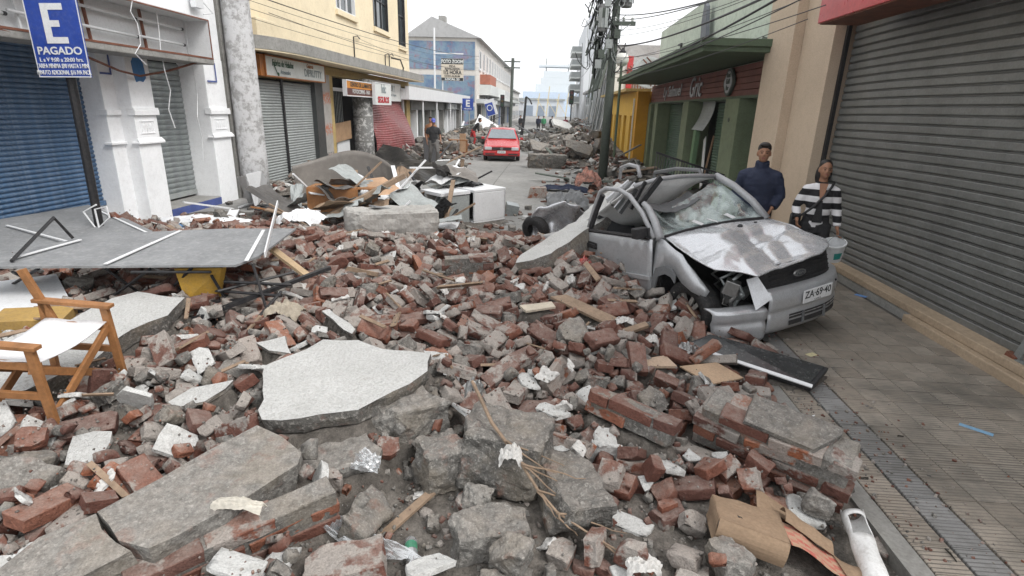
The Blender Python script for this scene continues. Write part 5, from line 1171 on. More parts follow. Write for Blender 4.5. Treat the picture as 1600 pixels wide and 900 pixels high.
    q = MB(); q.grid(lambda u, v: Vector((c.x+.2+.6*u, c.y-.30-.5*v, c.z+.12+.12*math.sin(u*5+v*3)-.25*v)), 8, 8); B(q, 'tail_panel', M_FRAME, thick=.02)
    return t
suv()
# footprint of the car keeps loose bricks out of it
_fp = [SUVM @ Vector(p) for p in ((.1, .62, 0), (.1, -.86, 0), (3.9, -.8, 0), (3.9, .7, 0), (1.2, .80, 0))]
HN.block([(p.x, p.y) for p in _fp], .2)

def red_car():
    p = G(783, 253, -.12); t = thing('red_hatchback', (p.x, p.y+.1, -.118), 'red hatchback parked facing us in the middle of the street', 'car', (0, 0, R(4)))
    B = lambda mb, n, m, pr=t, **k: mb.build(n, m, pr, world=False, **k)
    red = paint('red_car_paint', (.42, .022, .025), .25, .06, 2, .12, (.35, .2, .2), .02, 40, 0, .6); gl = paint('car_windscreen', (.16, .19, .21), .06, .15, 2, .1, (.3, .3, .3), .01, 10, 0, .9)
    # stations along y (0 = nose), each a half cross-section (x, z)
    st = [(0, [(.60, .30), (.74, .34), (.78, .48), (.74, .60), (.60, .64), (0, .66)]), (.10, [(.62, .22), (.80, .28), (.82, .50), (.79, .63), (.64, .68), (0, .70)]), (.9, [(.64, .2), (.82, .26), (.83, .55), (.80, .76), (.68, .85), (0, .88)]),
          (1.1, [(.64, .2), (.82, .26), (.83, .55), (.80, .80), (.70, .88), (0, .91)]), (1.75, [(.64, .2), (.82, .26), (.83, .55), (.81, .84), (.58, 1.33), (0, 1.38)]), (2.9, [(.64, .2), (.82, .26), (.83, .55), (.81, .86), (.58, 1.36), (0, 1.40)]), (3.5, [(.64, .2), (.82, .26), (.83, .55), (.80, .86), (.57, 1.24), (0, 1.28)]), (3.8, [(.62, .25), (.78, .3), (.80, .5), (.76, .8), (.6, .86), (0, .88)])]
    q = MB(); vs = []; n = 11
    for (y, pr) in st:
        row = [(x, y, z) for (x, z) in pr]+[(-x, y, z) for (x, z) in pr[-2::-1]]; vs += row
    fs = [(j*n+k, j*n+k+1, (j+1)*n+k+1, (j+1)*n+k) for j in range(len(st)-1) for k in range(n-1)]+[tuple(range(n))[::-1], tuple((len(st)-1)*n+k for k in range(n))]
    q.add(vs, fs); body = B(q, 'body', red, bevel=.02)
    q = MB(); q.add([(-.66, 1.16, .935), (.66, 1.16, .935), (.53, 1.70, 1.31), (-.53, 1.70, 1.31)], [(0, 1, 2, 3)]); q.v = [(x, y-.03, z+.02) for (x, y, z) in q.v]; B(q, 'windscreen', gl, thick=.01)
    for s in (-1, 1):
        q = MB(); q.add([(s*.80, 1.3, .90), (s*.80, 3.4, .93), (s*.62, 3.3, 1.24), (s*.62, 1.85, 1.29)], [(0, 1, 2, 3)]); q.v = [(x+s*.012, y, z) for (x, y, z) in q.v]; B(q, 'side_window', gl, thick=.01)
        q = MB(); q.bx(s*.44, s*.76, -.035, .05, .50, .635); B(q, 'headlight', paint('car_lamp', (.55, .58, .60), .1, .1, 5, .1, (.3, .3, .3), .02, 20, .2, .8), bevel=.02)
        q = MB(); q.box((s*.90, 1.35, .95), (.14, .08, .11)); B(q, 'mirror', red, bevel=.02)
        for y in (.72, 3.1): wheel(t, basis((0, 1, 0), za=(s, 0, 0), loc=(s*.74, y, .285)), .285, .17, 'wheel', 5)
        q = MB(); q.bx(s*.30, s*.72, -.065, -.04, .30, .36); B(q, 'fog_slot', M_PLAST)
    q = MB(); q.bx(-.42, .42, -.03, .02, .51, .62); gr = B(q, 'grille', M_PLAST)
    q = MB(); q.lathe([(.065, 0), (.065, .015), (.045, .015), (.045, .01)], 20, basis((1, 0, 0), za=(0, -1, 0), loc=(0, -.03, .57))); B(q, 'badge', M_CHROME, gr)
    q = MB(); q.bx(-.82, .82, -.06, .12, .26, .45); B(q, 'bumper', red, bevel=.03)
    q = MB(); q.bx(-.18, .18, -.075, -.062, .37, .48); pl = B(q, 'number_plate', M_STEELW); text_part('lettering', 'UV·25·31', .085, basis((1, 0, 0), ya=(0, 0, 1), loc=(0, -.077, .425)), M_SIGNTXT, pl, .001, .001, sx=.9, world=False)
    q = MB(); q.bx(-.6, .6, .0, 3.6, .14, .25); B(q, 'underbody', M_BLACKP)
red_car()

# ================================================================ PEOPLE
def remeshed(mb, voxel, mats, name, inv=None, smooth=4):
    me = mb.mesh(name, mats); tmp = bpy.data.objects.new('tmp', me); COL.objects.link(tmp)
    md = tmp.modifiers.new('r', 'REMESH'); md.mode = 'VOXEL'; md.voxel_size = voxel; md.use_smooth_shade = True
    if smooth: ms = tmp.modifiers.new('s', 'SMOOTH'); ms.iterations = smooth; ms.factor = .5
    dg = bpy.context.evaluated_depsgraph_get(); out = bpy.data.meshes.new_from_object(tmp.evaluated_get(dg)); bpy.data.objects.remove(tmp)
    out.materials.clear()
    for m in (mats if isinstance(mats, (list, tuple)) else [mats]): out.materials.append(m)
    out.name = name; return out
def ell(mb, c, r, n=14, M=None):
    prof = [(math.sin(a), -math.cos(a)) for a in [math.pi*k/10 for k in range(1, 10)]]
    T = Matrix.Translation(Vector(c)) @ (M if M is not None else Matrix.Identity(4)) @ Matrix.Diagonal((r[0], r[1], r[2], 1)); mb.lathe(prof, n, T)
def loft(mb, secs, n=18):          # secs: (z, rx, ry, cx, cy)
    vs = [(s[3]+s[1]*math.cos(2*math.pi*k/n), s[4]+s[2]*math.sin(2*math.pi*k/n), s[0]) for s in secs for k in range(n)]
    fs = [(i*n+k, i*n+(k+1) % n, (i+1)*n+(k+1) % n, (i+1)*n+k) for i in range(len(secs)-1) for k in range(n)]+[tuple(range(n-1, -1, -1)), tuple((len(secs)-1)*n+k for k in range(n))]
    mb.add(vs, fs)
M_SKIN = paint('brown_skin', (.30, .155, .095), .55, .08, 6, .1, (.2, .1, .06), .05, 80)
M_HAIR = paint('black_hair', (.014, .011, .010), .5, .2, 20, .2, (.03, .025, .02), .4, 60)
M_SHOE = paint('dark_shoe', (.02, .018, .017), .5)
def hand(mb, wr, d, side, curl=.5, s=1.0):
    """palm with four fingers and a thumb; d = pointing direction, side = direction of the thumb"""
    wr, d, side = Vector(wr), Vector(d).normalized(), Vector(side); side = (side-d*side.dot(d)).normalized(); nrm = d.cross(side)
    M = basis(d, ya=side, loc=wr+d*.05*s); ell(mb, (0, 0, 0), (.055*s, .042*s, .018*s), 12, M) if False else mb.add(*_ellv((.056*s, .042*s, .019*s)), M)
    for k, L in enumerate((.070, .080, .075, .060)):
        b = wr+d*.085*s+side*(.030-.020*k)*s; e1 = b+(d*math.cos(curl)-nrm*math.sin(curl))*L*.5*s; e2 = e1+(d*math.cos(curl*2)-nrm*math.sin(curl*2))*L*.5*s
        mb.tube([b-d*.02, b, e1, e2], [.010*s, .0098*s, .009*s, .007*s], 6)
    b = wr+d*.03*s+side*.035*s; mb.tube([b-side*.01, b+side*.025*s+d*.025*s, b+side*.03*s+d*.06*s-nrm*.015], [.012*s, .0115*s, .009*s], 6)
def _ellv(r, n=12):
    prof = [(math.sin(a), -math.cos(a)) for a in [math.pi*k/8 for k in range(1, 8)]]
    vs = [(r[0]*p[0]*math.cos(2*math.pi*k/n), r[1]*p[0]*math.sin(2*math.pi*k/n), r[2]*p[1]) for p in prof for k in range(n)]
    fs = [(i*n+k, i*n+(k+1) % n, (i+1)*n+(k+1) % n, (i+1)*n+k) for i in range(6) for k in range(n)]+[tuple(range(n-1, -1, -1)), tuple(6*n+k for k in range(n))]
    return vs, fs
def person(label, loc, rotz, H, top, trous, arms, legs=None, skin=None, hair='short', female=False, lean=0, turn=0, cap=None, voxel=.012, bulk=1.0, topless=False, group=None, collar=True, long_sleeve=True, tilt=0, name='person'):
    skin = skin or M_SKIN; t = thing(name, loc, label, 'person', (0, 0, rotz), group); s = H/1.75
    def put(mb, nm, mat, par=t, vx=voxel, sm=4, rm=True):
        if rm: me = remeshed(mb, vx, mat, nm, None, sm)
        else: me = mb.mesh(nm, mat, None, True)
        o = bpy.data.objects.new(nm, me); COL.objects.link(o); o.parent = par; return o
    def sh(p):     # forward lean of everything above the hips
        z = p[2]; k = max(0, z-.95*s); return Vector((p[0], p[1]-k*math.tan(lean), z-(k*(1-math.cos(lean)))))
    S_ = lambda *p: sh((p[0]*s, p[1]*s, p[2]*s))
    legs = legs or {1: [(.10, 0, .92), (.11, -.02, .50), (.115, .01, .09)], -1: [(-.10, 0, .92), (-.11, -.02, .50), (-.115, .01, .09)]}
    sw = .165 if female else .19
    # skin: head, neck, torso core, limbs in one surface
    b = MB(); hc = S_(0, -.02, 1.625); HM = Matrix.Rotation(turn, 4, 'Z') @ Matrix.Rotation(tilt, 4, 'X')
    def hp(x, y, z): return hc+(HM @ Vector((x*s, y*s, z*s)))
    def he(c, r):
        vs, fs = _ellv((r[0]*s, r[1]*s, r[2]*s), 16); b.add(vs, fs, Matrix.Translation(hp(*c)) @ HM)
    he((0, .012, .03), (.074, .092, .092)); he((0, -.022, -.035), (.060, .066, .080)); he((0, -.045, -.075), (.036, .036, .032)); he((0, -.096, -.012), (.013, .018, .026)); he((0, -.085, .012), (.012, .012, .028))
    he((.076, .01, -.008), (.012, .022, .032)); he((-.076, .01, -.008), (.012, .022, .032)); he((.03, -.062, -.015), (.022, .022, .02)); he((-.03, -.062, -.015), (.022, .022, .02))
    b.tube([S_(0, .01, 1.42), S_(0, 0, 1.52), hp(0, .01, -.03)], [.062*s, .052*s, .05*s], 12)
    loft(b, [(z*s, rx*s, ry*s, 0, 0) for (z, rx, ry) in ((.86, .14, .09), (1.0, .13, .085), (1.15, .125, .08), (1.27, .14, .09), (1.34, .12, .08), (1.40, .07, .055))])
    b.v = [tuple(sh(v)) if v[2] > .9*s and (Vector(v)-hc).length > .2*s else v for v in b.v] if lean else b.v
    for sd in (1, -1):
        a = [S_(*p) for p in arms[sd]]; b.tube([S_(sd*.1, 0, 1.35), a[0], a[0].lerp(a[1], .5), a[1], a[1].lerp(a[2], .35), a[2]], [.045*s, .046*s, .043*s, .036*s, .037*s, .026*s], 10)
        d = (a[2]-a[1]).normalized(); hand(b, a[2], d, Vector((0, -1, .1)) if abs(d.y) < .8 else Vector((-sd, 0, 0)), .55, s)
        l = [Vector(p)*s for p in legs[sd]]; b.tube([l[0], l[0].lerp(l[1], .5), l[1], l[1].lerp(l[2], .3), l[2]], [.085*s, .075*s, .052*s, .055*s, .036*s], 10)
    body = put(b, 'body', skin)
    # eyes, brows, mouth
    q = MB()
    for sd in (1, -1): q.add(*_ellv((.0115*s, .006*s, .0052*s), 10), Matrix.Translation(hp(sd*.030, -.083, .008)) @ HM)
    put(q, 'eyes', paint('dark_eyes', (.02, .015, .012), .2), body, rm=False)
    q = MB()
    for sd in (1, -1): q.tube([hp(sd*.012, -.088, .027), hp(sd*.030, -.087, .034), hp(sd*.05, -.074, .027)], .0032*s, 5)
    put(q, 'brows', M_HAIR, body, rm=False)
    q = MB(); q.add(*_ellv((.024*s, .008*s, .008*s), 10), Matrix.Translation(hp(0, -.080, -.055)) @ HM); put(q, 'lips', paint('lips', (.25, .085, .07), .45), body, rm=False)
    # hair or cap
    q = MB(); q.add(*_ellv((.081*s, .094*s, .082*s), 18), Matrix.Translation(hp(0, .024, .058)) @ HM)
    if hair != 'short': q = MB(); q.add(*_ellv((.079*s, .088*s, .080*s), 18), Matrix.Translation(hp(0, .028, .057)) @ HM)
    if hair == 'short': q.add(*_ellv((.078*s, .06*s, .08*s), 14), Matrix.Translation(hp(0, .055, .0)) @ HM); q.add(*_ellv((.066*s, .034*s, .026*s), 12), Matrix.Translation(hp(0, -.058, .100)) @ HM)
    else:
        q.add(*_ellv((.082*s, .065*s, .10*s), 14), Matrix.Translation(hp(0, .045, -.01)) @ HM); q.add(*_ellv((.045*s, .045*s, .12*s), 12), Matrix.Translation(hp(-.055, .055, -.07)) @ HM); q.add(*_ellv((.04*s, .04*s, .09*s), 12), Matrix.Translation(hp(.06, .05, -.06)) @ HM)
    if cap:
        q = MB(); q.add(*_ellv((.088*s, .102*s, .075*s), 18), Matrix.Translation(hp(0, .012, .065)) @ HM); q.add(*_ellv((.062*s, .075*s, .008*s), 14), Matrix.Translation(hp(0, -.105, .045)) @ HM); put(q, 'cap', cap, t, .008, 2)
    else: put(q, 'hair', M_HAIR, t, .008, 2)
    # top
    if not topless:
        q = MB(); k = bulk
        secs = [(.84, .175, .125), (.98, .172, .12), (1.12, .168, .118), (1.25, .178, .122), (1.33, .165, .11), (1.39, .125, .09), (1.43, .088, .075), (1.47, .07, .066)]
        loft(q, [(z*s, rx*s*k*(.9 if female and z < 1.2 else 1), ry*s*k, 0, 0) for (z, rx, ry) in secs]); q.v = [tuple(sh(v)) for v in q.v]
        for sd in (1, -1):
            a = [S_(*p) for p in arms[sd]]; e = a[1].lerp(a[2], .86) if long_sleeve else a[1].lerp(a[0], .25)
            pts = [S_(sd*.08, 0, 1.395), a[0], a[0].lerp(a[1], .5), a[1], e] if long_sleeve else [S_(sd*.08, 0, 1.395), a[0], e]
            rr = [.060, .072*k, .068*k, .060*k, .050*k] if long_sleeve else [.06, .072, .07]; q.tube(pts, [r*s for r in rr], 12)
        if collar: q.tube([S_(0, .0, 1.43), S_(0, -.005, 1.53)], [.085*s, .078*s], 14)
        jk = put(q, 'jacket' if collar else 'shirt', top, t, voxel*1.15, 3)
        for v in jk.data.vertices: v.co += v.normal*(.012*mnoise.noise(v.co*11)+.010*abs(mnoise.noise(Vector((v.co.x*9, v.co.y*9, v.co.z*22)))))
    q = MB(); loft(q, [(z*s, rx*s, ry*s, 0, 0) for (z, rx, ry) in ((.80, .165, .12), (.9, .172, .122), (1.0, .16, .115), (1.03, .15, .105))])
    for sd in (1, -1):
        l = [Vector(p)*s for p in legs[sd]]; q.tube([l[0], l[0].lerp(l[1], .5), l[1], l[1].lerp(l[2], .5), l[2]+(l[1]-l[2])*.04], [.105*s, .095*s, .075*s, .07*s, .068*s], 12)
    put(q, 'trousers', trous, t, voxel*1.15, 3)
    for sd in (1, -1):
        l = Vector(legs[sd][2])*s; q = MB(); q.add(*_ellv((.048*s, .125*s, .05*s), 14), Matrix.Translation(l+Vector((0, -.055*s, -.045*s)))); q.box((l.x, l.y-.05*s, l.z-.08*s), (.085*s, .23*s, .02*s)); put(q, 'shoe', M_SHOE, t, .01, 2)
    return t
def at_face(x, y, X, H):   # stands on z=0, head top at this pixel
    p = AX(x, y, X); return p
NAVY = paint('navy_jacket', (.020, .026, .052), .8, .2, 5, .15, (.04, .05, .08), .3, 60)
DARK = paint('dark_cloth', (.022, .022, .024), .85, .2, 5, .15); GREYT = paint('grey_trousers', (.12, .115, .11), .85, .15, 5, .2)
p = AX(1197, 223, 2.80)
person('man in a navy zip jacket with hands in his pockets beside the beige pilaster', (p.x, p.y, 0), R(-22), p.z, NAVY, DARK,
       {1: [(.185, .02, 1.345), (.26, .04, 1.10), (.19, -.10, .95)], -1: [(-.185, .02, 1.345), (-.26, .04, 1.10), (-.19, -.10, .95)]}, bulk=1.12, turn=R(4), lean=.05)
def stripes():
    t = NT('striped_knit'); sp = t.n('SeparateXYZ'); t.l(t.tc.outputs['Object'], sp.inputs[0]); f = t.math('FRACT', t.math('ADD', t.math('MULTIPLY', sp.outputs['Z'], 1/.155), .12)); n = t.noise(80, 2)
    return t.fin(t.ramp(f, [(0, (.016, .016, .018)), (.5, (.016, .016, .018)), (.52, (.66, .65, .66)), (1, (.66, .65, .66))], 'CONSTANT'), .9, t.bump(n, .3, .003))
p = AX(1293, 250, 3.42)
W_ROT = R(-18); W_L = Vector((p.x, p.y, 0))
wm = person('woman in a black and white striped cardigan beside the grey roller shutter', W_L, W_ROT, p.z, stripes(), DARK,
       {1: [(.16, 0, 1.355), (.225, .03, 1.11), (.265, -.08, .88)], -1: [(-.16, 0, 1.355), (-.255, .05, 1.12), (-.235, -.12, .96)]}, hair='long', female=True, collar=False, turn=R(8), bulk=.98)
ws_ = p.z/1.75
q = MB(); q.add([(-.05*ws_, -.128*ws_, 1.46*ws_), (.05*ws_, -.128*ws_, 1.46*ws_), (.012*ws_, -.142*ws_, 1.22*ws_), (-.012*ws_, -.142*ws_, 1.22*ws_)], [(0, 1, 2, 3)]); q.build('neckline', M_SKIN, wm, world=False, thick=.012)
q = MB(); q.add([(-.022*ws_, -.143*ws_, 1.24*ws_), (.022*ws_, -.143*ws_, 1.24*ws_), (.06*ws_, -.135*ws_, .95*ws_), (-.06*ws_, -.135*ws_, .95*ws_)], [(0, 1, 2, 3)]); q.build('black_top', DARK, wm, world=False, thick=.014)
bg_ = thing('shoulder_bag', W_L, 'black shoulder bag slung across the woman in stripes', 'bag', (0, 0, W_ROT))
q = MB(); q.tube([(x*ws_, y*ws_, z*ws_) for (x, y, z) in ((.13, .0, 1.47), (.10, -.10, 1.42), (.03, -.15, 1.30), (-.08, -.16, 1.15), (-.18, -.13, 1.04), (-.24, -.02, 1.0))], .016, 6); q.build('strap', M_BLACKP, bg_, world=False)
q = MB(); q.box((-.24*ws_, .06, .90*ws_), (.11, .26, .22)); q.build('bag', M_BLACKP, bg_, world=False, bevel=.03)
WMAT = Matrix.Translation(W_L) @ Matrix.Rotation(W_ROT, 4, 'Z')
hb = WMAT @ (Vector((.275, -.13, .80))*ws_)
bk = thing('paint_bucket', hb+Vector((0, 0, -.3)), 'white plastic bucket with a teal label hanging from the woman\'s hand', 'bucket', (R(10), R(-16), R(20)))
q = MB(); q.lathe([(.095, 0), (.125, .22), (.135, .22), (.135, .245), (.12, .245), (.09, .012), (.01, .012)], 28, cap=True); q.build('pail', M_STEELW, bk, world=False, smooth=False)
q = MB(); q.grid(lambda u, v: ((.1+.017*v*1.3+.004)*math.cos(-2.3+.75*u), (.1+.017*v*1.3+.004)*math.sin(-2.3+.75*u), .05+.10*v), 8, 2); q.build('label', paint('teal_label', (.03, .30, .27), .5), bk, world=False)
q = MB(); q.tube([(.13*math.cos(a), 0, .23+.10*math.sin(a)) for a in [math.pi*k/10 for k in range(11)]], .004, 5); q.build('handle', M_GALV, bk, world=False)
# people further along the street
p = G(678, 258, -.005)
person('man in a black shirt and blue cap walking past the shops', (p.x, p.y, -.005), R(22), 1.72, DARK, GREYT,
       {1: [(.185, .02, 1.36), (.27, .02, 1.12), (.26, -.12, .92)], -1: [(-.185, .02, 1.36), (-.27, .08, 1.14), (-.25, .02, .88)]}, {1: [(.10, 0, .92), (.12, -.20, .52), (.12, -.08, .09)], -1: [(-.10, 0, .92), (-.11, .06, .50), (-.11, .28, .14)]}, cap=paint('blue_cap', (.10, .12, .42), .8), voxel=.016, tilt=R(18), long_sleeve=False, collar=False)
p = G(672, 249, -.005)
person('man with a tan vest walking behind the man in the blue cap', (p.x-.05, p.y+.5, -.005), R(-10), 1.74, paint('tan_vest', (.32, .16, .08), .8), paint('orange_trousers', (.26, .12, .06), .8), {1: [(.185, .02, 1.36), (.28, .02, 1.12), (.25, -.10, .90)], -1: [(-.185, .02, 1.36), (-.28, .04, 1.13), (-.27, 0, .88)]}, voxel=.018, long_sleeve=False, collar=False)
p = G(731, 231, -.005)
person('person in red trousers and dark top stooping over the rubble by the shop row', (p.x+.3, p.y, -.005), R(100), 1.7, DARK, paint('red_trousers', (.42, .03, .03), .8), {1: [(.21, -.05, 1.38), (.22, -.2, 1.1), (.15, -.3, .95)], -1: [(-.21, -.05, 1.38), (-.22, -.2, 1.1), (-.15, -.3, .95)]}, {1: [(.10, 0, .92), (.11, .15, .5), (.11, .42, .12)], -1: [(-.10, 0, .92), (-.11, -.1, .5), (-.11, .02, .09)]}, lean=.5, voxel=.02, collar=False)
far = [(841, 58, NAVY, DARK, 'distant person in a navy jacket beyond the rubble in mid street'), (849, 59, paint('green_shirt', (.05, .24, .11), .8), GREYT, 'distant person in a green shirt beyond the rubble'), (862, 57, DARK, DARK, 'distant dark-clothed person crouched near the green-shirted one'), (883, 55, paint('dark_red_top', (.20, .02, .04), .8), DARK, 'distant person in a dark red top by the leaning ruin'), (813, 56, DARK, GREYT, 'distant dark figure standing at the bent lamp mast')]
for (x, Y, tp, tr, lab) in far:
    c = AY(x, 200, Y); person(lab, (c.x, Y, -.11), R(random.uniform(-40, 40)), 1.66+.06*random.random(), tp, tr, {1: [(.20, .02, 1.40), (.25, .02, 1.12), (.2, -.12, .95)], -1: [(-.20, .02, 1.40), (-.25, .04, 1.13), (-.22, 0, .9)]}, voxel=.03, group='people far down the street', collar=False)

# ================================================================ LARGE DEBRIS, placed piece by piece
M_STUCCO = rubble_mat('white_stucco_face', 'plaster', 'object')
def stucco():
    t = NT('white_stucco_slab'); a = t.noise(3, 4, .6); b = t.noise(26, 4, .7); c = t.noise(120, 3, .6)
    col = t.mix(t.ramp(a, [(.35, 0), (.7, 1)]), (.49, .49, .475), (.575, .575, .56)); col = t.mix(t.ramp(t.noise(7, 5, .75), [(.60, 0), (.70, .6)]), col, (.32, .30, .27))
    col = t.mix(t.ramp(t.noise(60, 3, .7), [(.42, .35), (.56, 0)]), col, (.30, .29, .27))
    return t.fin(col, .9, t.bump(b, .9, .02, t.bump(t.noise(60, 3, .7), .9, .012, t.bump(c, .6, .006))))
M_STUC = stucco()
M_BROK = rubble_mat('broken_edge', 'concrete', 'object')
M_BRK = rubble_mat('masonry_brick', 'brick', 'object', .07)
M_WOOD = paint('varnished_pine', (.27, .125, .048), .55, .3, 7, .4, (.18, .08, .03), .2, 50)
M_RAWW = paint('grey_brown_timber', (.25, .18, .125), .85, .25, 5, .35, (.10, .08, .06), .4, 40)
M_CARD = paint('cardboard', (.25, .175, .115), .9, .12, 4, .25, (.20, .13, .08), .15, 60)
M_PAPER = paint('dirty_paper', (.50, .49, .47), .9, .15, 14, .5, (.28, .26, .23), .3, 60)
M_BOARDG = paint('grey_tabletop_board', (.20, .205, .21), .75, .15, 2.2, .4, (.40, .40, .39), .3, 30)
M_VINYL = paint('dark_vinyl_sheet', (.075, .07, .066), .5, .3, 1.5, .3, (.16, .145, .13), .1, 200)
M_CURL = paint('brown_grey_sheet', (.17, .155, .14), .55, .25, 1.0, .4, (.30, .28, .25), .1, 160)
M_PLASTIC = None
def jag(poly, n, amp, seed):
    rgx = random.Random(seed); out = []; m = len(poly)
    for i in range(m):
        a, b = Vector(poly[i]), Vector(poly[(i+1) % m])
        L = (b-a).length; k = max(1, int(L/n)); perp = Vector((-(b-a).y, (b-a).x, 0)).normalized()
        for j in range(k): out.append(a.lerp(b, j/k)+(perp*rgx.gauss(0, amp) if j else Vector((0, 0, 0))))
    return out
def plane_of(pts):
    A = np.array([[p.x, p.y, 1] for p in pts]); z = np.array([p.z for p in pts]); s, *_ = np.linalg.lstsq(A, z, rcond=None); return s
SMALLS = []
def slab(name, label, cat, px, thick, top, side=None, n=.10, amp=.012, seed=1, bump=.006, taper=.04, lift=True, sub=.07, group=None, block=True):
    """irregular slab whose upper face runs through the given (pixel x, pixel y, height) corners"""
    P = [G(x, y, z) for (x, y, z) in px]; s = plane_of(P)
    P = jag([Vector((p.x, p.y, s[0]*p.x+s[1]*p.y+s[2])) for p in P], n, amp, seed); rgx = random.Random(seed+5)
    nrm = Vector((-s[0], -s[1], 1)).normalized(); c = sum(P, Vector())/len(P)
    bm = bmesh.new(); tv = [bm.verts.new(p-c) for p in P]; ft = bm.faces.new(tv)
    if ft.normal.z < 0 or (ft.normal_update() or ft.normal.z < 0): bmesh.ops.reverse_faces(bm, faces=[ft])
    order = list(ft.verts); mv = [bm.verts.new(v.co-nrm*thick*rgx.uniform(.3, .6)+Vector((rgx.gauss(0, .008), rgx.gauss(0, .008), 0))) for v in order]
    bv = [bm.verts.new((v.co)*(1-taper)-nrm*thick*rgx.uniform(.92, 1.06)) for v in order]; N = len(order)
    for i in range(N):
        k = (i+1) % N
        for (a, b) in ((order, mv), (mv, bv)):
            f = bm.faces.new((a[k], a[i], b[i], b[k])); f.material_index = 1
    f = bm.faces.new(bv[::-1]); f.material_index = 1
    bmesh.ops.triangulate(bm, faces=[ft])
    for k in range(3):
        ed = [e for e in bm.edges if e.calc_length() > sub*2 and all(f.material_index == 0 for f in e.link_faces)]
        if ed: bmesh.ops.subdivide_edges(bm, edges=ed, cuts=1); bmesh.ops.triangulate(bm, faces=bm.faces[:])
    for v in bm.verts:
        if all(f.material_index == 0 for f in v.link_faces): v.co += nrm*bump*mnoise.noise((v.co+c)*7)
    bmesh.ops.recalc_face_normals(bm, faces=bm.faces); me = bpy.data.meshes.new(name); bm.to_mesh(me); bm.free(); me.materials.append(top); me.materials.append(side or M_BROK)
    o = bpy.data.objects.new(name, me); COL.objects.link(o); o.location = c; tag(o, label, cat, group)
    xy = [(p.x, p.y) for p in P]; f = lambda gx, gy: s[0]*gx+s[1]*gy+s[2]
    if lift: HN.raise_under(xy, lambda gx, gy: np.maximum(-.12, f(gx, gy)-thick*1.0-.01))
    if block: HN.block(xy, f)
    return o
def chunk(name, label, cat, x0, y0, x1, y1, z, seed, mat, deep=.9, hk=.6, ncut=7, yaw=0, amp=.03, rot=(0, 0), group=None, cuts=5):
    """lump filling the pixel box x0..x1, y0..y1; z = height of the bed under it"""
    b = G((x0+x1)/2, y1, z); L = (x1-x0)/FPX*(b-C_P).dot(C_F)*1.06; Hh = L*hk; Wd = L*deep
    me = broken_mesh(seed, L, Wd, Hh, ncut, cuts, amp, .38, 7); me.materials.append(mat)
    back = Vector((b.x, b.y, 0)).normalized(); c = b+back*Wd*.42; o = bpy.data.objects.new(name, me); COL.objects.link(o)
    o.location = (c.x, c.y, z+Hh*.42); o.rotation_euler = (rot[0], rot[1], math.atan2(b.y, b.x)-math.pi/2+yaw); tag(o, label, cat, group)
    xa = Vector((math.cos(o.rotation_euler.z), math.sin(o.rotation_euler.z), 0)); ya = Vector((-xa.y, xa.x, 0))
    pl = [(c.x+xa.x*a*L*.40+ya.x*d*Wd*.40, c.y+xa.y*a*L*.40+ya.y*d*Wd*.40) for (a, d) in ((-1, -1), (1, -1), (1, 1), (-1, 1))]
    HN.raise_under(pl, z-.01); HN.block(pl, z+Hh*.72); return o
BRM = [broken_mesh(700+k, BL, BW, BH, [0, 1, 1, 2][k], 2, .009, .12) for k in range(4)]
BRH = [broken_mesh(720+k, BL*.5, BW, BH, [1, 2][k % 2], 2, .010, .22) for k in range(2)]
for m_ in BRM+BRH: m_.materials.append(M_BRK)
def masonry(name, label, M, nx, ny, nz, seed, topmat=None, ragged=.5):
    """lump of brickwork: nx bricks long, ny deep, nz courses, bricks as parts in a mortar core"""
    t = bpy.data.objects.new(name, None); COL.objects.link(t); t.matrix_world = M; MW[t.name] = M; tag(t, label, 'brickwork'); rgx = random.Random(seed)
    jx, jy, jz = BL+.016, BW+.014, BH+.014; L, D, Hh = nx*jx, ny*jy, nz*jz
    for k in range(nz):
        off = (k % 2)*jx/2
        for j in range(ny):
            i = -1
            while True:
                i += 1; x = i*jx-off
                if x > L-.06: break
                full = x >= -.01 and x+BL <= L+.06
                if rgx.random() < ragged*.16 and (i == 0 or x+2*jx > L or k == nz-1): continue
                me = rgx.choice(BRM) if full else rgx.choice(BRH)
                o = bpy.data.objects.new('brick', me); COL.objects.link(o); o.parent = t
                o.location = (x+(BL/2 if full else (BL*.75 if x < 0 else BL*.25))+rgx.gauss(0, .005)-L/2, j*jy+jy/2-D/2+rgx.gauss(0, .009), k*jz+jz/2+rgx.gauss(0, .003)); o.rotation_euler = (rgx.gauss(0, .03), rgx.gauss(0, .03), rgx.gauss(0, .05)+(math.pi if rgx.random() < .5 else 0))
    core = broken_mesh(seed+40, L*.93, D*.80, Hh*.93, 2, 3, .010, .10); core.materials.append(M_BROK); core.transform(Matrix.Translation((0, 0, Hh/2))); o = bpy.data.objects.new('mortar', core); COL.objects.link(o); o.parent = t
    if topmat is not None:
        cp = broken_mesh(seed+60, L*.62, D*.9, .03, 5, 3, .010, .35); cp.materials.append(topmat); o = bpy.data.objects.new('render_coat', cp); COL.objects.link(o); o.parent = t; o.location = (L*.04, 0, Hh+.012)
    pl = [M @ Vector(p) for p in ((-L/2, -D/2, 0), (L/2, -D/2, 0), (L/2, D/2, 0), (-L/2, D/2, 0))]; tp = M @ Vector((0, 0, Hh)); bz = (M @ Vector((0, 0, 0))).z
    xy = [(p.x, p.y) for p in pl]; zz = plane_of(pl); f = lambda gx, gy: zz[0]*gx+zz[1]*gy+zz[2]
    HN.raise_under(xy, lambda gx, gy: f(gx, gy)-.02); HN.block(xy, lambda gx, gy: f(gx, gy)+Hh); return t
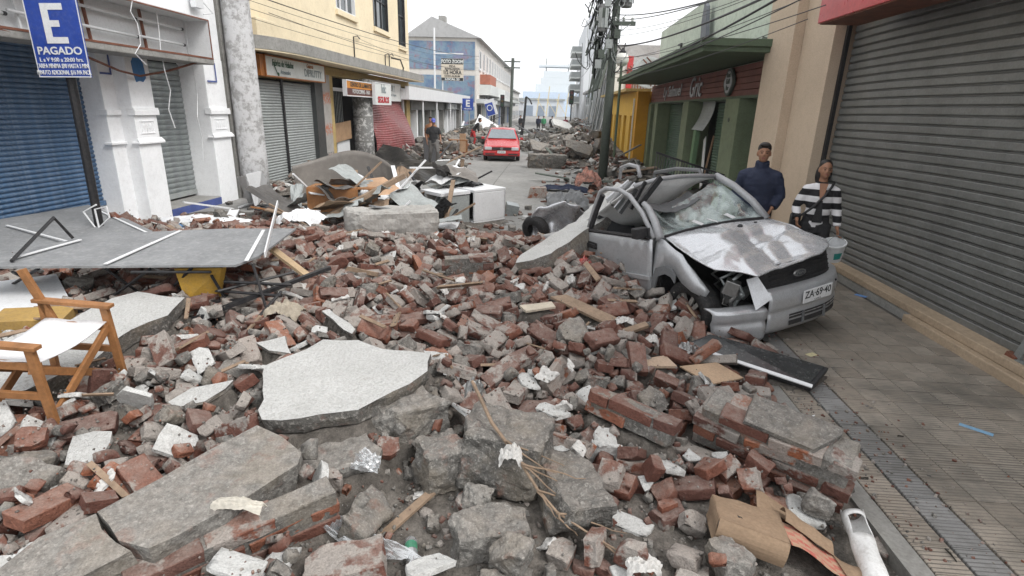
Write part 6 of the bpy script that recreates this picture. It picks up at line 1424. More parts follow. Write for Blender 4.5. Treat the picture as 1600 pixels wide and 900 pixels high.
def big_pieces():
    slab('plaster_slab', 'broad white stucco wall slab lying flat in the middle of the rubble', 'slab', [(409, 655, .40), (413, 571, .42), (440, 561, .42), (478, 547, .43), (505, 531, .44), (560, 530, .46), (598, 544, .46), (640, 548, .46), (673, 553, .46), (668, 580, .45), (640, 600, .44), (560, 640, .42), (440, 657, .40)], .11, M_STUC, seed=2, amp=.01)
    slab('plaster_slab', 'white stucco slab tilted behind the wooden folding chair', 'slab', [(-30, 625, .33), (-30, 560, .36), (40, 545, .38), (110, 500, .42), (175, 466, .46), (215, 455, .48), (250, 461, .48), (289, 466, .47), (262, 492, .45), (205, 515, .42), (150, 560, .38), (40, 610, .34)], .13, M_STUC, seed=3)
    slab('concrete_beam', 'long grey concrete beam lying across the near rubble', 'concrete', [(152, 800, .40), (250, 745, .42), (330, 702, .42), (402, 667, .42), (440, 680, .42), (471, 705, .40), (465, 726, .38), (350, 800, .36), (232, 858, .36), (185, 843, .38)], .15, M_BROK, seed=4, amp=.006, bump=.004)
    slab('concrete_beam', 'shorter cracked end of the grey concrete beam', 'concrete', [(-10, 895, .36), (60, 840, .38), (150, 803, .39), (180, 845, .37), (205, 862, .35), (120, 905, .34), (20, 925, .34)], .16, M_BROK, seed=5, amp=.012)
    slab('concrete_slab', 'flat grey slab tucked beneath the broad white stucco slab', 'concrete', [(470, 672, .22), (520, 665, .24), (570, 672, .25), (597, 700, .24), (590, 722, .22), (530, 735, .20), (468, 730, .20)], .07, M_BROK, seed=6)
    slab('plaster_shard', 'pointed white plaster shard beside the broad stucco slab', 'plaster', [(262, 628, .27), (300, 606, .28), (365, 594, .29), (352, 606, .29), (320, 628, .27), (275, 636, .27)], .035, M_STUC, seed=7)
    slab('plaster_shard', 'square white plaster shard lying above the grey beam', 'plaster', [(101, 726, .24), (114, 682, .27), (175, 674, .28), (172, 690, .27), (150, 728, .24)], .03, M_STUC, seed=8)
    slab('plaster_shard', 'thin white plaster strip standing out of the bricks', 'plaster', [(503, 486, .40), (515, 482, .42), (555, 515, .36), (550, 521, .35)], .04, M_STUC, seed=9)
    slab('plaster_shard', 'white plaster corner beside an upright brick', 'plaster', [(400, 535, .34), (445, 525, .36), (455, 552, .34), (420, 548, .33)], .03, M_STUC, seed=10)
    slab('fallen_slab', 'thick white rendered slab leaning from the bricks onto the crushed car', 'slab', [(806, 405, .42), (833, 408, .42), (861, 402, .46), (922, 356, .72), (988, 312, 1.02), (978, 291, 1.08), (964, 286, 1.08), (954, 293, 1.04), (905, 341, .74), (870, 364, .60), (814, 395, .44)], .32, M_STUC, seed=11, amp=.012, lift=False, block=False)
    g = [G(806, 405, .42), G(861, 402, .46), G(922, 356, .6), G(870, 364, .5)]; HN.block([(p.x, p.y) for p in g], .3)
    chunk('concrete_chunk', 'dark smooth concrete boulder against the broad white stucco slab', 'concrete', 574, 622, 692, 697, .10, 31, M_BROK, .7, .55, 8, .3)
    chunk('plastered_chunk', 'white-faced brick lump next to the dark boulder', 'brickwork', 655, 682, 736, 766, .04, 32, M_CONC_O, .8, .85, 7, .4)
    chunk('concrete_chunk', 'craggy dark grey lump under the dry branch', 'concrete', 716, 658, 852, 780, .02, 33, M_BROK, .8, .75, 8, -.3)
    chunk('concrete_chunk', 'long weathered grey block pointing at the dry twigs', 'concrete', 838, 742, 930, 842, .03, 34, M_BROK, 1.6, .75, 6, .35)
    chunk('concrete_chunk', 'pale grey rock-like lump by the bare soil', 'concrete', 704, 822, 822, 905, -.10, 35, M_BROK, .7, .7, 8, .1)
    chunk('brick_lump', 'orange-red brick with a cap of grey mortar on the near soil', 'brick', 466, 862, 600, 925, .02, 36, M_BRK, .5, .3, 3, -.05, .016)
    chunk('plastered_block', 'large grey cement-faced wall block in mid street', 'slab', 547, 330, 680, 392, -.05, 37, paint('cement_face', (.34, .33, .31), .9, .18, 2.5, .5, (.15, .135, .12), .9, 30), .45, .48, 4, .12, .03)
    p = G(732, 450, .12); masonry('brickwork_fragment', 'upright lump of brickwork with a torn top in mid rubble', basis((1, .2, .05), za=(.12, -.1, 1), loc=p+Vector((0, .12, -.04))), 2, 1, 5, 54, None, 1.6)
    chunk('concrete_chunk', 'grey broken lump on the low slab far behind the car', 'concrete', 826, 238, 882, 264, -.12, 39, M_BROK, .5, .4, 5, .1)
    chunk('brick_lump', 'small stack of bricks in the open road behind the rubble', 'brickwork', 824, 290, 852, 310, -.12, 40, M_BRK, .6, .6, 2, .1, .01)
    p, q_ = G(1108, 712, .06), G(1318, 800, .04); d = (q_-p); d.z = 0; c = (p+q_)/2; M = basis(d+Vector((0, 0, -.06)), za=(-.22, -.10, 1), loc=c+Vector((.05, .20, .0))); masonry('brickwork_fragment', 'large chunk of red brick wall with mortar courses by the pavement edge', M, 3, 2, 4, 51, M_BROK, 1.3)
    p, q_ = G(243, 908, .14), G(498, 792, .18); d = (q_-p); c = (p+q_)/2; M = basis(d, za=(.12, -.10, 1), loc=c+Vector((.0, .02, -.12))); masonry('brickwork_fragment', 'slanting chunk of brick wall below the long concrete beam', M, 3, 1, 3, 52, None)
    p, q_ = G(930, 640, .26), G(1040, 690, .22); d = (q_-p); c = (p+q_)/2; M = basis(d, za=(.1, .1, 1), loc=c+Vector((.02, .06, -.06))); masonry('brickwork_fragment', 'short run of bricks still bonded together in mid rubble', M, 2, 1, 2, 53, None)
    for k in range(4): pass
big_pieces()
def part_box(t, name, a, b, w, h, mat, up=(0, 0, 1), bev=.004):
    q = MB(); q.bar(a, b, w, h, up); return q.build(name, mat, t, bevel=bev)
def folding_chair():
    o = Vector((-2.84, 2.64, .27)); t = thing('folding_chair', o, 'wooden folding director\'s chair with a white canvas seat on the rubble', 'chair', (R(3), R(2), R(4)))
    B = lambda n, a, b, w=.05, h=.024, m=M_WOOD, up=(0, 0, 1): MB().bar(a, b, w, h, up).build(n, m, t, world=False, bevel=.003)
    Wd, D = .60, .46
    for y in (0, Wd):
        B('front_upright', (0, y, 0), (-.03, y, .525), .03, .05, up=(1, 0, 0)); B('arm_rest', (.02, y, .535), (-D-.02, y, .55), .06, .024)
        B('back_post', (-D+.12, y, .28), (-D-.05, y, .76), .03, .05, up=(1, 0, 0)); B('rear_leg', (-D, y, 0), (-D+.03, y, .54), .03, .045, up=(1, 0, 0))
        B('foot_rail', (0, y, .22), (-D, y, .22), .024, .045); B('seat_rail', (-.02, y+(.03 if y == 0 else -.03), .40), (-D+.03, y+(.03 if y == 0 else -.03), .40), .03, .05)
    for x in (-.03, -D+.05):
        B('cross_leg', (x, 0, .03), (x, Wd, .39), .024, .05, up=(0, 0, 1)); B('cross_leg', (x-.028, Wd, .03), (x-.028, 0, .39), .024, .05, up=(0, 0, 1))
    q = MB(); q.grid(lambda u, v: (-.02-(D-.06)*u, .02+(Wd-.04)*v, .428-.03*math.sin(math.pi*v)+.004*math.sin(9*u)), 10, 10); q.build('canvas_seat', paint('white_canvas', (.62, .62, .63), .9, .06, 3, .2, (.4, .4, .4)), t, world=False, thick=.006, smooth=True)
    MW_ = W(t)
    HN.raise_under([tuple((MW_ @ Vector(p)).xy) for p in ((.03, -.03, 0), (.03, Wd+.03, 0), (-D-.05, Wd+.03, 0), (-D-.05, -.03, 0))], .17)
folding_chair()
def stalls():
    t = thing('market_table', (-4.2, 5.2, 0), 'grey stall tabletop with white taped seams on a black folding frame', 'table')
    P = [G(x, y, .72) for (x, y) in ((-120, 418), (150, 416), (368, 414), (403, 400), (462, 356), (360, 357), (281, 359), (150, 366), (6, 400), (-120, 420))]
    P = [G(-90, 417, .72), G(368, 414, .72), G(404, 400, .73), G(462, 357, .75), G(356, 357, .74), G(281, 360, .74), G(150, 366, .73), G(20, 395, .72), G(-90, 412, .72)]
    q = MB(); q.prism([p-Vector((0, 0, .02)) for p in P], (0, 0, .02)); q.build('tabletop', M_BOARDG, t)
    for (a, b) in (((20, 404), (126, 375)), ((165, 413), (282, 361)), ((385, 408), (412, 360))):
        q = MB(); q.bar(G(*a, .735)+Vector((0, 0, .004)), G(*b, .745)+Vector((0, 0, .004)), .035, .008); q.build('seam_tape', M_STEELW, t)
    rgx = random.Random(61)
    for (a, za, b, zb) in (((165, 420), .68, (235, 470), .28), ((235, 420), .68, (160, 475), .28), ((205, 425), .66, (330, 425), .64), ((300, 418), .68, (250, 470), .3), ((330, 430), .6, (360, 480), .25), ((395, 412), .7, (420, 495), .22), ((350, 440), .52, (455, 445), .5), ((340, 455), .45, (460, 425), .52), ((20, 425), .66, (70, 450), .3), ((10, 450), .35, (60, 420), .66), ((280, 450), .42, (440, 462), .42), ((400, 500), .25, (440, 455), .45)):
        q = MB(); q.tube([G(*a, za), G(*b, zb)], .014, 6); q.build('frame_bar', M_BLACKP, t)
    q = MB(); q.bar(G(300, 500, .28), G(516, 418, .55), .05, .035); q.build('frame_rail', M_BLACKP, t); q = MB(); q.bar(G(250, 478, .30), G(390, 468, .34), .04, .03); q.build('frame_rail', M_BLACKP, t)
    def one(name, label, cat, mb, mat, **k): return tag(mb.build(name, mat, None, **k), label, cat)
    # supports: every piece below rests on the raised bed
    P = [G(x, y, z) for (x, y, z) in ((-60, 352, .50), (138, 320, .50), (205, 345, .46), (262, 372, .42), (110, 396, .40), (-60, 412, .40))]
    q = MB(); q.prism([p-Vector((0, 0, .03)) for p in P], (0, 0, .03)); one('fallen_board', 'wide grey board lying below the blue shutter', 'board', q, M_BOARDG)
    q = MB(); q.bar(G(10, 352, .505), G(135, 385, .45), .03, .012); q.bar(G(150, 327, .505), G(235, 366, .44), .03, .012); one('white_lath', 'white laths lying on the grey board below the blue shutter', 'lath', q, M_STEELW)
    HN.raise_under([(p.x, p.y) for p in P], .34); HN.block([(p.x, p.y) for p in P], .45)
    q = MB(); a, b, c = G(18, 408, .74), G(84, 340, .98), G(114, 372, .75); q.tube([a, b, c], .016, 6); one('bent_tube', 'black bent tube standing as an inverted V on the stall boards', 'tube', q, M_BLACKP)
    P = [G(272, 420, .66), G(346, 419, .66), G(338, 466, .34), G(290, 470, .34)]; q = MB(); q.prism(P, (.02, .05, 0)); one('yellow_board', 'yellow panel propped under the grey stall tabletop', 'panel', q, paint('yellow_panel', (.42, .25, .04), .7, .15, 3, .3))
    P = [G(-60, 447, .42), G(88, 428, .44), G(108, 466, .42), (G(88, 478, .40)), G(-60, 492, .40)]; q = MB(); q.prism([p-Vector((0, 0, .03)) for p in P], (0, 0, .03)); one('white_sheet', 'dirty white panel lying behind the wooden chair', 'panel', q, M_STEELW); HN.raise_under([(p.x, p.y) for p in P], .36); HN.block([(p.x, p.y) for p in P], .42)
    q = MB(); q.box(G(60, 488, .34)+Vector((0, .05, .02)), (.9, .10, .07), rot=(0, .02, .3)); one('dark_rail', 'stack of dark flat rails behind the wooden chair', 'rail', q, M_BLACKP)
    q = MB(); c = G(40, 520, .30); q.box(c+Vector((0, .1, .06)), (.5, .3, .14), rot=(.05, .04, .4)); one('ochre_box', 'ochre box half hidden behind the wooden chair', 'box', q, paint('ochre_box', (.34, .22, .07), .8))
    q = MB(); q.bar(G(424, 388, .62), G(482, 432, .34), .10, .03); one('plank', 'short pale plank sloping off the stall wreck', 'plank', q, paint('pale_plank', (.42, .31, .19), .8))
    q = MB(); q.bar(G(414, 398, .80), G(434, 316, .95), .05, .012, up=(1, 0, 0)); one('white_lath', 'white lath leaning upright at the end of the stall tabletop', 'lath', q, M_STEELW)
    # crumpled cloth
    def cloth(name, label, px, py, z, rx, ry, hz, mat, seed, cat='cloth', fold=5, n=18):
        c = G(px, py, z); q = MB()
        def fn(u, v):
            x, y = (u-.5)*2, (v-.5)*2; r = max(0, 1-(x*x+y*y)*.6); zz = hz*(r**.6)*(1+.5*mnoise.noise(Vector((x*fold*.5, y*fold*.5, seed))))+.35*hz*abs(mnoise.noise(Vector((x*fold, y*fold, seed+3))))
            return (c.x+x*rx*(1+.15*mnoise.noise(Vector((y*3, seed, 0)))), c.y+y*ry*(1+.15*mnoise.noise(Vector((x*3, seed, 5)))), c.z+zz-.02)
        q.grid(fn, n, n); o = tag(q.build(name, mat, None, smooth=False, thick=.004), label, cat); return o
    globals()['cloth'] = cloth
    cloth('cloth_bundle', 'beige cloth bundle under the end of the stall frame', 446, 492, .32, .16, .12, .12, paint('beige_cloth', (.33, .29, .23), .95), 3)
    cloth('plastic_sheet', 'white plastic sheet crumpled in front of the wooden cabinet', 474, 350, .25, .35, .30, .22, M_STEELW, 5)
    cloth('blue_tarp', 'strip of blue tarpaulin behind the grey stall tabletop', 235, 355, .12, .65, .18, .08, paint('blue_tarp', (.10, .24, .46), .5), 7)
    cloth('plastic_sheet', 'white sheeting spread before the blue doorstep', 325, 350, .12, .75, .3, .14, M_STEELW, 8)
    t2 = thing('white_board', G(392, 318, 0), 'pair of white boards leaning by the whitewashed post', 'board')
    for (a, b, c, d) in (((370, 276), (378, 275), (398, 312), (388, 318)), ((384, 272), (404, 268), (419, 292), (398, 322))):
        q = MB(); q.prism([G(a[0], a[1], .75), G(b[0], b[1], .75), G(c[0], c[1], .12), G(d[0], d[1], .08)], (.03, .06, .0)); q.build('board', M_STEELW, t2)
stalls()
def wreck_pile():
    def one(name, label, cat, mb, mat, **k): return tag(mb.build(name, mat, None, **k), label, cat)
    # curled sheet: a torn awning standing like a bowl rim
    a, b = G(446, 322, .15), G(606, 318, .15); d = b-a; ctr = (a+b)/2+Vector((0, .55, 0)); rx = d.length/2
    def bowl(u, v):
        th = math.pi*(1.06-1.12*u); hgt = (.98*math.sin(math.pi*(.27+.60*u))**.8)*(1-.12*math.sin(u*9)); r = 1+.10*v+.03*math.sin(u*11)
        return (ctr.x+rx*r*math.cos(th), ctr.y+.75*r*math.sin(th), .08+hgt*v+.02*mnoise.noise(Vector((u*6, v*6, 1))))
    q = MB(); q.grid(bowl, 36, 10); one('curled_sheet', 'big curled brown metal sheet standing round the broken cabinet', 'metal sheet', q, M_CURL, thick=.012, smooth=True)
    c = G(482, 338, .10); t = thing('broken_cabinet', c, 'orange-brown wooden cabinet lying open among the wreckage', 'cabinet', (0, 0, R(6)))
    q = MB(); q.bx(0, .95, 0, .03, 0, .52); q.build('front_panel', M_WOOD, t, world=False); q = MB(); q.bx(.0, .03, .031, .6, 0, .52); q.bx(.0, 1.3, .03, .6, .521, .545); q.build('side_panel', M_WOOD, t, world=False)
    q = MB(); q.bx(.96, 1.3, .10, .13, 0, .40); q.build('drawer_front', paint('dark_wood', (.22, .10, .04), .6), t, world=False)
    HN.block([(c.x, c.y-.05), (c.x+1.3, c.y), (c.x+1.3, c.y+.6), (c.x, c.y+.6)], .4)
    q = MB(); P = [G(558, 283, .72), G(598, 278, .78), G(632, 302, .55), G(585, 306, .52)]; q.prism(P, (0, .05, .015)); one('cardboard_sheet', 'pale brown board resting on the broken cabinet', 'board', q, paint('pale_brown_board', (.42, .27, .17), .8))
    q = MB(); q.bar(G(500, 345, .25), G(632, 274, .95), .09, .09); one('timber_beam', 'weathered timber beam propped across the broken cabinet', 'beam', q, M_RAWW, bevel=.006)
    # dark folded awning with frame
    def fold(u, v):
        p = G(600, 262, .55).lerp(G(745, 305, .40), u); ridge = .62*(1-abs(2*v-1))*(1-.6*u); dirn = Vector((.35, .9, 0))
        return p+dirn*(v-.5)*1.3+Vector((0, 0, ridge+.12*mnoise.noise(Vector((u*5, v*5, 2)))+.05*abs(mnoise.noise(Vector((u*11, v*9, 6))))))
    q = MB(); q.grid(fold, 36, 28); one('fallen_awning', 'dark fallen awning folded like a tent over the wreckage', 'awning', q, paint('black_vinyl', (.028, .027, .027), .45, .3, 2, .3, (.10, .095, .09), .1, 120), thick=.01)
    def sheet(corners, seed, amp=.05):
        def fn(u, v): p = corners[0].lerp(corners[1], u).lerp(corners[3].lerp(corners[2], u), v); return p+Vector((mnoise.noise(Vector((u*3, v*3, seed)))*amp, mnoise.noise(Vector((u*3, v*3, seed+9)))*amp, mnoise.noise(Vector((u*4, v*4, seed+4)))*amp))
        q = MB(); q.grid(fn, 14, 10); return q
    one('crushed_sheet', 'grey crushed sheet hanging beside the white freezer', 'metal sheet', sheet([G(678, 325, .10), G(722, 332, .08), G(716, 262, .72), G(690, 268, .70)], 3), M_GREYSH, thick=.01)
    one('crushed_sheet', 'dented grey sheet sloping down to the timber beam', 'metal sheet', sheet([G(610, 310, .45), G(672, 322, .20), G(660, 285, .55), G(625, 272, .70)], 6), paint('dented_grey', (.25, .245, .24), .6, .2, 3, .4), thick=.01)
    one('crushed_sheet', 'pale dented sheet below the broken cabinet', 'metal sheet', sheet([G(520, 342, .15), G(590, 338, .15), G(600, 312, .4), G(545, 318, .4)], 8), M_GREYSH, thick=.01)
    for (a, za, b, zb, lab_) in (((672, 328), .25, (718, 250), 1.0, 'thin white frame bar standing up beside the white freezer'), ((620, 300), .5, (665, 250), 1.1, 'thin white frame bar sticking out of the fallen awning'), ((640, 262), .98, (716, 262), .90, 'thin white frame bar lying level along the fallen awning')):
        q = MB(); q.bar(G(*a, za), G(*b, zb), .035, .03); one('white_frame_bar', lab_, 'bar', q, M_STEELW)
    # white freezer on its side
    a, b = G(741, 350, -.10), G(787, 343, -.10); d = b-a; t = thing('freezer', a, 'white freezer cabinet lying open on its side in the road', 'freezer', (0, 0, math.atan2(d.y, d.x)))
    L = d.length*1.05; q = MB(); q.bx(0, L, 0, .9, 0, .04); q.bx(0, L, 0, .9, .62, .68); q.bx(L-.05, L, 0, .9, .041, .619); q.bx(0, L, 0, .05, .041, .619); q.bx(.02, L-.06, .85, .9, .041, .619); q.build('casing', M_STEELW, t, world=False, bevel=.012)
    q = MB(); q.bx(-.75, -.02, .1, .8, .60, .66); q.build('open_lid', M_STEELW, t, world=False); q = MB(); q.bx(-.72, -.03, .12, .16, .02, .58); q.build('rusty_side', M_GREYSH, t, world=False); q = MB(); q.bx(.06, L-.08, .3, .33, .05, .6); q.build('dark_inside', M_DARKGAP, t, world=False)
    HN.block([(a.x-.7, a.y), (a.x+L, a.y-.1), (a.x+L, a.y+1), (a.x-.7, a.y+1)], .5)
    q = MB(); c = G(797, 338, -.12); q.box(c+Vector((.02, .15, .13)), (.28, .3, .26), rot=(.1, .2, .2)); one('metal_box', 'small dented metal box beside the white freezer', 'box', q, M_GALV, bevel=.01)
    q = MB(); c = G(722, 272, -.12); q.box(c+Vector((0, 0, .25)), (.13, .13, .55), rot=(0, .06, .2)); one('concrete_stump', 'short square concrete stump in the road before the red car', 'stump', q, M_RAWW, bevel=.01)
    rgx = random.Random(88)
    for k in range(64):
        x = rgx.uniform(-6.7, -2.2); y = rgx.uniform(7.6, 12.0); a = rgx.uniform(0, 6.28); ln = rgx.uniform(.4, 1.2); z = max(HN.at(x, y), -.1)+.03
        q = MB(); dz = rgx.uniform(-.05, .25); q.box((0, 0, 0), (ln, rgx.choice((.06, .1, .16)), .025)); q.v = [tuple(Matrix.Translation((x, y, z+abs(dz)*ln*.5)) @ Matrix.Rotation(a, 4, 'Z') @ Matrix.Rotation(-dz, 4, 'Y') @ Vector(v)) for v in q.v]
        tag(q.build('splintered_board', rgx.choice((M_RAWW, M_STEELW, M_WOOD, M_BOARDG, M_BLACKP))), 'splintered board lying in the wreckage before the yellow building', 'board', 'splintered boards in the wreckage')
    ms = (M_CURL, M_GREYSH, M_STEELW, M_VINYL, M_RAWW, M_BLACKP, M_CARD)
    for k in range(46):
        x = rgx.uniform(-5.2, -1.7); y = rgx.uniform(9.0, 11.9); z = max(HN.at(x, y), -.1)+rgx.uniform(.0, .35)*(1 if x > -4.6 else .3); a = rgx.uniform(0, 6.28); sx, sy = rgx.uniform(.2, .55), rgx.uniform(.12, .35); e = rgx.uniform(-.7, .7); M = Matrix.Translation((x, y, z+abs(e)*sx*.6)) @ Matrix.Rotation(a, 4, 'Z') @ Matrix.Rotation(e, 4, 'Y') @ Matrix.Rotation(rgx.uniform(-.4, .4), 4, 'X'); q = MB()
        q.grid(lambda u, v: M @ Vector(((u-.5)*2*sx, (v-.5)*2*sy, .10*mnoise.noise(Vector((u*2.5, v*2.5, k)))+.05*abs(mnoise.noise(Vector((u*6, v*6, k+40)))))), 10, 8)
        tag(q.build('crumpled_sheet', rgx.choice(ms), None, thick=.006), 'crumpled scrap of sheet in the wreckage round the broken cabinet', 'scrap', 'crumpled scraps in the wreckage')
    for k in range(26):
        x = rgx.uniform(-5.0, -1.8); y = rgx.uniform(9.1, 11.6); p = Vector((x, y, max(HN.at(x, y), -.1)+.05)); a = rgx.uniform(0, 6.28); e = rgx.uniform(.1, .75); ln = rgx.uniform(.6, 1.5); q = MB(); q.bar(p, p+Vector((math.cos(a)*math.cos(e), math.sin(a)*math.cos(e), math.sin(e)))*ln, rgx.choice((.03, .05, .08)), .03)
        tag(q.build('splintered_stick', rgx.choice((M_RAWW, M_BLACKP, M_RAWW, M_STEELW, M_WOOD))), 'stick or bar jutting from the wreckage round the broken cabinet', 'stick', 'sticks jutting from the wreckage')
wreck_pile()
def small_things():
    def one(name, label, cat, mb, mat, **k): return tag(mb.build(name, mat, None, **k), label, cat)
    # flat screen
    P = [G(1068, 537, .16), G(1110, 521, .22), G(1296, 574, .10), G(1270, 604, .07)]; c = sum(P, Vector())/4; t = thing('flat_screen', c, 'black flat television lying face up at the pavement edge', 'television')
    n = (P[1]-P[0]).cross(P[2]-P[0]).normalized(); n = n if n.z > 0 else -n
    q = MB(); q.prism([p-n*.07 for p in P], n*.065); q.build('casing', M_PLAST, t, bevel=.01)
    s = lambda k: [c+(p-c)*k for p in P]; q = MB(); q.prism([p-n*.004 for p in s(.93)], n*.006); q.build('screen', paint('dusty_black_screen', (.030, .032, .033), .25, .3, 3, .35, (.13, .13, .125), .02, 220, 0, .6), t)
    e = (P[0]-P[1])*.02; q = MB(); q.bar(P[0]+e+n*.004, P[3]+e+n*.004, .035, .012, up=n); q.build('silver_edge', M_STEELW, t)
    HN.raise_under([(p.x, p.y) for p in P], .02); HN.block([(p.x, p.y) for p in P], .12)
    def board(name, label, cat, px, th, mat):
        P = [G(*p) for p in px]; q = MB(); q.prism([p-Vector((0, 0, th)) for p in P], (0, 0, th)); o = one(name, label, cat, q, mat); xy = [(p.x, p.y) for p in P]; zz = plane_of(P); f = lambda gx, gy: zz[0]*gx+zz[1]*gy+zz[2]
        HN.raise_under(xy, lambda gx, gy: f(gx, gy)-th-.04); HN.block(xy, f); return o
    board('plywood_sheet', 'light brown panel under the corner of the black television', 'panel', [(1062, 572, .16), (1120, 566, .17), (1162, 590, .13), (1112, 600, .12)], .012, paint('tan_panel', (.38, .27, .18), .8))
    board('plank', 'grey-brown plank lying in front of the crushed car', 'plank', [(860, 463, .34), (885, 460, .35), (966, 497, .30), (950, 506, .29)], .025, M_RAWW)
    board('plank', 'short brown plank end beside the car wheel', 'plank', [(965, 516, .28), (1008, 502, .30), (1014, 508, .29), (975, 522, .28)], .025, M_RAWW)
    board('plywood_sheet', 'pale square panel among the bricks before the car', 'panel', [(812, 477, .34), (862, 471, .35), (868, 479, .34), (822, 486, .33)], .02, paint('pale_panel', (.45, .40, .32), .85))
    board('tile', 'pale stone tile among the bricks right of the stucco slab', 'tile', [(1008, 560, .22), (1040, 555, .23), (1058, 572, .2), (1010, 572, .2)], .02, paint('buff_tile', (.40, .30, .22), .85))
    # white torn sheet metal by the kerb
    def sh(u, v):
        p = G(1190, 648, .10).lerp(G(1272, 655, .05), u).lerp(G(1196, 668, .08).lerp(G(1240, 680, .04), u), v); return p+Vector((0, 0, .03*math.sin(u*7+v*2)+.03*abs(v-.5)))
    q = MB(); q.grid(sh, 12, 8); one('torn_sheet', 'torn white metal sheet curling over the kerb', 'metal sheet', q, M_STEELW, thick=.006)
    # crushed cardboard box
    c = G(1180, 850, .04); t = thing('cardboard_box', c, 'crushed brown cardboard box with red print near the brick wall chunk', 'box', (R(-16), R(10), R(-14))); t.scale = (1, 1, .6)
    def flap(name, f, mat=M_CARD, nu=8, nv=6): q = MB(); q.grid(f, nu, nv); return q.build(name, mat, t, world=False, thick=.006)
    wob = lambda u, v, s: .012*mnoise.noise(Vector((u*4, v*4, s)))
    flap('top_panel', lambda u, v: (-.23+.34*u, -.13+.30*v, .19+wob(u, v, 1)+.05*u*v)); flap('side_panel', lambda u, v: (-.23+.005*math.sin(v*6), -.13+.30*u, -.02+.21*v+wob(u, v, 2))); flap('front_panel', lambda u, v: (-.23+.34*u, -.13-.02*math.sin(v*3), -.02+.21*v))
    pm = NT('red_check_print'); ck = pm.n('TexChecker', i_Scale=26.0); pm.l(pm.tc.outputs['Object'], ck.inputs[0]); n2 = pm.noise(9, 4, .7)
    red = pm.fin(pm.mix(pm.math('MULTIPLY', pm.ramp(ck.outputs['Fac'], [(.4, 0), (.6, 1)]), pm.ramp(n2, [(.35, .2), (.6, .8)])), (.40, .25, .17), (.42, .07, .06)), .9)
    flap('printed_panel', lambda u, v: (.11+.28*u, -.15+.26*v, .20-.10*u+.02*math.sin(u*6)+wob(u, v, 3)), red); flap('back_flap', lambda u, v: (.0+.34*u, .17+.12*v, .22+.10*v*(1-u)-.06*u+wob(u, v, 4))); flap('side_flap', lambda u, v: (.12+.26*u, .06+.14*v, .25-.14*u+.07*math.sin(v*3)+wob(u, v, 5))); flap('side_flap', lambda u, v: (.38+.10*u, -.15+.26*v, .11+.09*u*math.sin(v*4)-.05*u))
    q = MB(); q.bx(.06, .10, -.02, .16, .205, .212); q.build('red_label', M_REDTXT, t, world=False); text_part('lettering', 'M', .03, Matrix.Translation((-.12, -.04, .203)) @ Matrix.Rotation(.2, 4, 'Z'), M_SIGNTXT, t, .001, .001, world=False)
    HN.block([tuple((W(t) @ Vector(p)).xy) for p in ((-.25, -.16, 0), (.48, -.16, 0), (.48, .28, 0), (-.25, .28, 0))], .12)
    # broken white pipe
    a, b = G(1331, 800, .07), G(1372, 915, .05); q = MB(); n_ = 20; ax = (b-a).normalized(); sd = ax.cross(Vector((0, 0, 1))).normalized(); up = sd.cross(ax)
    vs = []; fs = []
    for i in range(15):
        for k in range(n_): an = 2*math.pi*k/n_; vs.append(a.lerp(b, i/14)+(sd*math.cos(an)+up*math.sin(an))*(.055+.003*math.sin(i+k)))
    for i in range(14):
        for k in range(n_):
            if (2 <= i <= 5 and 2 <= k <= 7) or (i < 1 and k < 8): continue
            fs.append((i*n_+k, i*n_+(k+1) % n_, (i+1)*n_+(k+1) % n_, (i+1)*n_+k))
    q.add(vs, fs); one('broken_pipe', 'broken white pipe with a hole lying in the gutter', 'pipe', q, paint('flaking_white_pipe', (.60, .60, .59), .6, .1, 6, .4, (.25, .23, .2)), thick=.006, smooth=True)
    HN.block([(a.x-.08, a.y), (a.x+.08, a.y), (b.x+.08, b.y), (b.x-.08, b.y)], .02)
    # clear plastic film, bottles, cup lid, twigs
    t2 = NT('clear_film'); n3 = t2.noise(9, 3, .6); tr = t2.n('BsdfTransparent'); tr.inputs[0].default_value = (.85, .87, .88, 1); g2 = t2.n('BsdfGlossy'); g2.inputs[1].default_value = .15; df = t2.n('BsdfDiffuse'); df.inputs[0].default_value = (.55, .57, .58, 1)
    m1 = t2.n('MixShader'); m1.inputs[0].default_value = .5; t2.l(g2.outputs[0], m1.inputs[1]); t2.l(df.outputs[0], m1.inputs[2]); m2 = t2.n('MixShader'); t2.l(t2.ramp(n3, [(.3, .35), (.7, .8)]), m2.inputs[0]); t2.l(tr.outputs[0], m2.inputs[1]); t2.l(m1.outputs[0], m2.inputs[2]); t2.l(m2.outputs[0], t2.out.inputs[0]); FILM = t2.m
    def film(c1, c2, c3, c4, seed, name, label):
        C = [G(*p) for p in (c1, c2, c3, c4)]; q = MB()
        q.grid(lambda u, v: C[0].lerp(C[1], u).lerp(C[3].lerp(C[2], u), v)+Vector((0, 0, .05*abs(mnoise.noise(Vector((u*3, v*2, seed))))+.02*mnoise.noise(Vector((u*9, v*7, seed))))), 20, 14); one(name, label, 'plastic', q, FILM)
    film((476, 800, .10), (545, 812, .10), (662, 872, .06), (560, 880, .06), 2, 'plastic_film', 'clear plastic film draped over the near rubble'); film((545, 735, .20), (568, 700, .28), (597, 715, .24), (590, 740, .2), 4, 'plastic_film', 'small clear plastic scrap by the flat grey slab')
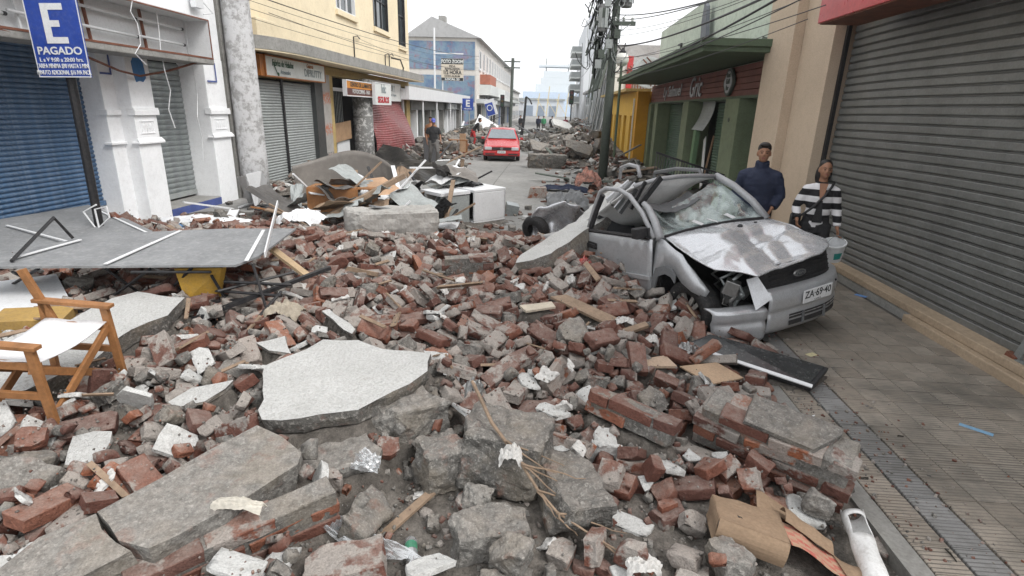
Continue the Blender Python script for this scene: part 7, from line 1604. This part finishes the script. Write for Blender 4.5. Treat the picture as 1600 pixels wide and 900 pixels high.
    def bottle(px, py, z, ang, L, r, lab, capc):
        c = G(px, py, z); t = thing('plastic_bottle', c, lab, 'bottle', (R(80), 0, ang)); q = MB(); q.lathe([(r*.9, 0), (r, .01), (r, L*.62), (r*.7, L*.8), (r*.35, L*.9), (r*.35, L)], 14); q.build('bottle', FILM, t, world=False, smooth=True)
        q = MB(); q.lathe([(r*.42, L*.93), (r*.42, L+.01)], 12); q.build('cap', capc, t, world=False); q = MB(); q.lathe([(r*1.02, L*.2), (r*1.02, L*.5)], 14, cap=False); q.build('label', paint('green_label', (.05, .20, .12), .5), t, world=False)
    bottle(642, 845, .02, R(15), .2, .032, 'clear plastic bottle with a green label on the near soil', M_STEELW); bottle(716, 775, .03, R(60), .13, .022, 'small green bottle lying on bare soil', M_GRTXT)
    q = MB(); c = G(490, 742, .05); q.lathe([(.0, .0), (.035, 0), (.037, .008), (.033, .014), (.0, .014)], 20, Matrix.Translation(c) @ Matrix.Rotation(R(60), 4, 'X')); one('jar_lid', 'round pale lilac lid between the flat grey slab and the concrete beam', 'lid', q, paint('lilac_lid', (.50, .50, .60), .4))
    rgx = random.Random(17); t = thing('dry_branch', G(760, 650, .3), 'dry bare branch with snagged paper lying across the lumps', 'branch')
    main = [(738, 596, .52), (752, 625, .48), (768, 660, .44), (790, 690, .40), (815, 725, .34), (840, 765, .26), (870, 800, .20), (930, 840, .14), (1000, 880, .1)]
    q = MB(); q.tube([G(*p) for p in main], [.011, .012, .011, .010, .009, .008, .007, .005, .003], 7); q.build('stem', M_RAWW, t)
    for k in range(12):
        b = Vector(main[3+k % 5]); px, py = b.x, b.y; dx, dy = rgx.uniform(30, 120), rgx.uniform(20, 60); q = MB(); pts = [G(px+dx*i/5+rgx.uniform(-3, 3), py+dy*i/5+rgx.uniform(-3, 3), max(.02, b.z-.12*i/5)+rgx.uniform(0, .03)) for i in range(6)]; q.tube(pts, [.006, .0055, .005, .004, .003, .002], 5); q.build('twig', M_RAWW, t)
    cl = globals()['cloth']
    cl('paper_wad', 'crumpled silver foil snagged at the top of the dry branch', 741, 612, .44, .055, .05, .09, M_CHROME, 21, 'paper'); cl('paper_wad', 'crumpled white paper caught halfway along the dry branch', 798, 718, .34, .06, .05, .09, M_PAPER, 22, 'paper'); cl('paper_wad', 'white tissue at the lower end of the dry branch', 1005, 885, .1, .08, .05, .06, M_PAPER, 23, 'paper')
    cl('paper_wad', 'white plastic bag lump before the car wheel', 1018, 535, .24, .055, .05, .07, M_PAPER, 24, 'paper'); cl('foil_bag', 'shiny crumpled wrapper bag beside the black television', 1072, 552, .16, .10, .10, .09, M_CHROME, 25, 'wrapper'); cl('paper_wad', 'folded white paper near the plank by the car', 976, 502, .30, .08, .06, .05, M_PAPER, 26, 'paper'); cl('foil_bag', 'crumpled pale wrappers above the brick wall chunk', 1120, 625, .12, .16, .08, .06, M_SIGNW, 27, 'wrapper'); cl('paper_strip', 'pale paper strip lying between the beam and slanting brick chunk', 372, 790, .38, .12, .03, .05, paint('pale_paper', (.48, .45, .39), .9), 28, 'paper')
    cl('dark_bundle', 'dark blue cloth bundle in the road behind the crushed car', 880, 298, -.10, .7, .25, .16, NAVY, 30); cl('patterned_bundle', 'red and white patterned bundle in the road behind the crushed car', 918, 296, -.10, .38, .35, .5, paint('patterned_cloth', (.35, .16, .12), .9, .9, 8, .8, (.5, .45, .42)), 31); cl('grey_bundle', 'grey crumpled fabric beside the tail of the crushed car', 886, 326, -.1, .5, .4, .38, paint('grey_cloth', (.20, .205, .21), .9), 33); cl('red_cloth', 'red and white cloth stuffed between the slab and car door', 913, 424, .3, .1, .1, .16, paint('red_white_cloth', (.36, .06, .05), .9, .8, 9, .7, (.5, .45, .42)), 35)
    q = MB(); c = G(1525, 671, .003); q.box(c, (.045, .20, .003), rot=(0, 0, R(48))); one('blue_strip', 'pale blue plastic strip on the ribbed pavement', 'plastic', q, paint('pale_blue_plastic', (.20, .36, .52), .5))
    q = MB(); c = G(1268, 554, .003); q.box(c, (.10, .06, .003), rot=(0, 0, .5)); one('leaflet', 'small yellow and white leaflet on the wet pavement by the car', 'leaflet', q, paint('leaflet', (.55, .50, .30), .7))
    q = MB(); c = G(1345, 462, .004); q.box(c, (.07, .13, .004), rot=(0, 0, .7)); one('wrapper', 'blue wrapper at the foot of the shutter ledge', 'wrapper', q, paint('blue_wrapper', (.12, .26, .55), .5))
    q = MB(); q.tube([G(968, 246, .0)+Vector((0, 0, .02)), G(985, 264, 0)+Vector((0, 0, .02))], .05, 8); one('fallen_pipe', 'white pipe lying on the pavement before the yellow shop', 'pipe', q, M_STEELW)
    # fence panel lying behind the car roof
    a, b = AY(1022, 268, 9.3), AY(1130, 292, 9.3); t = thing('mesh_panel', (a.x, a.y, 0), 'black steel mesh panel standing behind the crushed car roof', 'panel')
    upv = Vector((.02, .12, .30)); dv = b-a; q = MB(); q.bar(a, b, .03, .03); q.bar(a+upv, b+upv*.6, .03, .03); q.build('frame', M_BLACKP, t)
    for k in range(26): q = MB(); u = k/25; q.bar(a+dv*u, a+dv*u+upv*(1-.4*u)+dv*.02, .012, .008); q.build('bar', M_BLACKP, t)
    for u in (.02, .98): q = MB(); p0 = a+dv*u; q.bar((p0.x, p0.y+.06, 0), p0, .035, .035); q.build('leg', M_BLACKP, t)
small_things()

# ---------------------------------------------------------------- loose pieces thrown on the bed
kinds = {}
def variants(key, n, mat_o, fn):
    L = []
    for k in range(n):
        me, dims = fn(k); me.materials.append(mat_o); me.name = key; L.append((me, arrays(me), dims))
    kinds[key] = L
rg = random.Random(11)
variants('brick', 9, M_BRICK_O, lambda k: (broken_mesh(100+k, BL, BW, BH, [1, 0, 2, 1, 3, 1, 2, 0, 3][k], 2, .010, .22), (BL, BW, BH)))
variants('half_brick', 9, M_BRICK_O, lambda k: (lambda l: (broken_mesh(200+k, l, BW*.97, BH, 2+k % 3, 2, .011, .4), (l, BW, BH)))([.13, .17, .15, .2, .11, .18, .14, .16, .12][k]))
variants('chunk', 9, M_CONC_O, lambda k: (lambda d: (broken_mesh(300+k, *d, 6, 3, .022, .5, 8), (d[0]*.9, d[1]*.9, d[2]*.88)))([(.3, .22, .15), (.22, .2, .13), (.26, .15, .12), (.18, .16, .1), (.34, .2, .12), (.2, .14, .1), (.16, .13, .1), (.28, .24, .1), (.24, .18, .16)][k]))
variants('shard', 8, M_PLAS_O, lambda k: (lambda d: (broken_mesh(400+k, *d, 5, 2, .006, .5), d))([(.22, .16, .025), (.16, .12, .03), (.26, .13, .022), (.12, .1, .025), (.2, .2, .03), (.3, .12, .03), (.14, .09, .02), (.18, .14, .04)][k]))
sb, sc_, sp_ = Stuff(), Stuff(), Stuff()
def inzone(x, y):
    """probability of rubble lying at x, y"""
    if x < -6.9 or x > 2.6: return 0
    d = 1.0
    if y > 8.2: d *= max(.10, 1-(y-8.2)/1.3)
    if x > 1.75:
        if y < 4.3: d *= max(0, 1-(x-1.75)/.18)
        elif y < 6.2: d *= max(0, 1-(x-1.75)/.5)
        else: d *= .5
    if -1.1 < x < 1.4 and y < 2.7: d *= .16
    if x < -5.2: d *= .7
    return d
def clear_view(x, y): return True
def throw(n, key, sink, y0, y1, yp, tilt=.75, jit=.12, flip=.12, x0=-6.8, x1=2.3, embed=.018, cap=.13):
    done = 0; tries = 0; V = kinds[key]
    while done < n and tries < n*6:
        tries += 1
        y = y0+(y1-y0)*rg.random()**yp; x = rg.uniform(x0, x1)
        if rg.random() > inzone(x, y): continue
        me, arr, (l, w_, h_) = rg.choice(V); yaw = rg.uniform(0, 6.28)
        M0 = Matrix.Identity(4)
        if rg.random() < flip:
            M0 = Matrix.Rotation(math.pi/2, 4, 'X'); w_, h_ = h_, w_
        elif rg.random() < .06:
            M0 = Matrix.Rotation(math.pi/2, 4, 'Y'); l, h_ = h_, l
        if rg.random() < .5: M0 = Matrix.Rotation(math.pi, 4, 'X') @ M0
        M = HN.drop(x, y, yaw, l, w_, h_, rg, tilt, jit, embed, .03, cap*rg.uniform(.75, 1.15))
        if M is None: continue
        sink(me, arr, M @ M0); done += 1
    return done
def to_stuff(st): return lambda me, arr, M: st.add(arr, M, rg.random())
LAND = [((-2.9, 2.9), 'beside the wooden folding chair'), ((-1.3, 3.2), 'around the broad white stucco slab'), ((-1.6, 2.1), 'along the long grey concrete beam'), ((1.4, 3.0), 'by the large chunk of red brick wall'), ((1.5, 4.9), 'near the front wheel of the crushed car'), ((.5, 6.6), 'under the slab leaning on the car'), ((-3.6, 5.4), 'under and past the stall tabletop'), ((.1, 2.9), 'about the dry branch'), ((1.1, 2.3), 'by the crushed cardboard box'), ((-2.2, 7.6), 'before the large cement-faced wall block'), ((.2, 4.6), 'before the plank in front of the car'), ((-1.4, 5.2), 'between the stucco slab and upright brickwork lump')]
def to_obj(name, label, cat, group):
    def f(me, arr, M):
        o = bpy.data.objects.new(name, me); COL.objects.link(o); o.matrix_world = M; p = M.translation
        w = min(LAND, key=lambda L: (L[0][0]-p.x)**2+(L[0][1]-p.y)**2)[1]; tag(o, label+' '+w, cat, group)
    return f
# bed of crushed mortar and soil (its surface before the loose pieces land on it)
BEDH = HN.bedh.copy()
variants('bit', 8, M_BRICK_O, lambda k: (lambda d: (broken_mesh(450+k, *d, 4, 1, .008, .45), d))([(.08, .06, .05), (.1, .07, .05), (.06, .05, .04), (.11, .09, .06), (.09, .06, .03), (.07, .07, .05), (.12, .07, .05), (.05, .05, .04)][k]))
for rep in range(3):
    throw(330, 'half_brick', to_stuff(sb), 1.5, 9.6, 1.0, cap=.085)
    throw(200, 'brick', to_stuff(sb), 1.5, 9.2, 1.0, cap=.085)
    throw(300, 'bit', to_stuff(sb), 1.5, 9.8, 1.0, cap=.09)
    throw(150, 'bit', to_stuff(sc_), 1.5, 9.8, 1.0, cap=.09)
    throw(70, 'chunk', to_stuff(sc_), 1.5, 9.4, 1.0, cap=.085)
    throw(40, 'shard', to_stuff(sp_), 1.6, 10, 1.0, cap=.1)
throw(150, 'half_brick', to_stuff(sb), 9, 12.8, 1.0)
throw(150, 'bit', to_stuff(sb), 8.6, 12.8, 1.0)
throw(70, 'shard', to_stuff(sp_), 8, 12.8, 1.0)
oB = to_obj('brick', 'loose clay brick', 'brick', 'loose bricks in the rubble')
oH = to_obj('broken_brick', 'broken brick end', 'brick', 'broken brick ends in the rubble')
oC = to_obj('concrete_chunk', 'jagged grey mortar lump', 'concrete chunk', 'grey lumps in the rubble')
oP = to_obj('plaster_shard', 'thin pale plaster flake', 'plaster', 'plaster flakes on the rubble')
for rep in range(6):
    throw(48, 'brick', oB, 2.0, 7.8, 1.2, cap=.16)
    throw(46, 'half_brick', oH, 1.9, 7.6, 1.2, cap=.17)
    throw(14, 'chunk', oC, 1.9, 7.2, 1.2, cap=.16)
    throw(9, 'shard', oP, 2.0, 7.8, 1.1, cap=.19)
throw(420, 'brick', to_stuff(sb), 4.2, 8.9, 1.0, cap=.20); throw(240, 'half_brick', to_stuff(sb), 4.2, 9.0, 1.0, cap=.20); throw(60, 'chunk', to_stuff(sc_), 4.2, 9.0, 1.0, cap=.2)
for rep in range(2):
    throw(300, 'bit', to_stuff(sb), 1.5, 9.4, 1.2, cap=.19); throw(180, 'bit', to_stuff(sc_), 1.5, 9.4, 1.2, cap=.19); throw(70, 'shard', to_stuff(sp_), 1.6, 9.6, 1.1, cap=.2)
variants('splinter', 5, M_RAWW, lambda k: (lambda dd: (broken_mesh(800+k, *dd, 2, 1, .003, .2), dd))([(.26, .035, .014), (.4, .05, .02), (.18, .025, .012), (.32, .03, .018), (.5, .06, .02)][k]))
variants('paper', 5, M_PAPER, lambda k: (lambda dd: (broken_mesh(820+k, *dd, 2, 3, .02, .3, 14), dd))([(.12, .09, .012), (.16, .11, .012), (.09, .07, .02), (.14, .06, .012), (.1, .1, .025)][k]))
throw(60, 'splinter', to_obj('wood_splinter', 'splintered strip of wood', 'splinter', 'wood splinters on the rubble'), 2.2, 8.6, 1.0, cap=.3)
throw(55, 'paper', to_obj('paper_scrap', 'crumpled dirty paper scrap', 'paper', 'paper scraps on the rubble'), 2.0, 8.8, 1.0, cap=.3)
def fill_bare(n):
    bare = np.argwhere((HN.h-HN.bedh < .012) & ~HN.b); k = 0
    for t_ in range(n):
        j, i = bare[rg.randrange(len(bare))]; x, y = HN.X[i], HN.Y[j]
        if HN.h[j, i]-HN.bedh[j, i] > .012 or rg.random() > inzone(x, y): continue
        key = rg.choice(('bit', 'bit', 'bit', 'half_brick', 'chunk')); me, arr, (l, w_, h_) = rg.choice(kinds[key]); s = .75 if key != 'bit' else rg.uniform(.8, 1.3)
        if -1.0 < x < 1.3 and y < 2.75 and (key != 'bit' or rg.random() < .6): continue
        M = HN.drop(x, y, rg.uniform(0, 6.28), l*s, w_*s, h_*s, rg, .8, .15, .012, .12 if key == 'bit' else .05, .12)
        if M is not None: (sc_ if key == 'chunk' or rg.random() < .3 else sb).add(arr, M @ Matrix.Scale(s, 4), rg.random())
fill_bare(6000)
sb.build('bricks_beyond', M_BRICK_A, 'mass of broken bricks heaped deep across the street', 'rubble')
sc_.build('concrete_rubble', M_CONC_A, 'mass of grey mortar lumps buried in the brick heap', 'rubble')
sp_.build('plaster_rubble', M_PLAS_A, 'litter of small pale plaster flakes over the brick heap', 'rubble')
# gravel and crumbs
gv = [arrays(broken_mesh(500+k, .05, .042, .03, 4, 0, .0, .55)) for k in range(6)]
gs, gs2 = Stuff(), Stuff()
k = 0
while k < 15000:
    y = 1.4+8.8*rg.random()**1.5; x = rg.uniform(-6.5, 2.1)
    if rg.random() > inzone(x, y)+.25: continue
    i = int((x-HN.x0)/HN.r); j = int((y-HN.y0)/HN.r)
    if HN.b[j, i]: continue
    s = rg.choice((.15, .2, .25, .3, .4, .5, .7, .9)); z = HN.h[j, i]
    if z-HN.bedh[j, i] > .035 and (s > .35 or rg.random() < .55): continue
    if x > 1.9 and s > .5: continue
    M = Matrix.Translation((x, y, z+.003*s)) @ Euler((rg.uniform(0, 6), rg.uniform(0, 6), rg.uniform(0, 6))).to_matrix().to_4x4() @ Matrix.Scale(s, 4)
    (gs if rg.random() < .42 else gs2).add(gv[k % 6], M, rg.random()); k += 1
for k in range(900):     # grit that spilled over the kerb onto the pavement
    x = 2.03+abs(rg.gauss(0, .33)); y = 2.0+6.5*rg.random(); s = rg.choice((.15, .2, .25, .35, .5))
    if x > 3.9 or (y > 5.0 and x > 3.0): continue
    M = Matrix.Translation((x, y, .004*s)) @ Euler((rg.uniform(0, 6), rg.uniform(0, 6), rg.uniform(0, 6))).to_matrix().to_4x4() @ Matrix.Scale(s, 4); (gs if rg.random() < .5 else gs2).add(gv[k % 6], M, rg.random())
gs.build('brick_crumbs', M_BRICK_A, 'red brick crumbs scattered through the rubble', 'crumbs')
gs2.build('mortar_crumbs', M_CONC_A, 'grey mortar crumbs scattered through the rubble', 'crumbs')
def bed_mesh():
    st = 2; h = BEDH.copy(); ny, nx = h.shape
    X, Y = HN.X[::st], HN.Y[::st]; Z = h[::st, ::st].copy()
    rs = np.random.RandomState(9); Z = Z+rs.normal(0, .006, Z.shape)
    gx, gy = np.meshgrid(X, Y); lift = np.where(gx > 2.02, Z > .012, np.where(gx < -5.3, Z > .02, Z > -.105))
    lift = lift | (np.roll(lift, 1, 0)) | np.roll(lift, 1, 1)
    Z = np.where(gx > 2.0, np.where(Z > .01, Z, -.15), Z)
    v = np.c_[gx.ravel(), gy.ravel(), Z.ravel()]; m, n = Z.shape; idx = np.arange(m*n).reshape(m, n)
    q = np.stack([idx[:-1, :-1], idx[:-1, 1:], idx[1:, 1:], idx[1:, :-1]], -1)[lift[:-1, :-1] & (gx[:-1, :-1] < 2.6)]
    t = np.concatenate([q[:, [0, 1, 2]], q[:, [0, 2, 3]]]); s = Stuff(); s.add((v, t), Matrix.Identity(4), .5)
    s.build('rubble_bed', M_SOIL, 'dark crushed mortar and soil under the bricks', 'soil')
bed_mesh()

# ---------------------------------------------------------------- rubble further down the street
HFAR = HF(-7.4, 4.4, 12.6, 62.0, .06)
def far_bed():
    gx, gy = np.meshgrid(HFAR.X, HFAR.Y); b = lambda x, y, sx, sy, h: h*np.exp(-((gx-x)/sx)**2-((gy-y)/sy)**2)
    A = np.zeros_like(gx)
    for a in ((-6.2, 15.5, 1.0, 2.2, .30), (-6.0, 19.5, .9, 2.0, .22), (-6.3, 24, .9, 3.0, .25), (-5.6, 30, 1.4, 3.5, .55), (-4.4, 36, 1.6, 4, .75), (-4.6, 43, 1.6, 4, .8), (-5.8, 47, 1.6, 6, .8), (2.6, 22.5, 1.0, 3.0, .22), (1.2, 26.5, 1.6, 2.6, .40), (1.9, 31, 1.5, 3.0, .75), (1.8, 37, 1.6, 4, .9), (2.0, 45, 1.5, 5, 1.1), (2.6, 53, 1.6, 6, 1.2), (.4, 33, .8, 2, .3), (.2, 56, 1.6, 4, .35), (2.2, 15.5, .9, 2.5, .10)): A = np.maximum(A, b(*a))
    HFAR.h = np.where((gx > 2.02) | (gx < -5.44), -.005, -.115)+np.where(A > .03, A, 0); HFAR.bedh = HFAR.h.copy(); HFAR.A = A
far_bed()
fb, fc, fp = Stuff(), Stuff(), Stuff(); rg = random.Random(77)
def far_throw(n, key, st, sc=1.0, y0=12.8, y1=60, cap=.3, base=.06):
    V = kinds[key]; k = 0; tries = 0
    while k < n and tries < n*12:
        tries += 1; y = y0+(y1-y0)*rg.random()**1.4; x = rg.uniform(-7.0, 4.0); i = int((x-HFAR.x0)/.06); j = int((y-HFAR.y0)/.06); a = HFAR.A[j, i]
        if -3.3 < x < -.2 and y < 30: continue
        if x > 2.0 and y < 16 and rg.random() < .6: continue
        if rg.random() > min(1, a*3.5+base): continue
        me, arr, (l, w_, h_) = rg.choice(V); s = sc*rg.uniform(.7, 1.4)
        M = HFAR.drop(x, y, rg.uniform(0, 6.28), l*s, w_*s, h_*s, rg, .8, .2, .03, .5, cap)
        if M is None: continue
        st.add(arr, M @ Matrix.Scale(s, 4), rg.random()); k += 1
far_throw(700, 'half_brick', fb, 1.2); far_throw(420, 'chunk', fc, 1.5); far_throw(380, 'shard', fp, 1.4); far_throw(300, 'brick', fb, 1.1); far_throw(200, 'chunk', fc, 2.6, 26, 60); far_throw(600, 'bit', fc, 1.2, 12.8, 34); far_throw(420, 'shard', fp, .8, 12.8, 40, .3, .12); far_throw(500, 'bit', fb, 1.2, 12.8, 30, .3, .1)
fb.build('far_bricks', M_BRICK_A, 'broken bricks strewn along both sides of the far street', 'rubble'); fc.build('far_concrete', M_CONC_A, 'grey lumps heaped along both sides of the far street', 'rubble'); fp.build('far_plaster', M_PLAS_A, 'pale plaster and paper litter along the far street', 'rubble')
def far_bed_mesh():
    Z = HFAR.bedh[::3, ::3].copy(); X, Y = HFAR.X[::3], HFAR.Y[::3]; A = HFAR.A[::3, ::3]; Z += np.random.RandomState(4).normal(0, .02, Z.shape)*(A > .05); gx, gy = np.meshgrid(X, Y); m, n = Z.shape; idx = np.arange(m*n).reshape(m, n)
    q = np.stack([idx[:-1, :-1], idx[:-1, 1:], idx[1:, 1:], idx[1:, :-1]], -1)[A[:-1, :-1] > .05]; t = np.concatenate([q[:, [0, 1, 2]], q[:, [0, 2, 3]]]); s = Stuff(); s.add((np.c_[gx.ravel(), gy.ravel(), Z.ravel()], t), Matrix.Identity(4), .5); s.build('far_rubble_bed', M_SOIL, 'soil and dust under the far rubble heaps', 'soil')
far_bed_mesh()
def far_planks():
    rgx = random.Random(5); ms = (M_RAWW, M_STEELW, M_GREYSH, M_BLACKP, M_WOODP)
    for k in range(70):
        y = rgx.uniform(17, 56); x = rgx.choice((rgx.uniform(-6.8, -3.6), rgx.uniform(.3, 3.4)))
        if y > 42 and rgx.random() < .5: x = rgx.uniform(-4, 3)
        if -3.2 < x < -.2 and y < 34: continue
        z = HFAR.at(x, y)+.05; a = rgx.uniform(0, 6.28); e = rgx.uniform(-.1, .55); ln = rgx.uniform(.8, 2.4); d = Vector((math.cos(a)*math.cos(e), math.sin(a)*math.cos(e), abs(math.sin(e)))); q = MB(); p = Vector((x, y, z)); q.bar(p-d*.1, p+d*ln, rgx.choice((.08, .14, .3, .5)), .03)
        tag(q.build('strewn_plank', rgx.choice(ms)), 'plank or strip thrown on the rubble heaps down the street', 'plank', 'planks on the far rubble')
    def one(name, label, cat, mb, mat, **k): return tag(mb.build(name, mat, None, **k), label, cat)
    c = AY(765, 196, 42); q = MB(); q.box((c.x, 42, .75), (2.2, .1, 1.1), rot=(-.6, .5, .2)); one('fallen_sign_frame', 'black and white striped panel lying on the rubble behind the red car', 'panel board', q, M_STEELW)
    t = thing('wooden_stool', G(712, 242, 0), 'small open wooden stand beside the walking men', 'stand'); b = G(712, 240, 0)
    for (dx, dy) in ((-.3, 0), (.5, 0), (-.3, .35), (.5, .35), (.1, 0)): q = MB(); q.bx(b.x+dx-.03, b.x+dx+.03, b.y+dy-.03, b.y+dy+.03, -.005, .62); q.build('leg', M_WOOD, t)
    q = MB(); q.bx(b.x-.34, b.x+.54, b.y-.05, b.y+.4, .62, .66); q.build('top', M_WOOD, t); q = MB(); q.bx(b.x+.2, b.x+.5, b.y-.04, b.y-.01, .05, .95); q.build('back_panel', paint('tan_panel2', (.40, .26, .16), .8), t)
    # grey pickup-like wreck and striped awning shape right of the mural building
    for (px, py, w_, h_, m, lab) in ((850, 222, 1.6, .5, M_CONC_O, 'broken pale slab on the heap right of the red car'), (905, 235, 1.4, .7, M_CONC_O, 'tilted pale slab on the heap before the leaning ruin'), (880, 212, 1.8, .6, M_PLAS_O, 'white slab jutting from the heap before the leaning ruin'), (778, 196, 2.0, .9, M_PLAS_O, 'white crumpled slab on the heap behind the red car')):
        p = G(px, py, .5); me = broken_mesh(int(px), w_, 1.0, .16, 5, 3, .03, .4); me.materials.append(m); o = bpy.data.objects.new('fallen_slab', me); COL.objects.link(o); o.location = (p.x, p.y, HFAR.at(p.x, min(p.y, 61))+.2); o.rotation_euler = (.5, .25, .4); tag(o, lab, 'slab')
far_planks()

# ---------------------------------------------------------------- thin sea haze over the whole street
def haze():
    q = MB(); q.bx(-120, 120, -8, 1700, -1.2, 34); m = bpy.data.materials.new('sea_haze'); m.use_nodes = True; t = m.node_tree; t.nodes.clear()
    o = t.nodes.new('ShaderNodeOutputMaterial'); v = t.nodes.new('ShaderNodeVolumePrincipled'); v.inputs['Color'].default_value = (.92, .94, .96, 1); v.inputs['Density'].default_value = .0007; v.inputs['Anisotropy'].default_value = .2
    t.links.new(v.outputs[0], o.inputs['Volume']); ob = q.build('haze', m); tag(ob, kind='stuff')
haze()
